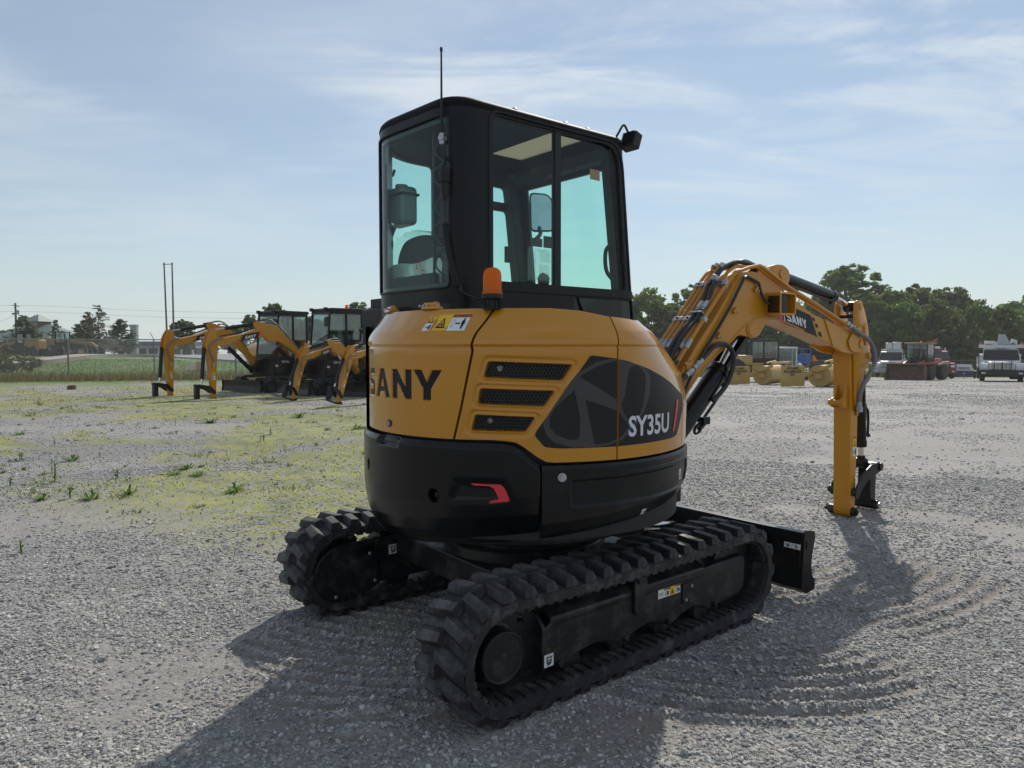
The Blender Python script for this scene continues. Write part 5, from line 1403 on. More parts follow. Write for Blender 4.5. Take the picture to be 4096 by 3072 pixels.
mb.add(v_ + w_, [tuple(range(n_)), tuple(range(n_, 2 * n_))[::-1]] + [(i, (i + 1) % n_, n_ + (i + 1) % n_, n_ + i) for i in range(n_)]); mb.build("mirror_shell", [PLAST], mi, bevel=.004)
mb = MB(); mb.add([M @ Vector((.003, p[0] * .93, p[1] * .94)) + c for p in pf], [tuple(range(n_))]); mb.build("mirror_face", [MIRROR], mi, smooth=None)
mb = MB(); mb.tube(spline([tuple(c + Vector((-.03, 0, -.10))), (.80, .76, 2.20), (.66, .71, 2.12)]), .014); mb.build("mirror_arm", [PLAST], mi)
# ------------------------------------------------------------------ boom, arm, cylinders, pipes
BOOM_UP = [(1.00, 1.02), (1.374, 1.424), (1.43, 1.485), (1.602, 1.646), (1.733, 1.79), (1.858, 1.926), (1.90, 1.948), (1.943, 1.959), (2.031, 1.966), (2.128, 1.957), (2.22, 1.93), (2.305, 1.898), (2.58, 1.795), (2.846, 1.700), (3.132, 1.636), (3.264, 1.604)]
BOOM_LO = [(3.20, 1.452), (3.103, 1.476), (2.717, 1.566), (2.5, 1.612), (2.337, 1.641), (2.25, 1.640), (2.194, 1.60), (2.123, 1.528), (2.08, 1.511), (2.03, 1.508), (1.953, 1.518), (1.878, 1.527), (1.791, 1.491), (1.675, 1.42), (1.538, 1.343), (1.386, 1.228), (1.302, 1.162), (1.02, .80), (.93, .72), (.88, .80), (.90, .90)]
WEB = [(2.717, 1.568), (2.50, 1.615), (2.336, 1.643), (2.26, 1.655), (2.193, 1.655), (2.079, 1.645), (1.968, 1.608), (1.882, 1.556), (1.747, 1.466), (1.60, 1.385), (1.42, 1.262), (1.25, 1.10)]
BM = empty("boom"); BM.parent = EXC
HB = .088
mb = MB(); mb.prism(BOOM_UP + BOOM_LO, -HB, HB); mb.build("boom_beam", [YEL_MATT], BM, bevel=.004)
for s in (-1, 1):
    mb = MB(); mb.prism([(3.02, 1.665), (3.264, 1.608), (3.45, 1.585), (3.60, 1.545), (3.655, 1.50), (3.665, 1.44), (3.625, 1.405), (3.50, 1.385), (3.32, 1.40), (3.16, 1.450)], s * .074, s * .098); mb.build("boom_fork", [YEL_MATT], BM, bevel=.004)
    mb = MB(); mb.prism(rounded([(3.385, 1.49), (3.46, 1.575), (3.60, 1.530), (3.645, 1.475), (3.62, 1.40), (3.50, 1.395), (3.42, 1.425)], .02, 3), s * .0985, s * .113); mb.build("pin_boss", [YEL_MATT], BM, bevel=.004)
    mb = MB(); mb.cyl((3.600, s * .113, 1.468), (3.600, s * .122, 1.468), .034, n=20); mb.build("pin_cap", [YEL_MATT], BM, bevel=.003)
    mb = MB(); mb.lathe([(.058, 0), (.058, s * .006), (.044, s * .010), (.044, s * .016), (.010, s * .016)], (2.013, s * HB, 1.563), "Y", 24); mb.build("cylinder_boss", [YEL_MATT], BM, bevel=.002)
    mb = MB(); mb.tube([(x, s * (HB + .001), z) for x, z in [tuple(p)[::2] for p in spline([(x, 0, z) for x, z in WEB], 3)]], .0075, 6); mb.build("weld_seam", [YEL_MATT], BM)
mb = MB(); mb.span((3.05, -.074, 1.40), (3.26, .074, 1.415)) if False else None
mb = MB()
# top bracket carrying the arm cylinder
for s in (-1, 1):
    a, b = s * .040, s * .060
    mb.prism(rounded([(2.08, 1.94), (2.19, 2.005), (2.38, 2.045), (2.47, 2.045), (2.545, 2.012), (2.56, 1.95), (2.50, 1.86), (2.40, 1.845)], .025, 4), a, b)
    mb.cyl((2.446, s * .060, 1.979), (2.446, s * .068, 1.979), .036, n=18); mb.cyl((2.335, s * .0605, 2.005), (2.335, s * .062, 2.005), .020, n=14)
mb.build("cylinder_bracket", [YEL_MATT], BM, bevel=.003)
sticker("grease_sticker", BM, [(quad(0, 0, .055, .05), 0), (fill2d([ellipse(.028, .028, .010, .014, 14), ellipse(.028, .028, .006, .009, 14)]), 3), (poly((.024, .008), (.032, .008), (.030, .018), (.026, .018)), 3)], lambda x, y, o: (2.22 + x, -.0605 - o, 1.958 + y + x * .15), ST_M)
mb = MB(); mb.prism([(.72, .55), (1.02, .60), (1.06, .78), (.98, .92), (.72, 1.0)], -.16, .16); mb.cyl((.92, -.17, .80), (.92, .17, .80), .06, n=20); mb.prism([(.9, .56), (1.12, .66), (1.10, .76), (.9, .8)], -.10, .10); mb.build("swing_post", [BLK], EXC, bevel=.012)
# boom graphics
bm_ = [BLACK_ST, WHITE_ST, RED_ST]
side = lambda x, y, o: (x, -(HB + .0006) - o, y)
def bl(t, s):  # s along the strip 0..1, t across
    a0, a1 = Vector((2.390, 1.685)), Vector((2.820, 1.690)); 
    return None
def dec(name, ysgn, parent, k=1.0):
    fn = lambda x, y, o: (x, ysgn * ((HB + .0006) + o), y)
    L_ = [(poly((2.435, 1.612), (2.92, 1.526), (2.815, 1.690), (2.383, 1.782 - .0)), 0)]
    L_ = [(poly((2.431, 1.616), (2.925, 1.524), (2.815, 1.688), (2.385, 1.775)), 0), (poly((2.345, 1.680), (2.352, 1.778), (2.383, 1.772), (2.405, 1.690), (2.429, 1.617), (2.385, 1.622)), 2)]
    ux = Vector((1, -.178)).normalized(); uy = Vector((-.10, .075))
    o0 = Vector((2.485, 1.637))
    w = fill2d(block_word("SANY", 1.0, 0, 0, 1.0)); wid = 3.0
    L_.append((([(o0.x + p[0] / wid * .30 + p[1] * -.030, o0.y + p[0] / wid * -.056 + p[1] * .066) for p in w[0]], w[1]), 1))
    L_.append((poly((2.440, 1.630), (2.452, 1.630), (2.425, 1.735), (2.395, 1.742), (2.400, 1.725), (2.418, 1.722)), 1))
    for q in (((2.832, 1.676), (2.868, 1.668), (2.884, 1.640), (2.849, 1.648)), ((2.884, 1.628), (2.921, 1.619), (2.933, 1.590), (2.896, 1.598)), ((2.934, 1.566), (2.975, 1.557), (2.995, 1.521), (2.950, 1.530))):
        L_.append((poly(*q), 0))
    return sticker("boom_lettering", parent, L_, fn, bm_)
dec("boom_lettering", -1, BM)
# arm (dipper)
ARM = empty("arm"); ARM.parent = EXC
HA = .072
mb = MB(); mb.prism([(3.50, 1.49), (3.495, 1.41), (3.53, .90), (3.563, .08), (3.567, .03), (3.585, .004), (3.61, -.002), (3.635, .004), (3.65, .03), (3.650, .34), (3.660, .53), (3.662, .90), (3.70, 1.05), (3.735, 1.14), (3.765, 1.22), (3.775, 1.285), (3.74, 1.40), (3.68, 1.52), (3.56, 1.53)], -HA, HA); mb.build("arm_beam", [YEL_MATT], ARM, bevel=.004)
ear = [(3.535, 1.80), (3.577, 1.836), (3.645, 1.829), (3.689, 1.768), (3.742, 1.68), (3.782, 1.579), (3.793, 1.502), (3.818, 1.444), (3.828, 1.354), (3.802, 1.309), (3.740, 1.284), (3.728, 1.214), (3.698, 1.138), (3.662, 1.056), (3.640, .955), (3.60, .93), (3.56, 1.02), (3.545, 1.25), (3.53, 1.40), (3.535, 1.60)]
sl = rounded([(3.672, 1.46), (3.712, 1.455), (3.690, 1.615), (3.655, 1.62)], .02, 4)
for s in (-1, 1):
    v, f = fill2d([rounded(ear, .012, 2), sl]); a, b = s * .0725, s * .0900; mb = MB()
    mb.add([(p[0], a, p[1]) for p in v] + [(p[0], b, p[1]) for p in v], [q for q in f] + [tuple(i + len(v) for i in q) for q in f])
    for L_ in (rounded(ear, .012, 2), sl):
        n = len(L_); mb.add([(p[0], a, p[1]) for p in L_] + [(p[0], b, p[1]) for p in L_], [(i, (i + 1) % n, n + (i + 1) % n, n + i) for i in range(n)])
    for x, z, r in ((3.629, 1.785, .030), (3.805, 1.37, .028)): mb.cyl((x, s * .09, z), (x, s * .097, z), r, n=18)
    o = mb.build("arm_ear", [YEL_MATT], ARM)
    bm = bmesh.new(); bm.from_mesh(o.data); bmesh.ops.remove_doubles(bm, verts=bm.verts, dist=1e-5); bmesh.ops.recalc_face_normals(bm, faces=bm.faces); bm.to_mesh(o.data); bm.free()
mb = MB(); mb.cyl((3.60, -.0725, 1.70), (3.60, .0725, 1.70), .014, n=10); mb.build("ear_spacer", [PLAST], ARM)
mb = MB()
for s in (-1, 1): mb.prism(rounded([(3.52, 1.16), (3.47, 1.03), (3.415, 1.005), (3.41, .955), (3.46, .935), (3.535, .94)], .015, 3), s * .030, s * .050)
mb.cyl((3.435, -.066, .98), (3.435, .066, .98), .024, n=14); mb.build("lifting_lug", [YEL_MATT], ARM, bevel=.003)
mb = MB(); mb.span((3.615, -.0735, .865), (3.65, -.085, .925)); 
for x in (3.623, 3.642):
    for z in (.875, .915): mb.cyl((x, -.085, z), (x, -.09, z), .004, n=6, m=1)
mb.build("hose_bracket", [YEL_MATT, STEEL], ARM, bevel=.002)
sticker("arm_warning_sticker", ARM, [(quad(0, 0, .062, .172), 0), (quad(0, .075, .062, .172), 1), (quad(.003, .150, .059, .169), 2), (tri(.031, .108, .026), 3), (text2d("WARNING", .009, .006, .155, .0004, .92), 3), (fill2d([rect(.007, .018, .019, .056), rect(.009, .020, .017, .054)]), 3), (arrow(.022, .036, .036, .006), 3), (man(.047, .008, .058), 3)], lambda x, y, o: (3.585 + x * .98, -(HA + .0006) - o, .520 + y), ST_M)
# pins, link and bucket-less coupling at the tip
mb = MB()
for z, r in ((.045, .040), (.215, .034)):
    mb.cyl((3.605, -.105, z), (3.605, -.0725, z), r, n=18); mb.cyl((3.605, .0725, z), (3.605, .125, z), r, n=18)
mb.cyl((3.605, .125, .045), (3.605, .165, .045), .018, n=8); mb.cyl((3.605, -.105, .045), (3.605, -.120, .045), .026, n=6); mb.cyl((3.605, .125, .215), (3.605, .14, .215), .022, n=10); mb.cyl((3.605, .15, .03), (3.605, .15, .08), .008, n=6)
mb.build("pivot_pin", [BLK_FRAME], ARM, bevel=.003)
for s in (-1, 1):
    mb = MB(); mb.prism(rounded([(3.575, .185), (3.59, .255), (3.70, .36), (3.86, .425), (4.02, .435), (4.07, .405), (4.06, .355), (3.97, .335), (3.82, .30), (3.70, .24), (3.65, .175), (3.60, .165)], .02, 3), s * .098, s * .112); mb.build("guide_link", [BLK], ARM, bevel=.004)
mb = MB(); mb.cyl((4.025, -.125, .392), (4.025, .125, .392), .036, n=16); mb.prism(rounded([(3.97, .42), (4.065, .42), (4.075, .30), (4.07, .06), (4.03, .02), (3.98, .06), (3.965, .2)], .02, 3), -.055, .055); mb.cyl((4.025, -.10, .05), (4.025, .10, .05), .042, n=16); mb.build("bucket_link", [BLK], ARM, bevel=.004)
mb = MB(); mb.cyl((4.025, -.118, .05), (4.025, -.10, .05), .026, n=8); mb.build("link_pin", [STEEL], ARM)
def cylinder(name, p0, p1, p2, rb, rr, parent, y=0.0, hose=True):
    """hydraulic ram: barrel p0-p1, bright rod p1-p2, in the x,z plane"""
    P = [Vector((p[0], y, p[1])) for p in (p0, p1, p2)]; d = (P[1] - P[0]).normalized()
    root = empty(name); root.parent = parent
    mb = MB(); mb.cyl(P[0], P[1], rb, n=24); mb.cyl(P[1] - d * .05, P[1] + d * .004, rb * 1.10, n=24); mb.cyl(P[0] - Vector((0, rb * 1.05, 0)), P[0] + Vector((0, rb * 1.05, 0)), rb * 1.05, n=18); mb.build("barrel", [BLK_GLOSS], root, bevel=.002)
    mb = MB(); mb.cyl(P[1], P[2], rr, n=18); mb.build("rod", [CHROME], root)
    mb = MB(); mb.cyl(P[2] - Vector((0, rb * .95, 0)), P[2] + Vector((0, rb * .95, 0)), rr * 1.9, n=18); mb.cyl(P[2] - d * rr * 3, P[2], rr * 1.5, n=14); mb.build("rod_eye", [BLK], root, bevel=.002)
    return root, P, d
BC, P, d = cylinder("boom_cylinder", (1.06, .66), (1.775, 1.286), (2.013, 1.563), .069, .029, EXC)
nrm = Vector((d.z, 0, -d.x))
mb = MB(); a = P[2] + nrm * .052; b = a - d * .62
for y in (-.045,): mb.add([a + Vector((0, -.06, 0)), a + Vector((0, .06, 0)), b + Vector((0, .06, 0)), b + Vector((0, -.06, 0)), a + Vector((0, -.06, 0)) - nrm * .03, b + Vector((0, -.06, 0)) - nrm * .03, a + Vector((0, .06, 0)) - nrm * .03, b + Vector((0, .06, 0)) - nrm * .03], [(0, 1, 2, 3), (0, 3, 5, 4), (1, 6, 7, 2)])
o = mb.build("rod_guard", [BLK], BC, smooth=None); sm_ = o.modifiers.new("thick", "SOLIDIFY"); sm_.thickness = .005
off = nrm * .058 + Vector((0, -.035, 0))
mb = MB(); q = lambda t, k=0, y=0: P[0] + (P[1] - P[0]) * t + off + nrm * k + Vector((0, y, 0))
mb.tube(spline([q(.93, -.01), q(.93, .03), q(.85, .04), q(.60, .035), q(.50, .02), q(.46, .035, -.01), q(.50, .06, -.01), q(.56, .065)], 5), .010, 8); mb.cyl(q(.93, -.02), q(.93, .035), .018, n=8); mb.cyl(q(.52, .055), q(.60, .07), .016, n=8); mb.box(q(.60, .05), (.07, .05, .05)); mb.build("valve_pipe", [BLK], BC)
cylinder("arm_cylinder", (2.446, 1.979), (3.33, 1.857), (3.629, 1.785), .046, .023, EXC)
AC = bpy.data.objects["arm_cylinder"]
mb = MB(); mb.tube(spline([(2.56, -.035, 1.90), (2.75, -.04, 1.880), (3.05, -.04, 1.835), (3.22, -.04, 1.812)]), .009, 8); mb.cyl((2.60, -.04, 1.895), (2.70, -.04, 1.88), .015, n=10); mb.cyl((3.20, -.045, 1.80), (3.27, -.045, 1.83), .016, n=8); mb.build("ram_pipe", [BLK], AC)
BKC, P2, d2 = cylinder("bucket_cylinder", (3.82, 1.365), (3.888, .575), (3.905, .425), .046, .023, EXC)
mb = MB(); mb.tube(spline([(3.90, -.03, .92), (3.945, -.03, .87), (3.95, -.03, .72), (3.94, -.03, .66)]), .011, 8); mb.cyl((3.945, -.045, .655), (3.945, -.02, .70), .016, n=8); mb.cyl((3.90, -.02, .80), (3.895, -.02, .95), .018, n=10); mb.build("ram_pipe", [BLK], BKC)
# lamp box on the boom side
lb = empty("boom_lamp"); lb.parent = BM
cx, cz = 2.27, 1.752
mb = MB(); o_ = rounded(rect(-.105, -.082, .105, .078), .025, 4); i_ = rounded(rect(-.092, -.069, .092, .065), .018, 4); v, f = fill2d([o_, i_]); n = len(o_)
for y in (-.095, -.205): mb.add([(cx + p[0] + .02, y, cz + p[1]) for p in v], f if y > -.1 else [q[::-1] for q in f])
for L_ in (o_, i_): k = len(L_); mb.add([(cx + p[0] + .02, -.095, cz + p[1]) for p in L_] + [(cx + p[0] + .02, -.205, cz + p[1]) for p in L_], [(i, (i + 1) % k, k + (i + 1) % k, k + i) for i in range(k)])
mb.span((cx - .085, -.094, cz - .07), (cx + .125, -.089, cz + .07)); mb.build("lamp_guard", [YEL_MATT], lb)
mb = MB(); mb.box((cx - .035, -.155, cz - .006), (.10, .092, .122))
for k in range(8): mb.box((cx - .090, -.155, cz - .056 + k * .0145), (.016, .088, .006))
mb.build("lamp_housing", [PLAST], lb, bevel=.003); mb = MB(); mb.box((cx + .017, -.155, cz - .006), (.004, .085, .11)); mb.build("lamp_lens", [GLASS], lb)
mb = MB(); mb.tube(spline([(1.47, -.105, 1.43), (1.60, -.106, 1.565), (1.733, -.106, 1.71), (1.84, -.108, 1.85), (1.90, -.108, 1.917), (1.960, -.105, 1.917), (2.064, -.105, 1.890), (2.085, -.105, 1.86), (2.103, -.11, 1.814), (2.15, -.12, 1.758), (2.22, -.15, 1.742)], 6), .0105, 8); mb.build("lamp_cable", [HOSE], lb)
mb = MB(); mb.tube(spline([(1.10, -.14, 1.00), (1.25, -.12, 1.18), (1.36, -.108, 1.31), (1.47, -.105, 1.43)]), .0105, 8); mb.build("lamp_cable", [HOSE], lb)
mb = MB()
for x, z in ((1.62, 1.52), (1.80, 1.69), (2.05, 1.845)): mb.box((x, -.098, z), (.045, .02, .02), Matrix.Rotation(R(-45), 3, "Y")); mb.cyl((x + .015, -.105, z - .01), (x + .015, -.115, z - .01), .007, n=6, m=1)
mb.build("cable_tab", [YEL_MATT, STEEL], BM, bevel=.002)
# steel pipes up the back of the boom
def bk(t, off):
    """point along the boom's back edge (t in metres from its foot), raised by off"""
    P = [Vector(p) for p in BOOM_UP]
    for a, b in zip(P[:-1], P[1:]):
        l = (b - a).length
        if t <= l or b is P[-1]:
            d = (b - a).normalized(); q = a + d * t + Vector((-d.y, d.x)) * off; return q
        t -= l
YS = [.138, .098, .056, .012, -.036, -.086]
pipes = MB()
def pp3(t, y, off): q = bk(t, off); return (q.x, y, q.y)
for i, y in enumerate(YS):
    o_ = .070
    if i in (2, 3): pts = [pp3(.30, y, o_), pp3(.62, y, o_), pp3(.98, y, o_), pp3(1.14, y, o_ + .012), pp3(1.235, y - .01, o_ + .058)]
    elif i == 5: pts = [pp3(.30, y, o_), pp3(.6, y, o_), pp3(1.0, y, o_), pp3(1.23, y - .012, o_ - .012), (1.838, -.108, 1.957), (1.95, -.110, 1.988), (2.067, -.110, 2.010), (2.11, -.112, 1.998), (2.486, -.112, 1.870), (2.849, -.112, 1.772), (3.20, -.114, 1.668), (3.347, -.114, 1.625), (3.43, -.116, 1.60)]
    else: pts = [pp3(.30, y, o_), pp3(.62, y, o_), pp3(.98, y, o_), pp3(1.16, y, o_ - .004), pp3(1.24, y, o_ - .012), (1.90, y, 2.00), (2.05, y, 2.005)]
    # square the bends slightly: short radius at the listed corners
    q = [Vector(pts[0])]
    for a, b, c in zip(pts[:-2], pts[1:-1], pts[2:]):
        a, b, c = Vector(a), Vector(b), Vector(c); r = min(.03, (b - a).length * .4, (c - b).length * .4)
        s0 = b + (a - b).normalized() * r; s1 = b + (c - b).normalized() * r
        q += [s0 * (1 - t) ** 2 + b * 2 * t * (1 - t) + s1 * t * t for t in (0, .25, .5, .75, 1)]
    q.append(Vector(pts[-1]))
    mb = MB(); mb.tube(q, .0118 if i != 5 else .0135, 10); mb.build("steel_pipe", [YEL_MATT], BM)
mb = MB(); mb.tube([(2.05, -.10, 2.0), (2.486, -.088, 1.862), (2.849, -.088, 1.762), (3.34, -.09, 1.612)], .0118, 10); mb.build("steel_pipe", [YEL_MATT], BM)
for t in (.76, 1.10):
    for y0, y1 in ((.156, .080), (.074, -.006), (-.014, -.104)):
        p = bk(t, .070); dd = (bk(t + .02, 0) - bk(t, 0)).normalized(); a = math.atan2(dd.y, dd.x)
        mb = MB(); M = Matrix.Rotation(-a, 3, "Y"); c = Vector((p.x, (y0 + y1) / 2, p.y)); mb.box(c, (.040, abs(y1 - y0) - .004, .036), M); nn = Vector((-dd.y, 0, dd.x)); mb.cyl(c + nn * .018, c + nn * .028, .008, n=6, m=1); mb.build("pipe_clamp", [STEEL, PLAST], BM, bevel=.003)
for i, y in enumerate(YS):
    p0, p1 = Vector(pp3(.50, y, .070)), Vector(pp3(.60, y, .070)); dd = (p1 - p0).normalized()
    mb = MB(); mb.cyl(p0, p0 + dd * .05, .0175, n=10); mb.cyl(p0 + dd * .052, p0 + dd * .072, .0195, n=6); mb.build("pipe_fitting", [STEEL], BM)
    mb = MB(); e = Vector((.80, y * 1.35, .98)); mb.tube(spline([p0 + dd * .02, p0 - dd * .10, Vector(pp3(.22, y * 1.1, .085)), Vector((1.02, y * 1.25, 1.13)), e], 6), .0130, 8); mb.build("hose", [HOSE], BM)
for y, t1 in ((-.012, 1.30), (-.052, 1.27)):   # two rubber hoses lying over the pipes
    mb = MB(); mb.tube(spline([pp3(.90, y, .10), pp3(.96, y + .003, .105), pp3(1.04, y + .012, .118), pp3(1.11, .0 + y * .5, .110), pp3(1.20, .0 + y * .4, .105), (1.86, y * .4, 2.018), (1.98, y * .4, 2.036), (2.15, y * .5, 2.022), (2.32, y * .5, 2.0)], 7), .0135, 9); mb.build("hose", [HOSE], BM)
    p0, p1 = Vector(pp3(.80, y, .098)), Vector(pp3(.90, y, .098)); dd = (p1 - p0).normalized(); mb = MB(); mb.cyl(p0, p0 + dd * .05, .013, n=10); mb.cyl(p0 + dd * .04, p0 + dd * .065, .018, n=6); mb.cyl(p0 + dd * .065, p1 + dd * .01, .0165, n=10); mb.build("pipe_fitting", [STEEL], BM)
    mb = MB(); mb.tube(spline([p0 + dd * .02, p0 - dd * .08, Vector(pp3(.60, y, .11)), Vector(pp3(.42, y, .11)), Vector((1.04, y, 1.15))], 6), .0140, 8); mb.build("hose", [HOSE], BM)
mb = MB(); p = bk(.79, .09); mb.box((p.x, -.03, p.y), (.012, .10, .05), Matrix.Rotation(R(-45), 3, "Y")); mb.build("hose_plate", [STEEL], BM, bevel=.002)
p = bk(1.11, .112); mb = MB(); mb.lathe([(.026, -.018), (.030, -.012), (.030, .012), (.026, .018)], (p.x, -.018, p.y), "X", 14); mb.build("hose_clip", [STEEL], BM)
for k, y in enumerate((.046, .004)):
    p = Vector(pp3(1.235, y - .01, .116)); e = Vector((1.93, y, 2.075)); mb = MB(); mb.cyl(p - Vector((.012, 0, .012)), p + Vector((.02, 0, .012)), .0185, n=8); mb.cyl(p + Vector((.012, 0, .008)), p + Vector((.05, 0, .006)), .0165, n=10); mb.build("pipe_fitting", [STEEL], BM)
    mb = MB(); mb.tube(spline([p + Vector((.04, 0, .006)), p + Vector((.10, 0, .0)), (2.05, y, 2.050), (2.25, y * .8, 2.015), (2.40, y * .6, 1.985)], 6), .0140, 9); mb.build("hose", [HOSE], BM)
# grey hose from the boom tip down the arm, and the looped black hose by the boom foot
mb = MB(); mb.tube(spline([(3.401, -.13, 1.602), (3.493, -.13, 1.572), (3.642, -.13, 1.526), (3.741, -.132, 1.476), (3.805, -.134, 1.393), (3.810, -.134, 1.309), (3.741, -.13, 1.227), (3.650, -.125, 1.141), (3.612, -.115, 1.06), (3.600, -.11, .97)], 7), .0185, 10); mb.build("hose", [GREYHOSE], ARM)
mb = MB(); mb.cyl((3.602, -.11, .985), (3.606, -.108, .945), .022, n=12); mb.cyl((3.606, -.108, .945), (3.61, -.108, .90), .029, n=12); mb.cyl((3.58, -.115, .93), (3.64, -.10, .93), .02, n=8); mb.build("coupler", [STEEL], ARM, bevel=.002)
mb = MB(); mb.cyl((3.36, -.118, 1.622), (3.44, -.125, 1.595), .022, n=10); mb.box((3.345, -.115, 1.635), (.05, .035, .03)); mb.build("pipe_fitting", [STEEL], ARM)
mb = MB(); mb.tube(spline([(1.08, -.115, 1.14), (1.20, -.11, 1.225), (1.30, -.105, 1.28), (1.389, -.105, 1.333), (1.48, -.105, 1.395), (1.56, -.11, 1.450), (1.661, -.115, 1.462), (1.745, -.115, 1.42), (1.775, -.11, 1.328), (1.729, -.10, 1.207), (1.65, -.09, 1.13), (1.585, -.08, 1.09)], 7), .0165, 9); mb.build("hose", [HOSE], BM)
for a, b in (((1.265, -.107, 1.262), (1.335, -.105, 1.298)), ((1.345, -.105, 1.305), (1.43, -.105, 1.36))):
    mb = MB(); mb.cyl(a, b, .019, n=10); mb.cyl(Vector(a).lerp(Vector(b), .4), Vector(a).lerp(Vector(b), .65), .023, n=6); mb.build("pipe_fitting", [STEEL], BM)
mb = MB(); mb.prism([(1.28, 1.34), (1.35, 1.36), (1.35, 1.29), (1.30, 1.25)], -.10, -.086); mb.build("hose_bracket", [YEL_MATT], BM, bevel=.002)
# ------------------------------------------------------------------ parked excavators behind
def gz(x, y): return float(zground(np.array([float(x)]), np.array([float(y)]))[0])
def bearing(px, D): return ((px - 2048) / 2840 * D, D)
BG_TR = None
def simple_track(yc, parent, x0=-.80, x1=.85, r=.24, w=.16):
    mb = MB(); n = 40; P = []
    Lf = x1 - x0
    for i in range(12): P.append((x0 + Lf * i / 12, r * 2, 0, 1))
    for i in range(10): a = math.pi / 2 - math.pi * i / 10; P.append((x1 + r * math.cos(a), r + r * math.sin(a), math.cos(a), math.sin(a)))
    for i in range(12): P.append((x1 - Lf * i / 12, 0, 0, -1))
    for i in range(10): a = -math.pi / 2 - math.pi * i / 10; P.append((x0 + r * math.cos(a), r + r * math.sin(a), math.cos(a), math.sin(a)))
    n = len(P); prof = [(-w, 0), (w, 0), (w, -.035), (-w, -.035)]
    v = [(p[0] + p[2] * h, yc + y, p[1] + p[3] * h) for p in P for y, h in prof]
    mb.add(v, [(i * 4 + k, i * 4 + (k + 1) % 4, ((i + 1) % n) * 4 + (k + 1) % 4, ((i + 1) % n) * 4 + k) for i in range(n) for k in range(4)])
    for i in range(0, n):
        p, q = P[i], P[(i + 1) % n]; cx, cz = (p[0] + q[0]) / 2, (p[1] + q[1]) / 2; nx, nz = p[2] + q[2], p[3] + q[3]; l = math.hypot(nx, nz); nx /= l; nz /= l
        M = Matrix(((nz, 0, nx), (0, 1, 0), (-nx, 0, nz)))
        for s in (-1, 1): mb.box((cx + nx * .018 + .02 * s * nz, yc + s * w * .5, cz + nz * .018 - .02 * s * nx), (.055, w * .96, .036), M)
    o = mb.build("rubber_track", [RUBBER], parent, smooth=None)
    mb = MB(); mb.span((x0 - .05, yc - .09, .14), (x1 - .08, yc + .10, .36)); mb.cyl((x0, yc - .13, r), (x0, yc + .13, r), .15, n=20); mb.cyl((x1, yc - .1, r), (x1, yc + .1, r), .19, n=20); mb.build("track_frame", [BLK_FRAME], parent, bevel=.01)
HOSEM = HOSE
def rot2(p, c, a):
    x, z = p[0] - c[0], p[1] - c[1]; return (c[0] + x * math.cos(a) - z * math.sin(a), c[1] + x * math.sin(a) + z * math.cos(a))
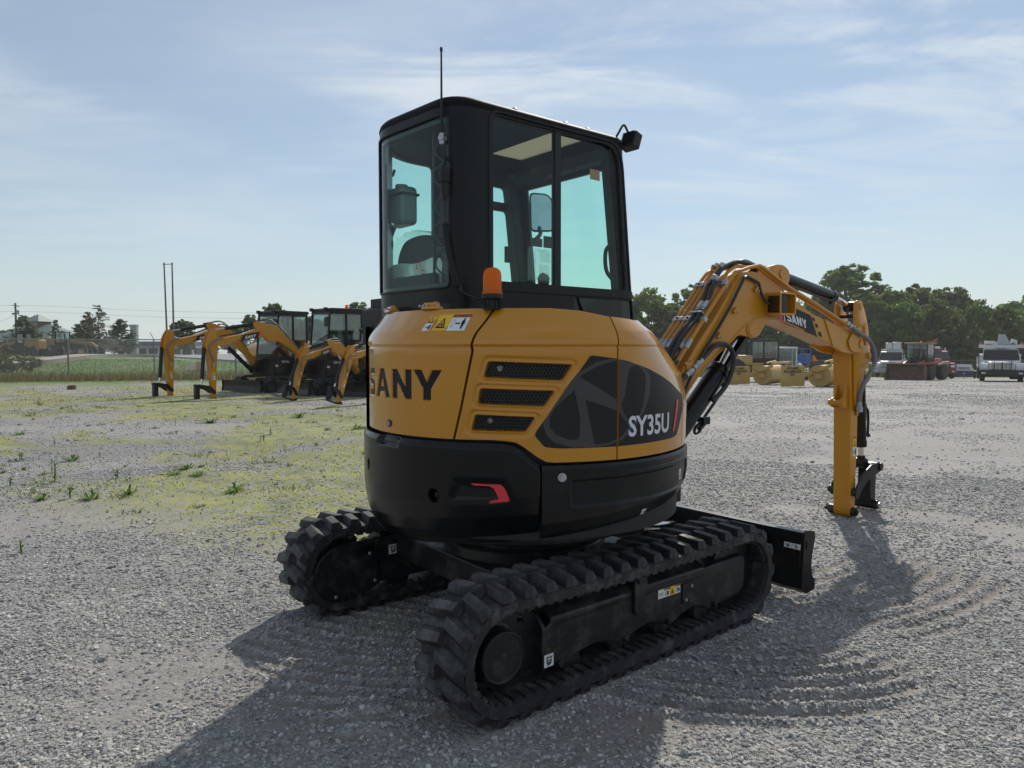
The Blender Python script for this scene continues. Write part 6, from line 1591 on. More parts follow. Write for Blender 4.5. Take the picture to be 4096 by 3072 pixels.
def bg_excavator(loc, rz, scale, label, arm_rot=0.0, beacon=False, boom_sq=1.0, tilt_cover=True):
    x, y = loc
    E = empty("excavator", (x, y, gz(x, y)), rz, scale); tag(E, label, "excavator", "excavators parked side by side behind the lot")
    simple_track(-.70, E); simple_track(.70, E)
    mb = MB(); mb.span((-.45, -.6, .25), (.5, .6, .42)); mb.lathe([(.42, .42), (.42, .52), (.38, .56)], (0, 0, 0), "Z", 24); mb.build("centre_frame", [BLK_FRAME], E)
    mb = MB(); mb.prism([(1.42, .06), (1.38, .10), (1.36, .24), (1.40, .40), (1.44, .40), (1.41, .24), (1.43, .11), (1.47, .06)], -.90, .90)
    for s in (-1, 1): mb.prism([(1.34, .10), (1.34, .40), (1.46, .40), (1.44, .24), (1.47, .06)], s * .90, s * .925)
    for s in (-1, 1): mb.prism([(.5, .22), (.5, .36), (1.38, .32), (1.38, .16)], s * .32, s * .42)
    mb.build("dozer_blade", [BLK], E, bevel=.006)
    # lower body, engine cover, cab
    plan = [(.86 * math.cos(a) * 1.02, .84 * math.sin(a)) for a in np.radians(np.arange(40, 321, 10))] + [(.72, -.60), (.78, -.2), (.78, .2), (.72, .60)]
    mb = MB(); mb.prism(plan, .56, 1.06, "Z"); mb.prism([(p[0] * .93, p[1] * .93) for p in plan], .50, .56, "Z"); mb.build("body_skirt", [BLK], E, bevel=.02)
    tv, tf = text2d("NEWMAN TRACTOR", .075, 0, 0, .003); tw = max(p[0] for p in tv)
    def onskirt(xx, zz, o):
        a = R(62) + xx / .86; return (.86 * 1.02 * math.cos(a) * (1 + o), .84 * math.sin(a) * (1 + .004 + o), zz)
    v, f = map2d((tv, tf), lambda xx, zz: onskirt(xx * .80 / tw, .90 + zz, .003), .05)
    mb = MB(); mb.add(v, f)
    v, f = map2d(fill2d([ellipse(-.07, .937, .05, .045, 20), ellipse(-.07, .937, .04, .036, 20)]), lambda xx, zz: onskirt(xx, zz, .003), .03); mb.add(v, f)
    v, f = map2d(fill2d([[(-.10, .915), (-.085, .915), (-.085, .945), (-.055, .91), (-.04, .91), (-.04, .96), (-.055, .96), (-.055, .93), (-.085, .962), (-.10, .962)]]), lambda xx, zz: onskirt(xx, zz, .003), .03); mb.add(v, f)
    mb.build("skirt_lettering", [LIGHT_ST], E, smooth=None)
    mb = MB(); mb.span((.10, .0, 0), (.10, .0, 0)) if False else None
    mb = MB(); v = [onskirt(a, z, .003) for a, z in ((-.30, .78), (-.22, .78), (-.22, .84), (-.30, .84))]; mb.add(v, [(0, 1, 2, 3)]); v = [onskirt(a, z, .003) for a, z in ((-.42, .97), (-.36, .97), (-.36, 1.0), (-.42, 1.0))]; mb.add(v, [(0, 1, 2, 3)]); mb.build("skirt_sticker", [WHITE_ST], E, smooth=None)
    cov = [p for p in plan if p[0] < -.28] ; cov = [(p[0] * .99, p[1] * .99) for p in cov]
    mb = MB(); mb.prism(cov, 1.06, 1.56, "Z"); mb.build("engine_cover", [YEL], E, bevel=.06, seg=3)
    mb = MB(); mb.prism([(-.28, 1.06), (-.28, 1.56), (.25, 1.55), (.55, 1.46), (.70, 1.30), (.72, 1.06)], -.80, -.22); mb.build("side_cover", [YEL], E, bevel=.06, seg=3)
    mb = MB()
    for k in range(3): mb.span((.0, -.806, 1.16 + k * .10), (.36, -.79, 1.20 + k * .10))
    mb.build("vent", [PLAST], E)
    cx0, cx1, cy0, cy1, cz0, cz1 = -.42, .74, -.16, .74, 1.02, 2.36
    mb = MB(); t = .055
    for cx in (cx0, .10, cx1 - .02):
        for cy in (cy0, cy1):
            top = -.10 if cx > .5 else 0
            mb.add([(cx, cy - t / 2, cz0), (cx + t, cy - t / 2, cz0), (cx + t, cy + t / 2, cz0), (cx, cy + t / 2, cz0), (cx + top, cy - t / 2, cz1), (cx + top + t, cy - t / 2, cz1), (cx + top + t, cy + t / 2, cz1), (cx + top, cy + t / 2, cz1)], [(0, 3, 2, 1), (4, 5, 6, 7), (0, 1, 5, 4), (1, 2, 6, 5), (2, 3, 7, 6), (3, 0, 4, 7)])
    for cy in (cy0, cy1): mb.span((cx0 + t, cy - t / 2 + .002, cz1 - .07), (cx1 - .14, cy + t / 2 - .002, cz1)); mb.span((cx0 + t, cy - t / 2 + .002, cz0), (cx1 - .02, cy + t / 2 - .002, cz0 + .08)); mb.span((cx0 + t, cy - .02, 1.54), (.10, cy + .02, 1.58))
    for cx in (cx0, cx1 - .12): mb.span((cx, cy0 + t / 2, cz1 - .07), (cx + .05, cy1 - t / 2, cz1 - .002))
    mb.span((cx0 + .002, cy0 + t / 2, cz0), (cx0 + .04, cy1 - t / 2, 1.60)); mb.span((cx1 - .02, cy0 + t / 2, cz0 + .002), (cx1 + .03, cy1 - t / 2, cz0 + .14)); mb.build("cab_frame", [CABBLK], E, bevel=.008)
    mb = MB(); mb.prism(rounded([(cx0 - .03, cz1), (cx1 - .05, cz1), (cx1 - .08, cz1 + .09), (cx0 - .01, cz1 + .10)], .04, 3), cy0 - .05, cy1 + .05); mb.build("roof", [CABBLK], E, bevel=.03, seg=3)
    def pane_(pts, nm="cab_window"): mb = MB(); mb.add(pts, [tuple(range(len(pts)))]); mb.build(nm, [BGGLASS], E, smooth=None)
    for cy in (cy0, cy1):
        pane_([(cx0 + t, cy, 1.58), (.10, cy, 1.58), (.10, cy, cz1 - .07), (cx0 + t, cy, cz1 - .07)]); pane_([(.155, cy, cz0 + .08), (cx1 - .02, cy, cz0 + .08), (cx1 - .11, cy, cz1 - .07), (.155, cy, cz1 - .07)])
    pane_([(cx1 + .01, cy0 + t / 2, cz0 + .14), (cx1 + .01, cy1 - t / 2, cz0 + .14), (cx1 - .09, cy1 - t / 2, cz1 - .07), (cx1 - .09, cy0 + t / 2, cz1 - .07)], "windshield"); pane_([(cx0 + .02, cy0 + t / 2, 1.60), (cx0 + .02, cy1 - t / 2, 1.60), (cx0 + .02, cy1 - t / 2, cz1 - .07), (cx0 + .02, cy0 + t / 2, cz1 - .07)], "rear_window")
    mb = MB(); mb.prism(rounded([(-.30, 1.08), (.25, 1.08), (.25, 1.40), (-.12, 1.42), (-.18, 1.92), (-.30, 1.92)], .04, 2), .05, .52); mb.span((.2, .06, 1.05), (.45, .16, 1.45)); mb.span((.2, .5, 1.05), (.45, .6, 1.45)); mb.build("seat", [SEAT], E, bevel=.03)
    for cy in (cy0 + .06, cy1 - .10): mb = MB(); mb.box((cx1 - .02, cy, cz1 + .06), (.09, .10, .09)); mb.build("work_light", [PLAST], E, bevel=.01)
    mb = MB(); mb.box((cx1 + .08, cy1 + .10, 2.06), (.05, .16, .26)); mb.tube([(cx1 - .04, cy1, 2.1), (cx1 + .06, cy1 + .06, 2.1)], .012, 6); mb.build("mirror", [PLAST], E, bevel=.01)
    if beacon:
        mb = MB(); mb.lathe([(.05, 2.46), (.052, 2.48), (.045, 2.54), (.03, 2.57), (.001, 2.575)], (-.05, .50, 0), "Z", 18); mb.build("beacon", [AMBER], E)
    mb = MB(); mb.prism([(.70, .58), (1.02, .62), (1.08, .82), (.98, .98), (.70, 1.02)], -.18, .18); mb.build("swing_post", [BLK], E, bevel=.02)
    # boom
    mb = MB(); mb.prism(BOOM_UP + BOOM_LO, -.09, .09)
    for s in (-1, 1): mb.prism([(3.02, 1.665), (3.264, 1.608), (3.60, 1.545), (3.665, 1.44), (3.50, 1.385), (3.16, 1.450)], s * .075, s * .100); mb.prism([(2.08, 1.94), (2.19, 2.005), (2.42, 2.05), (2.55, 2.0), (2.50, 1.86), (2.40, 1.845)], s * .04, s * .065); mb.cyl((2.013, s * .09, 1.563), (2.013, s * .10, 1.563), .05, n=16); mb.cyl((3.6, s * .1, 1.468), (3.6, s * .115, 1.468), .04, n=14)
    mb.build("boom", [YEL_MATT], E, bevel=.006)
    fn = lambda xx, zz, o: (xx, .0906 + o, zz)
    L_ = [(poly((2.431, 1.616), (2.925, 1.524), (2.815, 1.688), (2.385, 1.775)), 0), (poly((2.345, 1.680), (2.352, 1.778), (2.383, 1.772), (2.405, 1.690), (2.429, 1.617), (2.385, 1.622)), 2)]
    w = fill2d(block_word("SANY", 1.0)); L_.append((([(2.79 - p[0] / 3.0 * .31 - p[1] * .02, 1.575 + p[0] / 3.0 * .060 + p[1] * .075) for p in w[0]], w[1]), 1))
    for q in (((2.832, 1.676), (2.868, 1.668), (2.884, 1.640), (2.849, 1.648)), ((2.884, 1.628), (2.921, 1.619), (2.933, 1.590), (2.896, 1.598)), ((2.934, 1.566), (2.975, 1.557), (2.995, 1.521), (2.950, 1.530))): L_.append((poly(*q), 0))
    sticker("boom_lettering", E, L_, fn, [BLACK_ST, WHITE_ST, RED_ST], lift=.002)
    def ram(name, p0, p1, p2, rb, rr):
        r0 = empty(name); r0.parent = E; P = [Vector((p[0], 0, p[1])) for p in (p0, p1, p2)]
        mb = MB(); mb.cyl(P[0], P[1], rb, n=14); mb.build("barrel", [BLK_GLOSS], r0); mb = MB(); mb.cyl(P[1], P[2], rr, n=10); mb.build("rod", [CHROME], r0)
    ram("boom_cylinder", (1.06, .66), (1.842, 1.362), (2.013, 1.563), .06, .03)
    PV = (3.600, 1.468); A = lambda p: rot2(p, PV, arm_rot)
    et = A((3.629, 1.785)); v2 = Vector((et[0] - 2.446, et[1] - 1.979)); mid = Vector((2.446, 1.979)) + v2 * .70
    ram("arm_cylinder", (2.446, 1.979), tuple(mid), et, .047, .025)
    mb = MB(); mb.tube([(x_, 0, z_) for x_, _, z_ in spline([(1.2, 0, 1.30), (1.6, 0, 1.75), (1.95, 0, 2.06), (2.15, 0, 2.10), (2.36, 0, 2.06), (2.6, 0, 2.02)], 4)], .022, 6)
    for yy in (-.05, .05): mb.tube([(x_, yy, z_) for x_, _, z_ in spline([(1.2, 0, 1.28), (1.6, 0, 1.70), (1.90, 0, 2.0), (2.2, 0, 1.99), (2.8, 0, 1.77), (3.4, 0, 1.64)], 4)], .016, 6)
    mb.build("hose", [HOSE], E)
    G = empty("arm"); G.parent = E
    AB = [(3.50, 1.49), (3.495, 1.41), (3.53, .90), (3.566, .06), (3.585, .0), (3.625, .0), (3.655, .06), (3.70, .60), (3.74, .95), (3.775, 1.285), (3.74, 1.40), (3.68, 1.52), (3.56, 1.53)]
    mb = MB(); mb.prism([A(p) for p in AB], -.075, .075); mb.build("arm_beam", [YEL_MATT], G, bevel=.006)
    for s in (-1, 1): mb = MB(); mb.prism([A(p) for p in ear], s * .076, s * .095); mb.build("arm_ear", [YEL_MATT], G)
    mb = MB(); mb.cyl((A((3.82, 1.365))[0], 0, A((3.82, 1.365))[1]), (A((3.888, .56))[0], 0, A((3.888, .56))[1]), .048, n=14); mb.cyl((A((3.888, .56))[0], 0, A((3.888, .56))[1]), (A((3.91, .40))[0], 0, A((3.91, .40))[1]), .024, n=10, m=1); mb.build("bucket_cylinder", [BLK, CHROME], G)
    mb = MB()
    for s in (-1, 1): mb.prism([A(p) for p in ((3.575, .185), (3.59, .255), (3.74, .385), (4.02, .435), (4.07, .405), (4.04, .345), (3.82, .29), (3.66, .175))], s * .10, s * .115)
    mb.build("guide_link", [BLK], G)
    mb = MB(); mb.prism([A(p) for p in ((3.97, .43), (4.075, .43), (4.08, .06), (4.03, .02), (3.97, .06))], -.06, .06); mb.cyl(*[(A((4.025, .392))[0], s * .12, A((4.025, .392))[1]) for s in (-1, 1)], .036, n=12); mb.cyl(*[(A((3.605, .045))[0], s * .12, A((3.605, .045))[1]) for s in (-1, 1)], .04, n=12); mb.prism([A(p) for p in ((3.62, -.01), (4.05, -.012), (4.05, .03), (3.62, .035))], -.05, .05) if arm_rot > -.1 else mb.prism([A(p) for p in ((3.60, .0), (3.66, -.03), (4.12, .06), (4.10, .14), (4.0, .13))], -.07, .07); mb.build("bucket_link", [BLK], G)
    mb = MB(); mb.tube([(A((x_, z_))[0], y_, A((x_, z_))[1]) for x_, y_, z_ in spline([(3.40, .12, 1.60), (3.60, .135, 1.53), (3.72, .135, 1.40), (3.71, .13, 1.22), (3.63, .12, 1.05), (3.62, .11, .93)], 4)], .02, 7); mb.build("hose", [GREYHOSE], G)
    mb = MB(); q = [A((3.62, .86)), A((3.63, .97))]; mb.cyl((q[0][0], .11, q[0][1]), (q[1][0], .11, q[1][1]), .028, n=8); mb.build("coupler", [STEEL], G)
    st = lambda xx, zz, o: ((lambda q: (q[0], .0756 + o, q[1]))(A((xx, zz))))
    sticker("arm_sticker", G, [(quad(3.585, .53, 3.655, .72), 0), (quad(3.585, .63, 3.655, .72), 1), (tri(3.62, .665, .028), 3), (man(3.636, .54, .075), 3)], st, ST_M, lift=.002)
    return E
HD = R(212)
def ex_at(foot_px, D, scale, hd, ar=0.0):
    fx, fy = bearing(foot_px, D); rch = (3.60 + 1.468 * math.sin(ar)) * scale
    return (fx - math.cos(hd) * rch, fy - math.sin(hd) * rch)
bg_excavator(ex_at(680, 21.9, 1.15, R(236)), R(236), 1.15, "yellow excavator whose boom and arm stand furthest left of the parked row")
bg_excavator(ex_at(852, 20.8, 1.15, R(226)), R(226), 1.15, "parked excavator with an amber beacon on its black cab and second boom from the left", beacon=True)
bg_excavator(ex_at(1172, 19.7, .86, R(240), R(17)), R(240), .86, "smaller parked excavator, its slanted arm third from the left of the row", arm_rot=R(17))
bg_excavator(ex_at(1350, 17.9, .86, R(238), R(19)), R(238), .86, "smaller parked excavator with slanted arm closest to the rear door of the big excavator", arm_rot=R(19))

# ------------------------------------------------------------------ chain-link fences
GALV = mat("galvanised_steel", (.36, .38, .39), .5, metal=.6, var=.15, vscale=5)
GALV_D = mat("galvanised_post", (.20, .22, .225), .55, metal=.4, var=.15, vscale=5)
def fence(name, a, b, n, h, label, wire=.0055, cell=.085, arms=True):
    A, B = Vector((*a, 0)), Vector((*b, 0)); Lf = (B - A).length; d = (B - A).normalized(); nrm = Vector((-d.y, d.x, 0))
    root = empty(name, (a[0], a[1], gz(*a))); tag(root, label, "fence"); z0 = root.location.z
    zr = lambda t: gz(a[0] + d.x * t, a[1] + d.y * t) - z0
    mb = MB(); pts = [d * (Lf * i / (n * 2)) + Vector((0, 0, zr(Lf * i / (n * 2)) + h)) for i in range(n * 2 + 1)]; mb.tube(pts, .024, 6); mb.build("top_rail", [GALV], root)
    for i in range(n + 1):
        t = Lf * i / n; z = zr(t); mb = MB(); p = d * t + nrm * .03; r_ = .042 if i % 2 == 0 else .032
        mb.cyl(p + Vector((0, 0, z - .1)), p + Vector((0, 0, z + h + .03)), r_, n=10); 
        if arms: q = p + Vector((0, 0, z + h + .02)); mb.tube([q, q + nrm * -.02 - d * .16 + Vector((0, 0, .34))], .018, 6)
        mb.build("post", [GALV_D], root)
    mb = MB(); w = wire; m = int(Lf / cell)
    for fam in (-1, 1):
        for i in range(-int(h / cell), m + int(h / cell) + 1):
            x0 = i * cell; x1 = x0 + fam * h; t0, t1, s0, s1 = x0, x1, 0.0, 1.0
            lo, hi = min(x0, x1), max(x0, x1)
            if hi <= 0 or lo >= Lf: continue
            def cl(t): return min(max((t - x0) / (x1 - x0), 0), 1)
            sa, sb = sorted((cl(0), cl(Lf))); 
            pa = d * (x0 + (x1 - x0) * sa); pb = d * (x0 + (x1 - x0) * sb); za = zr(min(max(x0 + (x1 - x0) * sa, 0), Lf)) + h * sa; zb = zr(min(max(x0 + (x1 - x0) * sb, 0), Lf)) + h * sb
            pa = pa + Vector((0, 0, za)) + nrm * (.004 * fam); pb = pb + Vector((0, 0, zb)) + nrm * (.004 * fam)
            mb.cyl(pa, pb, w / 2, n=3, caps=False)
    o = mb.build("chain_link_mesh", [GALV], root, smooth=None); o["kind"] = "stuff"
    return root
fence("chain_link_fence", (FX - 3.7 * 4, FY - .927 * 4), (FX + 3.7 * 7, FY + .927 * 7), 11, 1.98, "galvanised chain link fence in front of the green slope behind the parked excavators", wire=.0075, cell=.10)
fence("chain_link_fence", (-1, 74), (70, 75.5), 22, 1.75, "distant chain link fence below the wall of trees behind the white trucks", wire=.012, cell=.16, arms=False)

# ------------------------------------------------------------------ trees
LEAFM = {}
def leaf_mat(name, trans=.35):
    m = bpy.data.materials.new(name); m.use_nodes = True
    nt = m.node_tree; b = nt.nodes["Principled BSDF"]; b.inputs["Roughness"].default_value = .55; b.inputs["Specular IOR Level"].default_value = .3
    a = nt.nodes.new("ShaderNodeAttribute"); a.attribute_name = "tint"
    oi = nt.nodes.new("ShaderNodeObjectInfo"); hs_ = nt.nodes.new("ShaderNodeHueSaturation")
    r1 = nt.nodes.new("ShaderNodeMapRange"); r1.inputs["To Min"].default_value = .470; r1.inputs["To Max"].default_value = .520
    r2 = nt.nodes.new("ShaderNodeMapRange"); r2.inputs["To Min"].default_value = .75; r2.inputs["To Max"].default_value = 1.3
    nt.links.new(oi.outputs["Random"], r1.inputs["Value"]); nt.links.new(oi.outputs["Random"], r2.inputs["Value"])
    nt.links.new(r1.outputs[0], hs_.inputs["Hue"]); nt.links.new(r2.outputs[0], hs_.inputs["Value"]); nt.links.new(a.outputs["Color"], hs_.inputs["Color"])
    tr = nt.nodes.new("ShaderNodeBsdfTranslucent"); mx = nt.nodes.new("ShaderNodeMixShader"); mx.inputs[0].default_value = trans
    nt.links.new(hs_.outputs[0], b.inputs["Base Color"]); nt.links.new(hs_.outputs[0], tr.inputs["Color"])
    nt.links.new(b.outputs[0], mx.inputs[1]); nt.links.new(tr.outputs[0], mx.inputs[2]); nt.links.new(mx.outputs[0], nt.nodes["Material Output"].inputs["Surface"])
    return m
LEAF = leaf_mat("tree_leaf", .5); NEEDLE = leaf_mat("pine_needles", .2)
BARK = mat("bark", (.085, .070, .055), .9, var=.3, vscale=6, bump=.5, bscale=20)
def leaves_mesh(name, C, size, cols, up=.3, aspect=.6):
    n = len(C); nr = rng.normal(0, 1, (n, 3)); nr[:, 2] += up; nr /= np.linalg.norm(nr, axis=1)[:, None]
    t = np.cross(nr, rng.normal(0, 1, (n, 3))); t /= np.linalg.norm(t, axis=1)[:, None]; b = np.cross(nr, t)
    s = (size * rng.uniform(.6, 1.4, n))[:, None]
    v = np.stack([C - t * s, C + b * s * aspect, C + t * s, C - b * s * aspect], 1).reshape(-1, 3)
    me = bpy.data.meshes.new(name); me.vertices.add(4 * n); me.vertices.foreach_set("co", v.ravel())
    me.loops.add(4 * n); me.loops.foreach_set("vertex_index", np.arange(4 * n, dtype=np.int32)); me.polygons.add(n); me.polygons.foreach_set("loop_start", np.arange(0, 4 * n, 4, dtype=np.int32))
    at = me.attributes.new("tint", "FLOAT_COLOR", "POINT"); at.data.foreach_set("color", np.concatenate([cols, np.ones((n, 1))], 1).repeat(4, 0).astype(np.float32).ravel()); me.update()
    return me
def crown_points(lobes, n, clump=.22):
    """leaf centres gathered in clumps over several lobes; more of them near the lobe surfaces"""
    out = []; tot = sum(l[3] ** 2 for l in lobes)
    for (x, y, z, r, sq) in lobes:
        k = max(6, int(n * r * r / tot / 26)); u = rng.normal(0, 1, (k, 3)); u /= np.linalg.norm(u, axis=1)[:, None]
        rad = r * rng.random(k) ** .30 * rng.uniform(.8, 1.12, k); c = u * rad[:, None]; c[:, 2] *= sq; c += (x, y, z)
        q = np.repeat(c, 26, 0) + rng.normal(0, clump * r * .55, (k * 26, 3)) * (1, 1, .7)
        out.append(q)
    return np.concatenate(out)
def broad_tree(var, H=9.0, leaf=.20, n=9000, airy=False):
    """meshes of one kind of broad-leaved tree, foot at the origin"""
    r_ = random.Random(var); lobes = []; br = MB()
    tr = .018 * H; th = H * (.30 if not airy else .42)
    path = [Vector((0, 0, -.3)), Vector((r_.uniform(-.1, .1), r_.uniform(-.1, .1), th * .5)), Vector((r_.uniform(-.25, .25), r_.uniform(-.25, .25), th)), Vector((r_.uniform(-.4, .4), r_.uniform(-.4, .4), H * .62)), Vector((r_.uniform(-.4, .4), r_.uniform(-.4, .4), H * .86))]
    sp_ = spline(path, 5); br.tube(sp_, [tr * (1.15 - .95 * i / len(sp_)) for i in range(len(sp_))], 8)
    nl = 15 if not airy else 17
    for k in range(nl):
        f = (k + .5) / nl; z = H * (.24 + .68 * f) if not airy else H * (.38 + .58 * f)
        env = H * (.30 if not airy else .20) * (math.sin(math.pi * min(1, .18 + .80 * f)) ** .7)
        a = k * 2.4 + r_.uniform(-.4, .4); rr = env * r_.uniform(.45, .95)
        x, y = rr * math.cos(a), rr * math.sin(a); lr = H * r_.uniform(.095, .165) * (1 if not airy else .72)
        lobes.append((x, y, z, lr, r_.uniform(.65, .9)))
        s = sp_[min(len(sp_) - 1, int(len(sp_) * max(.25, (z - H * .12) / (H * .9))))]
        e = Vector((x, y, z)); br.tube([s, s.lerp(e, .5) + Vector((0, 0, .04 * H)), e], [tr * .42, tr * .25, tr * .08], 5)
    lobes.append((path[-1].x, path[-1].y, H * .90, H * .11, .8))
    C = crown_points(lobes, n); k = len(C)
    base = np.array([.070, .128, .030]); bright = np.array([.150, .220, .042])
    t = np.clip(vnoise(C[:, 0] * 1.1 + 50, C[:, 2] * 1.1 + C[:, 1] * .7, var) * .9 + rng.normal(0, .18, k), 0, 1)[:, None]
    cols = base * (1 - t) + bright * t
    return leaves_mesh("crown", C, leaf, cols), br
def pine_tree(var, H=6.0, leaf=.16, full=1.0, brown=0.0):
    r_ = random.Random(var); br = MB(); br.tube([(0, 0, -.2), (.03, 0, H * .5), (0, .02, H)], [.016 * H, .010 * H, .002 * H], 7)
    P = []; z = H * .10
    while z < H * .97:
        f = 1 - z / H; n = r_.choice((4, 5, 5, 6))
        for i in range(n):
            a = r_.uniform(0, 6.28); l = (H * .36 * f ** .8 + .12) * r_.uniform(.55, 1.15); up = r_.uniform(.05, .45)
            d = Vector((math.cos(a), math.sin(a), up)); p0 = Vector((0, 0, z)); p1 = p0 + d * l
            br.tube([p0, p1], [.022 * f + .006, .004], 4)
            m = int(26 * full * (l / H) * 5 + 3)
            for q in range(m):
                t = r_.uniform(.3, 1.05); P.append(p0 + d * l * t + Vector((r_.gauss(0, .09), r_.gauss(0, .09), r_.gauss(.05, .09))) * (.4 + l * .45))
        z += H * r_.uniform(.030, .055)
    C = np.array([tuple(p) for p in P]); k = len(C); t = np.clip(rng.normal(.5, .25, k), 0, 1)[:, None]
    cols = np.array([.055, .088, .046]) * (1 - t) + np.array([.10, .135, .066]) * t
    if brown: 
        m_ = (rng.random(k) < brown)[:, None]; cols = np.where(m_, np.array([.24, .20, .155]) * (.7 + .6 * t), cols)
    return leaves_mesh("crown", C, leaf, cols, up=.2, aspect=.35), br
TREEV = []
def tree_proto(kind, *a, **k):
    cm, br = (broad_tree if kind == "b" else pine_tree)(*a, **k)
    cm.materials.append(LEAF if kind == "b" else NEEDLE)
    tb = bpy.data.meshes.new("trunk"); tb.from_pydata(br.v, [], br.f); tb.materials.append(BARK); tb.update(); tb.shade_smooth()
    return cm, tb
def plant_tree(proto, x, y, h, H0, label, group=None, rz=None, name="broad_leaved_tree", wide=1.0, cat="tree"):
    root = empty(name, (x, y, gz(x, y) - .05), random.uniform(0, 6.28) if rz is None else rz); root.scale = (h / H0 * wide, h / H0 * wide, h / H0)
    tag(root, label, cat, group)
    for nm, me in zip(("crown", "trunk"), proto):
        o = bpy.data.objects.new(nm, me); COL.objects.link(o); o.parent = root
    return root
BV = [tree_proto("b", 11 + i, 9.0, .19, 8500) for i in range(5)]
AV = [tree_proto("b", 31 + i, 9.0, .17, 6500, True) for i in range(2)]
def top_h(py, D): return CAMH + (1390 - py) / 2840 * D
def tree_px(px, py, D, proto, label, group=None, wide=1.0, name="broad_leaved_tree", H0=9.0):
    x, y = bearing(px, D); h = top_h(py, D) - gz(x, y)
    return plant_tree(proto, x, y, h, H0, label, group, wide=wide, name=name)
# tall ones that can be told apart on the right
tree_px(3385, 1062, 88, AV[0], "tallest airy tree of the wood, its top above the big excavator's arm cylinder", wide=1.35)
tree_px(3660, 1135, 90, BV[0], "dark round-topped tree above the red wheel loader", wide=1.1)
tree_px(3555, 1150, 84, BV[1], "mid green tree between the airy tallest tree and the dark tree above the loader", wide=1.0)
tree_px(3815, 1158, 90, BV[2], "dark tree above the gap between the red crane truck and the compressor trailer", wide=1.1)
tree_px(3905, 1205, 78, BV[3], "brighter green tree standing right behind the small compressor trailer", wide=.85)
tree_px(4010, 1225, 77, AV[1], "slim yellow-green tree directly behind the right bucket truck", wide=1.0)
tree_px(4085, 1185, 98, BV[4], "tree at the right edge of the photo above the right bucket truck", wide=1.3)
tree_px(2585, 1160, 80, BV[3], "leafy tree just right of the big excavator's cab", wide=1.15)
tree_px(2770, 1148, 100, AV[0], "airy tree seen left of the pipes on the big excavator's boom", wide=1.2)
WG = "trees of the wood behind the right side of the lot"
wr = random.Random(5); k_ = -1
for px, py, D in ((2650, 1215, 84), (2700, 1230, 79), (2830, 1200, 86), (2900, 1190, 92), (2960, 1225, 84), (3040, 1215, 90), (3110, 1235, 82), (3190, 1215, 88), (3265, 1195, 92), (3300, 1165, 84), (3430, 1150, 94), (3480, 1185, 82), (3600, 1195, 79), (3720, 1195, 80), (3770, 1215, 84), (3860, 1215, 95), (3955, 1240, 88), (4050, 1235, 84), (4140, 1200, 80), (4220, 1180, 86)):
    k_ += 1
    tree_px(px, py, D, BV[wr.randrange(5)], f"{ORD[k_]} from the left of the leafy trees filling the wood on the right", WG, wide=wr.uniform(.95, 1.3))
UG = "low trees and brush at the foot of the wood"
for i in range(22):
    px = 2540 + i * 76 + wr.uniform(-20, 20); tree_px(px, wr.uniform(1300, 1345), wr.uniform(80, 83), BV[wr.randrange(5)], f"{ORD[i]} from the left of the low bushy trees along the foot of the wood", UG, wide=1.9, name="bushy_tree")
# trees behind the parked excavators and on the left
tree_px(1098, 1212, 62, AV[1], "thin airy tree rising between the two parked black cabs' booms", wide=1.0)
tree_px(735, 1275, 70, BV[0], "tree showing between the two leftmost parked booms", wide=1.2)
tree_px(1000, 1262, 72, BV[2], "tree behind the elbow of the second parked boom", wide=1.0)
MG = "trees behind the parked excavators"
for k_, (px, py, D) in enumerate(sorted(((1170, 1262, 70), (1250, 1265, 58), (1300, 1278, 60), (1350, 1252, 66), (1430, 1215, 64), (1500, 1222, 66), (1560, 1240, 62), (860, 1300, 74), (940, 1295, 70), (1210, 1290, 66), (1400, 1270, 56)))):
    tree_px(px, py, D, BV[wr.randrange(5)], f"{ORD[k_]} from the left of the dark trees behind the parked excavators", MG, wide=wr.uniform(1.0, 1.4))
for px, py, w_ in ((20, 1318, "leftmost"), (60, 1312, "second from the left")): tree_px(px, py, 120, BV[1], w_ + " of the far tree crowns above the roof at the left edge", "far trees at the left edge", wide=1.5)
PV_ = [tree_proto("p", 3, 6.0, .17, 1.2), tree_proto("p", 4, 6.0, .16, .7), tree_proto("p", 8, 6.0, .15, .42, .55), tree_proto("p", 9, 6.0, .17, 1.5)]
for px, py, D, pi, w_, lb in ((100, 1258, 72, 0, 1.35, "dark pine in front of the green-roofed building left of its cupola"), (228, 1275, 72, 1, 1.0, "small pine right of the cupola in front of the green roof"), (318, 1290, 76, 3, 1.3, "bushy dark pine on the left of the pine clump"), (358, 1245, 74, 0, 1.1, "green pine in the middle of the pine clump"), (398, 1218, 70, 2, 1.25, "half bare greyish pine, tallest of the pine clump"), (488, 1272, 78, 3, 1.4, "rounded dark pine standing alone right of the pine clump")):
    x, y = bearing(px, D); h = top_h(py, D) - gz(x, y); plant_tree(PV_[pi], x, y, h, 6.0, lb, None, name="pine_tree", wide=w_)
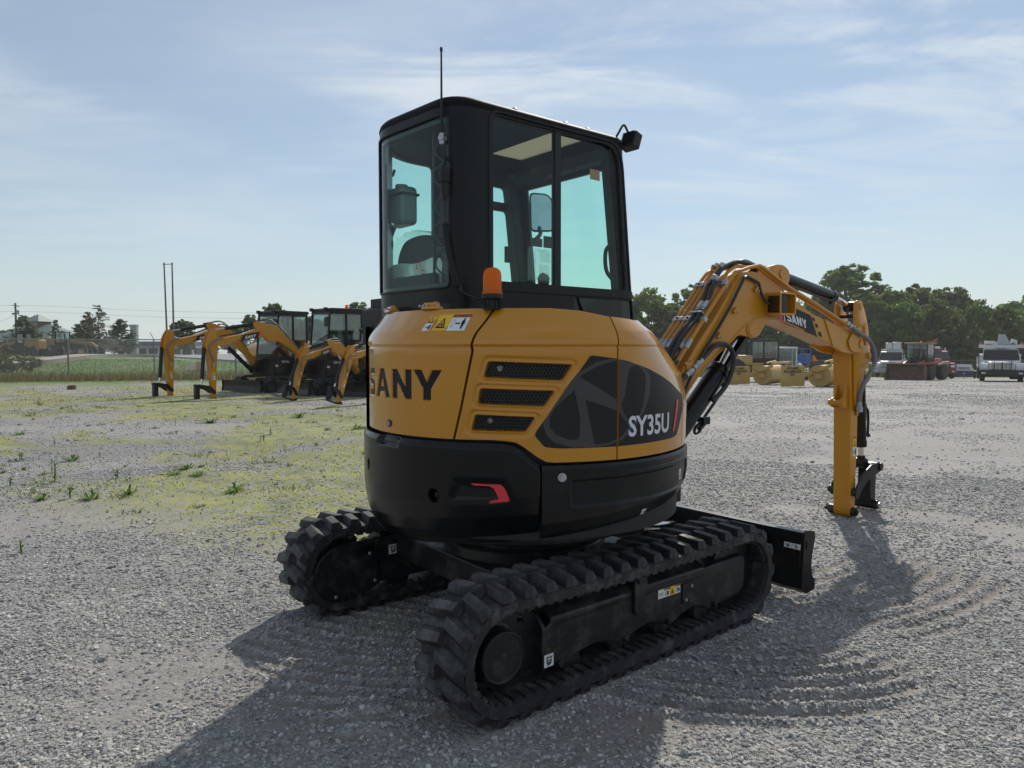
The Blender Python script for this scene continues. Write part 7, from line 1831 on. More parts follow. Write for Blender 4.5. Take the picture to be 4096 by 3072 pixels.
# ------------------------------------------------------------------ vehicles and gear on the right
WHT = mat("white_vehicle_paint", (.62, .63, .64), .35, coat=.4, var=.08, vscale=2, dirt=(.25, .23, .2), dirt_amt=.25, dscale=4)
REDP = mat("faded_red_paint", (.36, .028, .016), .5, coat=.1, var=.2, vscale=3, dirt=(.12, .08, .06), dirt_amt=.3, dscale=4)
MAROON = mat("maroon_paint", (.17, .016, .018), .4, coat=.3, var=.15, vscale=2)
RUST = mat("rusty_steel", (.115, .062, .040), .8, metal=.1, var=.4, vscale=3, bump=.3, bscale=20, dirt=(.20, .17, .15), dirt_amt=.6, dscale=3)
TAN = mat("dull_yellow_paint", (.46, .30, .075), .5, var=.12, vscale=2, dirt=(.22, .16, .08), dirt_amt=.35, dscale=3)
BLUEP = mat("blue_paint", (.030, .125, .33), .45, var=.1)
NAVY = mat("navy_paint", (.020, .040, .17), .4, coat=.3)
TYRE = mat("tyre_rubber", (.022, .022, .023), .8, var=.2, vscale=8, dirt=(.16, .15, .14), dirt_amt=.3, dscale=5)
DARK = mat("dark_underbody", (.018, .018, .02), .7)
CHRM = mat("chrome_trim", (.55, .56, .58), .2, metal=.9)
LAMP = mat("headlamp_glass", (.60, .62, .64), .12, spec=.8)
ORNG = mat("orange_lens", (.80, .16, .02), .35)
WINDS = glass_mat("vehicle_glass", (.07, .09, .10), .09, .03)
def wheel(parent, c, r, w, rimm=None, n=22):
    """tyre and rim, axle along y"""
    mb = MB(); y = w / 2
    mb.lathe([(r * .58, -y), (r * .92, -y), (r, -y * .72), (r, y * .72), (r * .92, y), (r * .58, y)], c, "Y", n); o = mb.build("wheel", [TYRE], parent, smooth=40)
    mb = MB(); mb.lathe([(r * .2, -y * .55), (r * .56, -y * .80), (r * .60, -y * 1.01), (r * .60, y * 1.01), (r * .56, y * .80), (r * .2, y * .55)], c, "Y", n); mb.build("rim", [rimm or GALV_D], o, smooth=30)
def pane3(parent, pts, name="window", m_=None):
    mb = MB(); mb.add(pts, [tuple(range(len(pts)))]); return mb.build(name, [m_ or WINDS], parent, smooth=None)
def sheet(mb, a, b, m=0): mb.add(list(a) + list(b), [(i, (i + 1) % len(a), len(a) + (i + 1) % len(a), len(a) + i) for i in range(len(a))] + [tuple(range(len(a)))[::-1], tuple(range(len(a), 2 * len(a)))], m)
def bucket_truck(px, D, rz, sc, paint, label, rig, bump_m):
    x, y = bearing(px, D); T = empty("utility_truck", (x, y, gz(x, y)), rz - math.atan2(x, y)); T.scale = sc; tag(T, label, "truck")
    mb = MB(); mb.span((-.30, -1.21, .37), (.0, 1.21, .76)); mb.build("bumper", [bump_m], T, bevel=.04)
    def sect(X, w0, w1, z0, z1): return [(X, -w0, z0), (X, -w1, z1), (X, w1, z1), (X, w0, z0)]
    mb = MB(); sheet(mb, sect(-.14, .66, .62, .76, 1.24), sect(-.45, .80, .72, .75, 1.31)); sheet(mb, sect(-.45, .80, .72, .75, 1.31), sect(-1.45, 1.0, .92, .75, 1.38)); mb.build("hood", [paint], T, bevel=.05, seg=3)
    g = MB(); g.span((-.16, -.58, .78), (-.10, .58, 1.20)); go_ = g.build("grille", [DARK], T, bevel=.02)
    for k in range(17): mb = MB(); yy = -.544 + k * .068; mb.span((-.105, yy - .016, .80), (-.070, yy + .016, 1.18)); mb.build("grille_bar", [CHRM], go_)
    mb = MB(); mb.lathe([(.001, .03), (.05, .025), (.06, 0)], (-.12, 0, 1.235), "X", 12); mb.build("badge", [CHRM], T)
    for s in (-1, 1):
        mb = MB(); mb.prism(rounded([(-.16, .74), (-.16, .98), (-.30, 1.16), (-.70, 1.22), (-1.15, 1.12), (-1.40, .85), (-1.40, .60), (-1.22, .62), (-1.1, .86), (-.85, .97), (-.55, .86), (-.42, .62), (-.30, .60)], .06, 3), s * .72, s * 1.20); mb.build("fender", [paint], T, bevel=.06, seg=3)
        mb = MB(); mb.box((-.155, s * .95, .94), (.06, .36, .20)); mb.build("headlight", [LAMP], T, bevel=.05, seg=3)
        mb = MB(); mb.box((.005, s * .98, .56), (.02, .22, .10)); mb.build("fog_lamp", [LAMP], T, bevel=.01)
        wheel(T, (-.85, s * 1.02, .46), .46, .28); wheel(T, (-5.2, s * .95, .46), .46, .5)
        mb = MB(); mb.tube([(-1.3, s * 1.0, 1.55), (-1.2, s * 1.32, 1.60), (-1.2, s * 1.32, 2.05), (-1.35, s * 1.02, 2.1)], .02, 6); mb.box((-1.2, s * 1.34, 1.82), (.08, .20, .42)); mb.build("mirror", [DARK], T, bevel=.01)
    w_ = MB(); w_.tube([(-1.40, -.5, 1.40), (-1.56, -.1, 1.62)], .012, 4); w_.tube([(-1.40, .3, 1.40), (-1.56, .7, 1.62)], .012, 4); w_.build("wiper", [DARK], T)
    sv = MB(); sv.prism(rounded([(-2.7, .95), (-1.9, .95), (-1.9, 1.35), (-2.45, 1.38), (-2.55, 1.85), (-2.7, 1.85)], .04, 2), -.75, -.25); sv.prism(rounded([(-2.7, .95), (-1.9, .95), (-1.9, 1.35), (-2.45, 1.38), (-2.55, 1.85), (-2.7, 1.85)], .04, 2), .25, .75); sv.build("seat", [SEAT], T)
    c = MB(); prof = [(-1.40, .55), (-1.40, 1.36), (-1.86, 2.03), (-2.05, 2.10), (-2.95, 2.12), (-3.0, .55)]
    sheet(c, [(p[0], -1.04 if p[1] < 1.6 else -.94, p[1]) for p in prof], [(p[0], 1.04 if p[1] < 1.6 else .94, p[1]) for p in prof]); c.build("cab", [paint], T, bevel=.05, seg=3); mb = MB(); mb.add([(-1.405, -.99, 1.375), (-1.405, .99, 1.375), (-1.85, .92, 2.025), (-1.85, -.92, 2.025)], [(0, 1, 2, 3)]); mb.build("windshield_frame", [DARK], T, smooth=None)
    pane3(T, [(-1.418, -.95, 1.40), (-1.418, .95, 1.40), (-1.830, .88, 2.0), (-1.830, -.88, 2.0)], "windshield"); 
    for s in (-1, 1): pane3(T, [(-1.62, s * 1.045, 1.50), (-2.6, s * 1.045, 1.50), (-2.6, s * .965, 2.0), (-1.95, s * .965, 2.0)])
    mb = MB(); mb.span((-7.0, -.45, .50), (-.3, .45, .74)); mb.span((-.9, -.9, .40), (-.8, .9, .52)); mb.build("chassis", [DARK], T)
    mb = MB(); mb.span((-7.2, -1.18, .80), (-3.15, 1.18, 1.75)); mb.build("service_body", [paint], T, bevel=.04)
    if rig == "platform":
        mb = MB(); mb.span((-2.3, -1.22, 2.16), (-1.75, 1.22, 2.32)); mb.span((-2.35, -1.20, 2.33), (-1.9, 1.20, 2.38)); mb.span((-7, -.25, 2.2), (-2.3, .25, 2.55)); mb.build("boom_rest", [paint], T, bevel=.02)
        for s in (-1, 1): mb = MB(); mb.box((-2.0, s * 1.12, 2.44), (.14, .14, .11)); mb.build("marker_lamp", [ORNG], T, bevel=.02)
        mb = MB(); mb.span((-2.7, -.92, 2.42), (-2.0, -.30, 2.62)); mb.build("tool_tray", [paint], T, bevel=.03)
        mb = MB(); sheet(mb, [(-2.6, -.20, 2.40), (-1.95, -.20, 2.40), (-1.95, .50, 2.40), (-2.6, .50, 2.40)], [(-2.6, -.12, 3.04), (-2.1, -.12, 3.04), (-2.1, .24, 3.04), (-2.6, .24, 3.04)]); mb.build("bucket", [mat("grey_fibreglass", (.36, .37, .39), .5, var=.1)], T, bevel=.03)
        mb = MB(); mb.tube([(-2.1, .50, 2.45), (-2.1, .62, 2.70), (-2.1, .80, 2.60), (-2.1, .78, 2.42)], .08, 8); mb.cyl((-2.3, .62, 2.62), (-1.9, .62, 2.62), .12, n=12); mb.build("boom_tip", [paint], T)
        for s in (-1, 1): mb = MB(); mb.tube([(-.1, s * 1.22, .60), (-.15, s * 1.24, 1.0), (-.15, s * 1.24, 2.0 if s < 0 else 2.4)], .025, 6); mb.build("guide_pole", [DARK], T)
        mb = MB()
        for yy in (-.42, .0, .45): mb.tube([(.02, yy, .74), (.04, yy, 1.0), (.02, yy * 1.05, 1.36)], .018, 6)
        mb.build("grille_guard", [DARK], T)
    elif rig == "buckets":
        for y0, y1, z1 in ((-.55, .0, 2.78), (.05, .75, 2.84)): mb = MB(); mb.span((-2.8, y0, 2.28), (-2.1, y1, z1)); mb.span((-2.85, y0 - .04, z1 - .08), (-2.05, y1 + .04, z1)); mb.build("bucket", [paint], T, bevel=.04)
        mb = MB(); mb.span((-3.0, -.95, 2.14), (-2.2, .85, 2.26)); mb.span((-7, -.25, 2.2), (-2.6, .25, 2.6)); mb.build("boom_rest", [paint], T, bevel=.03)
    elif rig == "crane":
        mb = MB(); mb.span((-7, -.30, 2.0), (-2.0, .40, 2.42)); mb.span((-4.2, -.8, 1.7), (-3.3, .8, 2.3)); mb.build("crane_boom", [paint], T, bevel=.05)
        mb = MB(); mb.cyl((-2.3, -.75, 2.5), (-2.3, .1, 2.95), .10, n=10); mb.cyl((-2.1, -.6, 2.35), (-2.1, .25, 2.30), .14, n=12, m=1); mb.tube([(-2.3, -.9, 2.6), (-2.25, -.6, 2.85), (-2.25, -.3, 2.8)], .05, 6); mb.build("crane_jib", [paint, CHRM], T)
        mb = MB(); mb.cyl((-3.05, .9, 1.3), (-3.05, .9, 2.35), .07, n=10); mb.build("exhaust_stack", [CHRM], T)
    return T
bucket_truck(4009, 45, R(-90 + 3), (1, 1, 1), WHT, "white bucket truck at the right edge with grey bucket and orange lamps above its cab", "platform", DARK)
bucket_truck(3552, 68, R(-90 - 8), (1.0, 1.0, 1.20), WHT, "white utility truck with two white buckets on top, left of the red loader", "buckets", mat("dull_bumper", (.30, .31, .33), .4, metal=.5))
bucket_truck(3768, 60, R(-90 + 12), (.95, .88, 1.12), MAROON, "dark red crane truck parked just behind the wheel loader", "crane", MAROON)
# red wheel loader with a rusty bucket
x, y = bearing(3678, 54); WLD = empty("wheel_loader", (x, y, gz(x, y)), R(-90 - 20) - math.atan2(x, y)); tag(WLD, "red wheel loader with a wide rusty bucket resting on the gravel", "loader")
mb = MB(); pr = [(2.2, .02), (3.05, .02), (3.0, .10), (2.45, .16), (2.28, .55), (2.35, 1.0), (2.62, 1.24), (2.50, 1.26), (2.20, 1.05), (2.12, .55)]; mb.prism(pr, -1.30, 1.30)
for s in (-1, 1): mb.prism([(2.2, .02), (3.05, .02), (2.62, 1.24), (2.2, 1.05)], s * 1.28, s * 1.325)
mb.span((2.30, -1.3, 1.22), (2.66, 1.3, 1.275)); mb.build("bucket", [RUST], WLD, bevel=.01)
for s in (-1, 1):
    mb = MB(); mb.prism([(.30, 1.45), (.5, 1.55), (1.5, 1.35), (2.3, .62), (2.2, .42), (1.35, 1.05)], s * .45, s * .60); mb.build("lift_arm", [REDP], WLD, bevel=.02)
    mb = MB(); mb.cyl((.55, s * .40, 1.75), (2.2, s * .40, 1.02), .06, n=10); mb.cyl((1.2, s * .40, 1.46), (2.2, s * .40, 1.02), .035, n=8, m=1); mb.build("tilt_cylinder", [DARK, CHRM], WLD)
    wheel(WLD, (.95, s * 1.02, .64), .64, .52, TAN); wheel(WLD, (-1.55, s * 1.02, .64), .64, .52, TAN)
    mb = MB(); mb.prism([(.25, 1.20), (.35, 1.36), (1.45, 1.36), (1.60, 1.20), (1.45, 1.26), (.45, 1.26)], s * .62, s * 1.30); mb.build("fender", [REDP], WLD, bevel=.02)
mb = MB(); mb.span((-2.7, -.62, .55), (-.55, .62, 1.62)); mb.span((-.6, -.5, .55), (.6, .5, 1.2)); mb.build("engine_body", [REDP], WLD, bevel=.06)
mb = MB(); t = .07
for cx in (-.75, .55):
    for cy in (-.72, .72): mb.span((cx - t / 2, cy - t / 2, 1.2), (cx + t / 2, cy + t / 2, 2.72))
mb.span((-.75, -.72, 1.2), (.55, .72, 1.72)); mb.build("cab_frame", [DARK], WLD, bevel=.01)
mb = MB(); mb.span((-.9, -.86, 2.72), (.75, .86, 2.82)); mb.build("roof", [mat("orange_roof_paint", (.42, .12, .04), .5, var=.2)], WLD, bevel=.03)
mb = MB(); mb.lathe([(.07, 2.82), (.07, 2.92), (.03, 2.95)], (-.2, 0, 0), "Z", 12); mb.build("beacon", [ORNG], WLD)
for pts, nm in (([(.56, -.68, 1.74), (.56, .68, 1.74), (.56, .68, 2.70), (.56, -.68, 2.70)], "windshield"), ([(-.72, -.725, 1.74), (.52, -.725, 1.74), (.52, -.725, 2.70), (-.72, -.725, 2.70)], "window"), ([(-.72, .725, 1.74), (.52, .725, 1.74), (.52, .725, 2.70), (-.72, .725, 2.70)], "window"), ([(-.76, -.68, 1.74), (-.76, .68, 1.74), (-.76, .68, 2.70), (-.76, -.68, 2.70)], "window")): pane3(WLD, pts, nm, BGGLASS)
mb = MB(); mb.box((.62, .98, 2.35), (.08, .24, .40)); mb.tube([(.55, .75, 2.6), (.62, .98, 2.5)], .02, 6); mb.build("mirror", [mat("pale_mirror_back", (.5, .42, .36), .5)], WLD, bevel=.02)
mb = MB(); mb.prism(rounded([(-.35, 1.3), (.15, 1.3), (.15, 1.8), (-.2, 1.85), (-.25, 2.35), (-.38, 2.35)], .05, 2), -.25, .25); mb.build("seat", [SEAT], WLD)
# compressor trailer
x, y = bearing(3857, 63); CT = empty("compressor_trailer", (x, y, gz(x, y)), R(-90) - math.atan2(x, y)); tag(CT, "small white and navy compressor trailer standing between the trucks", "trailer")
mb = MB(); mb.prism(rounded([(-1.4, .66), (-1.4, 1.18), (.35, 1.22), (.45, 1.05), (.45, .66)], .06, 3), -.58, .58); mb.build("housing", [WHT], CT, bevel=.04)
mb = MB(); 
for k in range(3): mb.span((.452, -.40, .84 + k * .06), (.465, .40, .865 + k * .06))
mb.build("louvre", [DARK], CT); mb = MB(); mb.span((-1.4, -.68, .30), (.47, .68, .66)); mb.build("base", [NAVY], CT, bevel=.03)
mb = MB(); mb.tube([(.45, 0, .5), (1.3, 0, .42), (1.6, 0, .42)], .05, 8); mb.cyl((1.2, 0, .42), (1.2, 0, .03), .035, n=8); mb.build("drawbar", [GALV_D], CT)
for s in (-1, 1): wheel(CT, (-.4, s * .80, .32), .32, .2); mb = MB(); mb.span((-.78, s * .68, .62), (-.02, s * .93, .70)); mb.build("mudguard", [WHT], CT, bevel=.02)
# drum roller attachments with a lettered end plate
def roller_blade(px, D, dia, label, L=2.6, plate=True):
    x, y = bearing(px, D); r = dia / 2; T = empty("drum_roller", (x, y, gz(x, y)), R(52)); tag(T, label, "roller", "yellow drum roller attachments in a row")
    mb = MB(); mb.lathe([(r * .96, 0), (r, .02), (r, L), (r * .96, L + .02)], (0, 0, r), "X", 40); mb.lathe([(r * .12, -.12), (r * .12, .0)], (0, 0, r), "X", 14); mb.build("drum", [TAN], T, smooth=35)
    mb = MB(); mb.prism([(-.10, 0)] * 0 + [(r * .95 - .0, 0.0), (r * .95, 0)] if False else [(.62, .42 * dia), (.70, .55 * dia), (-.55, 1.10 * dia), (-.60, .95 * dia)], -.16, -.08, "X"); mb.span((-.2, -.16, r - .12), (-.1, .16, r + .12)); mb.build("yoke_arm", [TAN], T, bevel=.015)
    mb = MB(); mb.box((-.165, .18, .70 * dia), (.02, .50, .04), Matrix.Rotation(R(25), 3, "X")); mb.build("red_stripe", [mat("red_tape", (.42, .05, .03), .5)], T)
    mb = MB(); mb.span((-.1, -.62, 1.08 * dia), (L, -.48, 1.20 * dia)); mb.cyl((-.1, -.25, 1.14 * dia), (1.2, -.30, 1.24 * dia), .05, n=8); mb.build("frame_rail", [TAN], T, bevel=.02)
    if plate:
        w, h = 1.16 * dia / 1.0, .98 * dia
        M = Matrix.Rotation(R(-52 + 8), 3, "Z"); o = Vector((-.25, .56 * dia, 0)); P = lambda a, b, c: tuple(M @ Vector((a, b, c)) + o)
        mb = MB(); n_ = rounded(rect(-w * 1.0, .04, 0, h), .05, 3); sheet(mb, [P(a, 0, c) for a, c in n_], [P(a, .03, c) for a, c in n_]); sheet(mb, [P(-w * .98, -.05, .02), P(-w * .6, -.05, .02), P(-w * .6, -.05, .20), P(-w * .98, -.05, .20)], [P(-w * .98, .0, .02), P(-w * .6, .0, .02), P(-w * .6, .0, .20), P(-w * .98, .0, .20)]); pl = mb.build("end_plate", [TAN], T)
        mb = MB()
        for s_, hh, zz, bw in (("HOLMES", .105, .81, .58), ("ROLLERBLADE", .105, .66, .86), ("INC", .095, .53, .22)):
            v, f = text2d(s_, hh * dia, 0, 0, .006); tw = max(p[0] for p in v); mb.add([P(-w * .52 - bw * dia / 2 + p[0] / tw * bw * dia, -.006, zz * dia + p[1]) for p in v], f)
        mb.build("plate_lettering", [CHAR_ST], pl, smooth=None)
    return T
roller_blade(3050, 37, 1.0, "yellow drum roller whose lettered plate shows left under the boom, beside the boom cylinder")
roller_blade(3278, 32.3, 1.0, "yellow drum roller with a lettered end plate, just left of the big excavator's arm")
roller_blade(3425, 34.5, .95, "yellow drum roller whose rounded end peeps out right of the big excavator's arm", 1.0, plate=False)
# old yellow tractor with black cab, white cabbed machine, scissor lift, marker flag
x, y = bearing(3030, 46); YT = empty("yellow_tractor", (x, y, gz(x, y)), R(180 + 12) - math.atan2(x, y)); tag(YT, "yellow tractor with a tall black cab behind the drum rollers", "tractor")
mb = MB(); mb.span((.55, -.6, .7), (2.0, .6, 1.62)); mb.span((-1.2, -.9, .6), (.55, .9, 1.25)); mb.span((.5, -.95, 1.1), (1.5, .95, 1.72)); mb.build("body", [TAN], YT, bevel=.05)
mb = MB()
for cx in (-1.1, -.2, .55):
    for cy in (-.8, .8): mb.span((cx - .05, cy - .05, 1.2), (cx + .05, cy + .05, 2.6))
mb.span((-1.1, -.8, 1.2), (.55, .8, 1.55)); mb.span((-1.18, -.88, 2.6), (.65, .88, 2.7)); mb.build("cab_frame", [DARK], YT, bevel=.01)
for s in (-1, 1): pane3(YT, [(-1.05, s * .805, 1.56), (.5, s * .805, 1.56), (.5, s * .805, 2.58), (-1.05, s * .805, 2.58)], "window", BGGLASS); wheel(YT, (1.6, s * .95, .75), .75, .4, TAN); wheel(YT, (-.8, s * 1.05, .75), .75, .45, TAN)
for cx in (-1.14, .60): pane3(YT, [(cx, -.75, 1.56), (cx, .75, 1.56), (cx, .75, 2.58), (cx, -.75, 2.58)], "window", BGGLASS)
mb = MB(); mb.tube([(1.3, .97, 1.65), (1.0, .99, .95)], .04, 6); mb.build("handrail", [WHT], YT)
x, y = bearing(3138, 50); WM = empty("compact_loader", (x, y, gz(x, y)), R(-90 + 12) - math.atan2(x, y)); tag(WM, "white cabbed compact loader standing between the yellow tractor and the blue lift", "loader")
mb = MB(); t = .10
for cx in (-.6, .55):
    for cy in (-.66, .66): mb.span((cx - t / 2, cy - t / 2, .9), (cx + t / 2, cy + t / 2, 2.25))
mb.span((-.7, -.74, 2.25), (.65, .74, 2.38)); mb.span((-.9, -.74, .5), (.6, .74, 1.0)); mb.build("cab_frame", [WHT], WM, bevel=.04, seg=3)
for pts in ([(.56, -.62, 1.0), (.56, .62, 1.0), (.56, .62, 2.25), (.56, -.62, 2.25)], [(-.55, -.67, 1.0), (.5, -.67, 1.0), (.5, -.67, 2.25), (-.55, -.67, 2.25)], [(-.55, .67, 1.0), (.5, .67, 1.0), (.5, .67, 2.25), (-.55, .67, 2.25)]): pane3(WM, pts, "window", BGGLASS)
for s in (-1, 1): wheel(WM, (.35, s * .85, .42), .42, .3, WHT); wheel(WM, (-.75, s * .85, .42), .42, .3, WHT)
mb = MB(); mb.box((.3, .95, 1.05), (.5, .25, .35)); mb.build("fender", [WHT], WM, bevel=.08, seg=3)
x, y = bearing(3182, 53); SL = empty("scissor_lift", (x, y, gz(x, y)), R(15)); tag(SL, "blue scissor lift with railings in front of the trees", "lift")
mb = MB(); mb.span((-1.0, -.5, .25), (.9, .5, .65)); mb.build("base", [BLUEP], SL, bevel=.03)
mb = MB()
for s in (-1, 1):
    for z in (.7, 1.0): mb.tube([(-.8, s * .42, z), (.7, s * .42, z + .28)], .035, 6); mb.tube([(.7, s * .42, z), (-.8, s * .42, z + .28)], .035, 6)
mb.build("scissor_arms", [BLUEP], SL)
mb = MB(); mb.span((-1.0, -.5, 1.28), (.9, .5, 1.36))
for z in (1.85, 2.35):
    mb.tube([(-1.0, -.5, z), (.9, -.5, z), (.9, .5, z), (-1.0, .5, z), (-1.0, -.5, z)], .03, 6)
for cx in (-1.0, -.35, .3, .9):
    for cy in (-.5, .5): mb.tube([(cx, cy, 1.3), (cx, cy, 2.35)], .03, 6)
mb.span((.55, -.5, 1.36), (.9, .5, 1.95)); mb.build("platform", [BLUEP], SL)
for cx in (-.7, .6):
    for s in (-1, 1): wheel(SL, (cx, s * .5, .2), .2, .15)
x, y = bearing(3250, 50); FG = empty("marker_flag", (x, y, gz(x, y))); tag(FG, "small orange flag on a thin pole in front of the trees", "flag")
mb = MB(); mb.tube([(0, 0, 0), (.02, 0, 1.7)], .015, 6); mb.build("pole", [DARK], FG); mb = MB(); mb.add([(-.02, 0, 1.75), (-.06, 0, 1.35), (.36, .04, 1.40), (.12, .02, 1.78)], [(0, 1, 2, 3)]); o = mb.build("pennant", [ORNG], FG, smooth=None); sm_ = o.modifiers.new("thick", "SOLIDIFY"); sm_.thickness = .004

# ------------------------------------------------------------------ left: slope path, road, building, graders, poles
CONC = mat("concrete", (.33, .29, .245), .85, var=.15, vscale=.6, bump=.2, bscale=8)
ROADM = mat("pale_road", (.25, .25, .255), .85, var=.1, vscale=.5, bump=.2, bscale=14)
def ribbon(name, pts, w, m_, up=.05, thick=.12):
    mb = MB(); L_ = []
    P = [Vector((*p, 0)) for p in pts]
    for i, p in enumerate(P):
        d = (P[min(i + 1, len(P) - 1)] - P[max(i - 1, 0)]).normalized(); n = Vector((-d.y, d.x, 0)); ww = w[i] if isinstance(w, list) else w
        a, b = p + n * ww / 2, p - n * ww / 2; zz = max(gz(a.x, a.y), gz(b.x, b.y)) + up
        L_.append(((a.x, a.y, zz), (b.x, b.y, zz)))
    k = len(L_); v = [q for ab in L_ for q in ab] + [(q[0], q[1], q[2] - thick - up) for ab in L_ for q in ab]
    f = [(2 * i, 2 * i + 1, 2 * i + 3, 2 * i + 2) for i in range(k - 1)] + [(2 * i, 2 * i + 2, 2 * k + 2 * i + 2, 2 * k + 2 * i) for i in range(k - 1)] + [(2 * i + 3, 2 * i + 1, 2 * k + 2 * i + 1, 2 * k + 2 * i + 3) for i in range(k - 1)]
    mb.add(v, f); return tag(mb.build(name, [m_], None, smooth=30), kind="structure")
pth = [tuple(p)[:2] for p in spline([(-30.6, 38.0, 0), (-28.9, 42.0, 0), (-28.5, 46, 0), (-28.6, 49.5, 0), (-27.4, 53.0, 0), (-24.0, 54, 0)], 4)]
ribbon("path", pth, 1.6, CONC, .22)
ribbon("road", [(-27.5, 56.5), (-24, 54.5), (-20, 52.5), (-12, 50), (-2, 48.5), (10, 48)], 7.0, ROADM, .12)
x, y = bearing(803, 42); BR = empty("barrier_block", (x, y, gz(x, y)), R(-8)); tag(BR, "pale concrete barrier block with a brown stripe behind the fence", "barrier")
mb = MB(); mb.prism([(-.25, 0), (.25, 0), (.16, .55), (-.16, .55)], -.58, -.18, "X"); mb.prism([(-.25, 0), (.25, 0), (.16, .55), (-.16, .55)], .16, .58, "X"); mb.build("block", [mat("cream_paint", (.62, .52, .40), .7, var=.1)], BR, bevel=.02)
mb = MB(); mb.prism([(-.252, 0), (.252, 0), (.162, .552), (-.162, .552)], -.18, .16, "X"); mb.build("stripe", [mat("ochre_paint", (.40, .24, .09), .7, var=.1)], BR)
x, y = bearing(284, 25.5); mb = MB(); mb.box((0, 0, .06), (.26, .14, .13)); mb.box((.02, .02, .10), (.22, .10, .10), R(12)); o = tag(mb.build("steel_offcut", [RUST], None, bevel=.01), "small rusty brown block lying in the dry grass before the fence", "block"); o.location = (x, y, gz(x, y))
# low bush by the fence at the left edge
def bush(px, D, w, h, label):
    x, y = bearing(px, D); root = empty("bush", (x, y, gz(x, y))); tag(root, label, "bush")
    lobes = [(random.uniform(-w, w) * .4, random.uniform(-w, w) * .4, h * random.uniform(.35, .7), h * random.uniform(.28, .42), .8) for i in range(7)]
    C = crown_points(lobes, 3200); t = np.clip(rng.normal(.55, .25, len(C)), 0, 1)[:, None]
    me = leaves_mesh("foliage", C, .055, np.array([.055, .095, .022]) * (1 - t) + np.array([.17, .19, .05]) * t); me.materials.append(LEAF); o = bpy.data.objects.new("foliage", me); COL.objects.link(o); o.parent = root
    mb = MB()
    for l in lobes: mb.tube([(0, 0, -.1), (l[0] * .5, l[1] * .5, l[2] * .6), (l[0], l[1], l[2])], [.03, .02, .01], 5)
    mb.build("stem", [BARK], root)
bush(55, 36.6, 2.0, 1.35, "yellow-green bush behind the fence at the left edge")
# two old yellow road graders beyond the slope
OLDY = mat("old_yellow_paint", (.34, .185, .045), .65, var=.3, vscale=2, dirt=(.07, .045, .03), dirt_amt=.7, dscale=2)
def grader(px, D, rz, label, sc=1.0):
    x, y = bearing(px, D); G = empty("road_grader", (x, y, gz(x, y)), rz, sc); tag(G, label, "grader")
    mb = MB(); mb.span((-2.6, -.55, .85), (-.7, .55, 1.75)); mb.prism([(-2.6, 1.75), (-.8, 1.75), (-.9, 1.95), (-2.5, 1.90)], -.5, .5); mb.build("engine_hood", [OLDY], G, bevel=.05)
    mb = MB(); mb.prism([(-.7, .9), (-.7, 1.3), (.6, 1.75), (2.6, 1.5), (3.2, 1.1), (3.1, .8), (2.5, 1.2), (.7, 1.4)], -.14, .14); mb.build("main_beam", [OLDY], G, bevel=.02)
    mb = MB()
    for cx in (-.65, .25):
        for cy in (-.55, .55): mb.span((cx - .05, cy - .05, 1.0), (cx + .05, cy + .05, 2.5))
    mb.span((-.65, -.55, 1.0), (.25, .55, 1.5)); mb.span((-.75, -.65, 2.5), (.35, .65, 2.58)); mb.build("cab_frame", [DARK], G)
    for s in (-1, 1): pane3(G, [(-.6, s * .555, 1.52), (.2, s * .555, 1.52), (.2, s * .555, 2.48), (-.6, s * .555, 2.48)], "window", BGGLASS)
    for cx in (-2.2, -1.0): 
        for s in (-1, 1): wheel(G, (cx, s * .8, .58), .58, .36, DARK)
    for s in (-1, 1): wheel(G, (3.0, s * .85, .55), .55, .32, DARK)
    mb = MB(); mb.prism([(1.0, .12), (1.12, .14), (1.18, .40), (1.12, .66), (1.02, .68), (1.08, .40)], -1.7, 1.7); mb.lathe([(.55, .72), (.62, .72), (.62, .80), (.55, .80)], (1.1, 0, 0), "Z", 20); mb.build("blade", [RUST], G)
    mb = MB(); mb.tube([(.5, .3, 1.7), (1.0, .7, .8)], .05, 6); mb.tube([(.5, -.3, 1.7), (1.0, -.7, .8)], .05, 6); mb.tube([(2.0, .0, 1.6), (2.4, .5, .7)], .04, 6); mb.build("lift_cylinder", [DARK], G)
grader(95, 57, R(168), "old yellow grader with dark wheels, left of the taller fence post behind the bush", .72)
grader(262, 59, R(8), "old yellow grader in front of the pine clump, its front behind the fence post", .8)
mb = MB(); root = empty("railing", (*bearing(345, 58), gz(*bearing(345, 58)))); tag(root, "low steel pipe rack beside the old graders", "rack")
for k in range(3): mb.tube([(-.6 + k * .35, 0, 0), (-.6 + k * .35, 0, .7), (-.3 + k * .35, .2, .7), (-.3 + k * .35, .2, 0)], .03, 6)
mb.build("pipe_frame", [GALV_D], root)
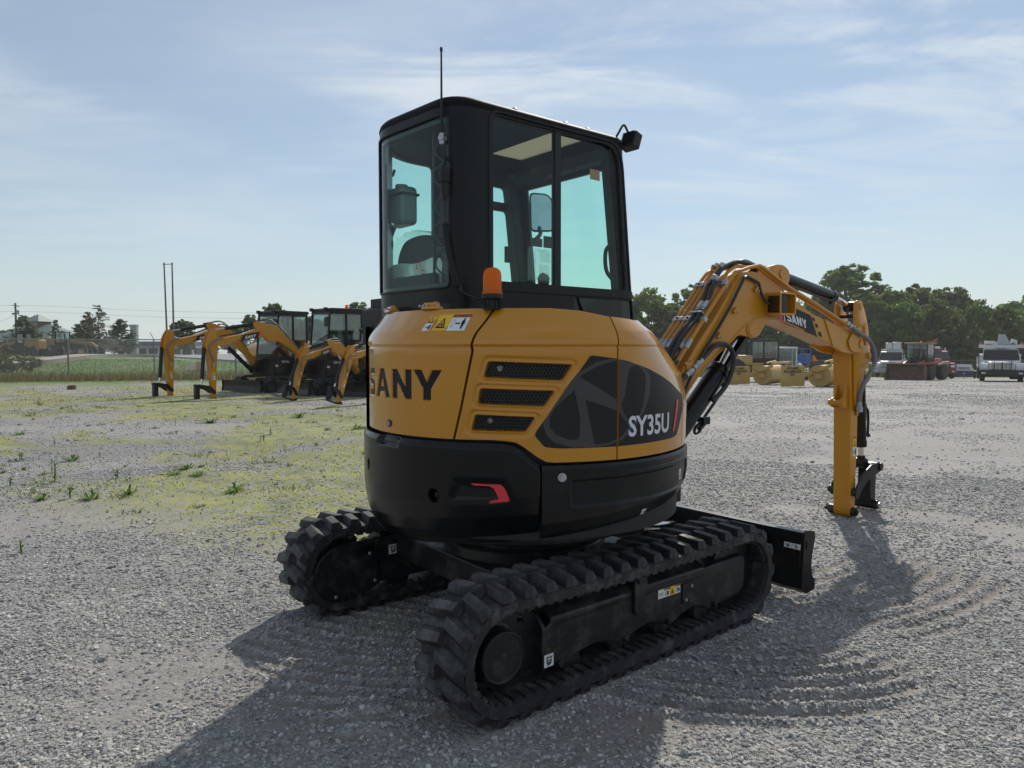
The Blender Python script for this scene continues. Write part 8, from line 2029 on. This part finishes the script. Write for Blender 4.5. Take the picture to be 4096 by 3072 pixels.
# building with the green metal roof and cupola
GRF = mat("green_metal_roof", (.21, .255, .24), .45, metal=.3, var=.08)
WALLM = mat("brick_wall", (.19, .10, .07), .8, var=.2, vscale=1)
x, y = bearing(160, 112); BL = empty("metal_roofed_building", (x, y, gz(x, y)), R(-12)); tag(BL, "low building with pale green metal hip roof and a windowed cupola", "building")
def hip(mb, x0, x1, y0, y1, z0, z1, rx, seams=True, m=0):
    cy = (y0 + y1) / 2; a, b = (x0 + rx, cy, z1), (x1 - rx, cy, z1)
    mb.add([(x0, y0, z0), (x1, y0, z0), (x1, y1, z0), (x0, y1, z0), a, b], [(0, 1, 5, 4), (1, 2, 5), (2, 3, 4, 5), (3, 0, 4), (0, 3, 2, 1)], m)
    n = max(4, int((x1 - x0) / .6))
    for i in range(n + 1):
        xx = x0 + (x1 - x0) * i / n; t = min(1, (xx - x0) / max(rx, .01), (x1 - xx) / max(rx, .01)); t = max(t, 0)
        mb.tube([(xx, y0, z0 + .04), (min(max(xx, x0 + rx * t), x1 - rx * t), y0 + (cy - y0) * t, z0 + (z1 - z0) * t + .04)], .05, 4)
mb = MB(); mb.span((-8, -5, 0), (7, 5, 2.2)); mb.span((-20, -3, 0), (-8.002, 4, 1.9)); mb.build("wall", [WALLM], BL)
mb = MB(); hip(mb, -6.2, 7.6, -5.8, 5.8, 2.15, 4.9, 5.2); hip(mb, -21, -3, -4, 4.6, 1.85, 3.0, 1.5); mb.build("roof", [GRF], BL)
cp = MB(); cp.span((-1.15, -1.15, 4.0), (1.15, 1.15, 5.35)); cpo = cp.build("cupola", [WALLM], BL)
mb = MB(); hip(mb, -1.7, 1.7, -1.7, 1.7, 5.33, 6.5, 1.69); mb.build("cupola_roof", [GRF], cpo)
for k in range(3): mb = MB(); mb.span((-.9 + k * .65, -1.17, 4.75), (-.9 + k * .65 + .5, -1.14, 5.2)); mb.build("window", [BGGLASS], cpo)
# blue-roofed filling station with white columns
x, y = bearing(610, 125); GS = empty("filling_station", (x, y, gz(x, y)), R(-4)); tag(GS, "long low building with a dark blue fascia and white columns behind the lawn", "building")
mb = MB(); mb.span((-7, 1, 0), (7.5, 6, 1.3)); mb.build("wall", [mat("grey_wall", (.06, .07, .10), .7)], GS)
mb = MB(); mb.span((-7.3, -.5, 1.75), (7.8, 6.3, 2.5)); mb.build("fascia", [NAVY], GS, bevel=.03); mb = MB(); mb.span((-7.4, -.6, 1.30), (7.9, 6.2, 1.74)); mb.build("soffit_band", [mat("pale_band", (.26, .29, .34), .6)], GS)
for k in range(8): mb = MB(); mb.span((-7 + k * 2.05, -.3, 0), (-6.72 + k * 2.05, 0, 1.3)); mb.build("column", [WHT], GS)
x, y = bearing(541, 118); SP = empty("sign_pylon", (x, y, gz(x, y))); tag(SP, "pale square pylon standing in front of the blue fascia building", "pylon"); mb = MB(); mb.span((-.5, -.4, 0), (.5, .4, 5.0)); mb.build("shaft", [mat("pale_pylon", (.28, .31, .33), .6)], SP, bevel=.03)
mb = MB(); mb.span((-.55, -.45, 4.98), (.55, .45, 5.15)); mb.build("cap", [GALV], SP)
# poles
POLEM = mat("weathered_pole", (.115, .105, .095), .85, var=.2, vscale=2)
D = 58
x0, y0 = bearing(671, D); x1, y1 = bearing(695, D)
TP = empty("twin_mast", (x0, y0, gz(x0, y0))); tag(TP, "pair of tall thin dark masts joined by a crossbar above the leftmost boom", "mast")
h = top_h(1053, D) - gz(x0, y0)
for k, dx in ((0, -.10), (1, x1 - x0 + .06)):
    mb = MB(); mb.tube([(dx + .22 * k * 0 + (.13 if k == 0 else .0), 0, -.2), (dx, 0, h)], [.085, .055], 8); mb.build("pole", [POLEM], TP)
mb = MB(); mb.tube([(-.2, 0, h - .15), (x1 - x0 + .15, 0, h - .12)], .03, 6); mb.build("crossbar", [POLEM], TP)
x, y = bearing(70, 100); UP = empty("utility_pole", (x, y, gz(x, y))); tag(UP, "wooden utility pole with a transformer at the left edge", "pole"); h = top_h(1213, 100) - gz(x, y)
mb = MB(); mb.tube([(0, 0, -.3), (0, 0, h)], [.17, .12], 8); mb.build("pole", [POLEM], UP); mb = MB(); mb.tube([(-.5, 0, h - .3), (.6, 0, h - .5)], .05, 6); mb.build("crossarm", [POLEM], UP)
mb = MB(); mb.cyl((.28, 0, h - 1.6), (.28, 0, h - 1.0), .22, n=12); mb.build("transformer", [GALV], UP, bevel=.02); mb = MB(); mb.box((-.32, 0, h - 1.5), (.3, .2, .22)); mb.tube([(0, 0, h - 1.4), (-.3, 0, h - 1.45)], .03, 6); mb.build("street_lamp", [DARK], UP)
mb = MB()
for dz in (.05, .9):
    mb.tube(spline([(-45, 5, h - .6 - dz), (-20, 2, h - 1.1 - dz), (0, 0, h - .3 - dz), (20, 2, h - 1.0 - dz), (45, 6, h - 1.2 - dz)], 8), .016, 4)
mb.tube(spline([(0, 0, h - 1.7), (-6, 2, h - 3.4), (-12, 4, h - 4.6)], 5), .016, 4); mb.build("power_line", [DARK], UP)

# ------------------------------------------------------------------ summer haze in the air
HZ = bpy.data.materials.new("air_haze"); HZ.use_nodes = True
nt = HZ.node_tree; nt.nodes.clear()
ho = nt.nodes.new("ShaderNodeOutputMaterial"); hv = nt.nodes.new("ShaderNodeVolumePrincipled")
hv.inputs["Color"].default_value = (.93, .96, .97, 1); hv.inputs["Density"].default_value = .0005; hv.inputs["Anisotropy"].default_value = .35
nt.links.new(hv.outputs[0], ho.inputs["Volume"])
mb = MB(); mb.span((-440, -440, -4.0), (440, 440, 14.5)); tag(mb.build("haze", [HZ], None, smooth=None), kind="stuff")
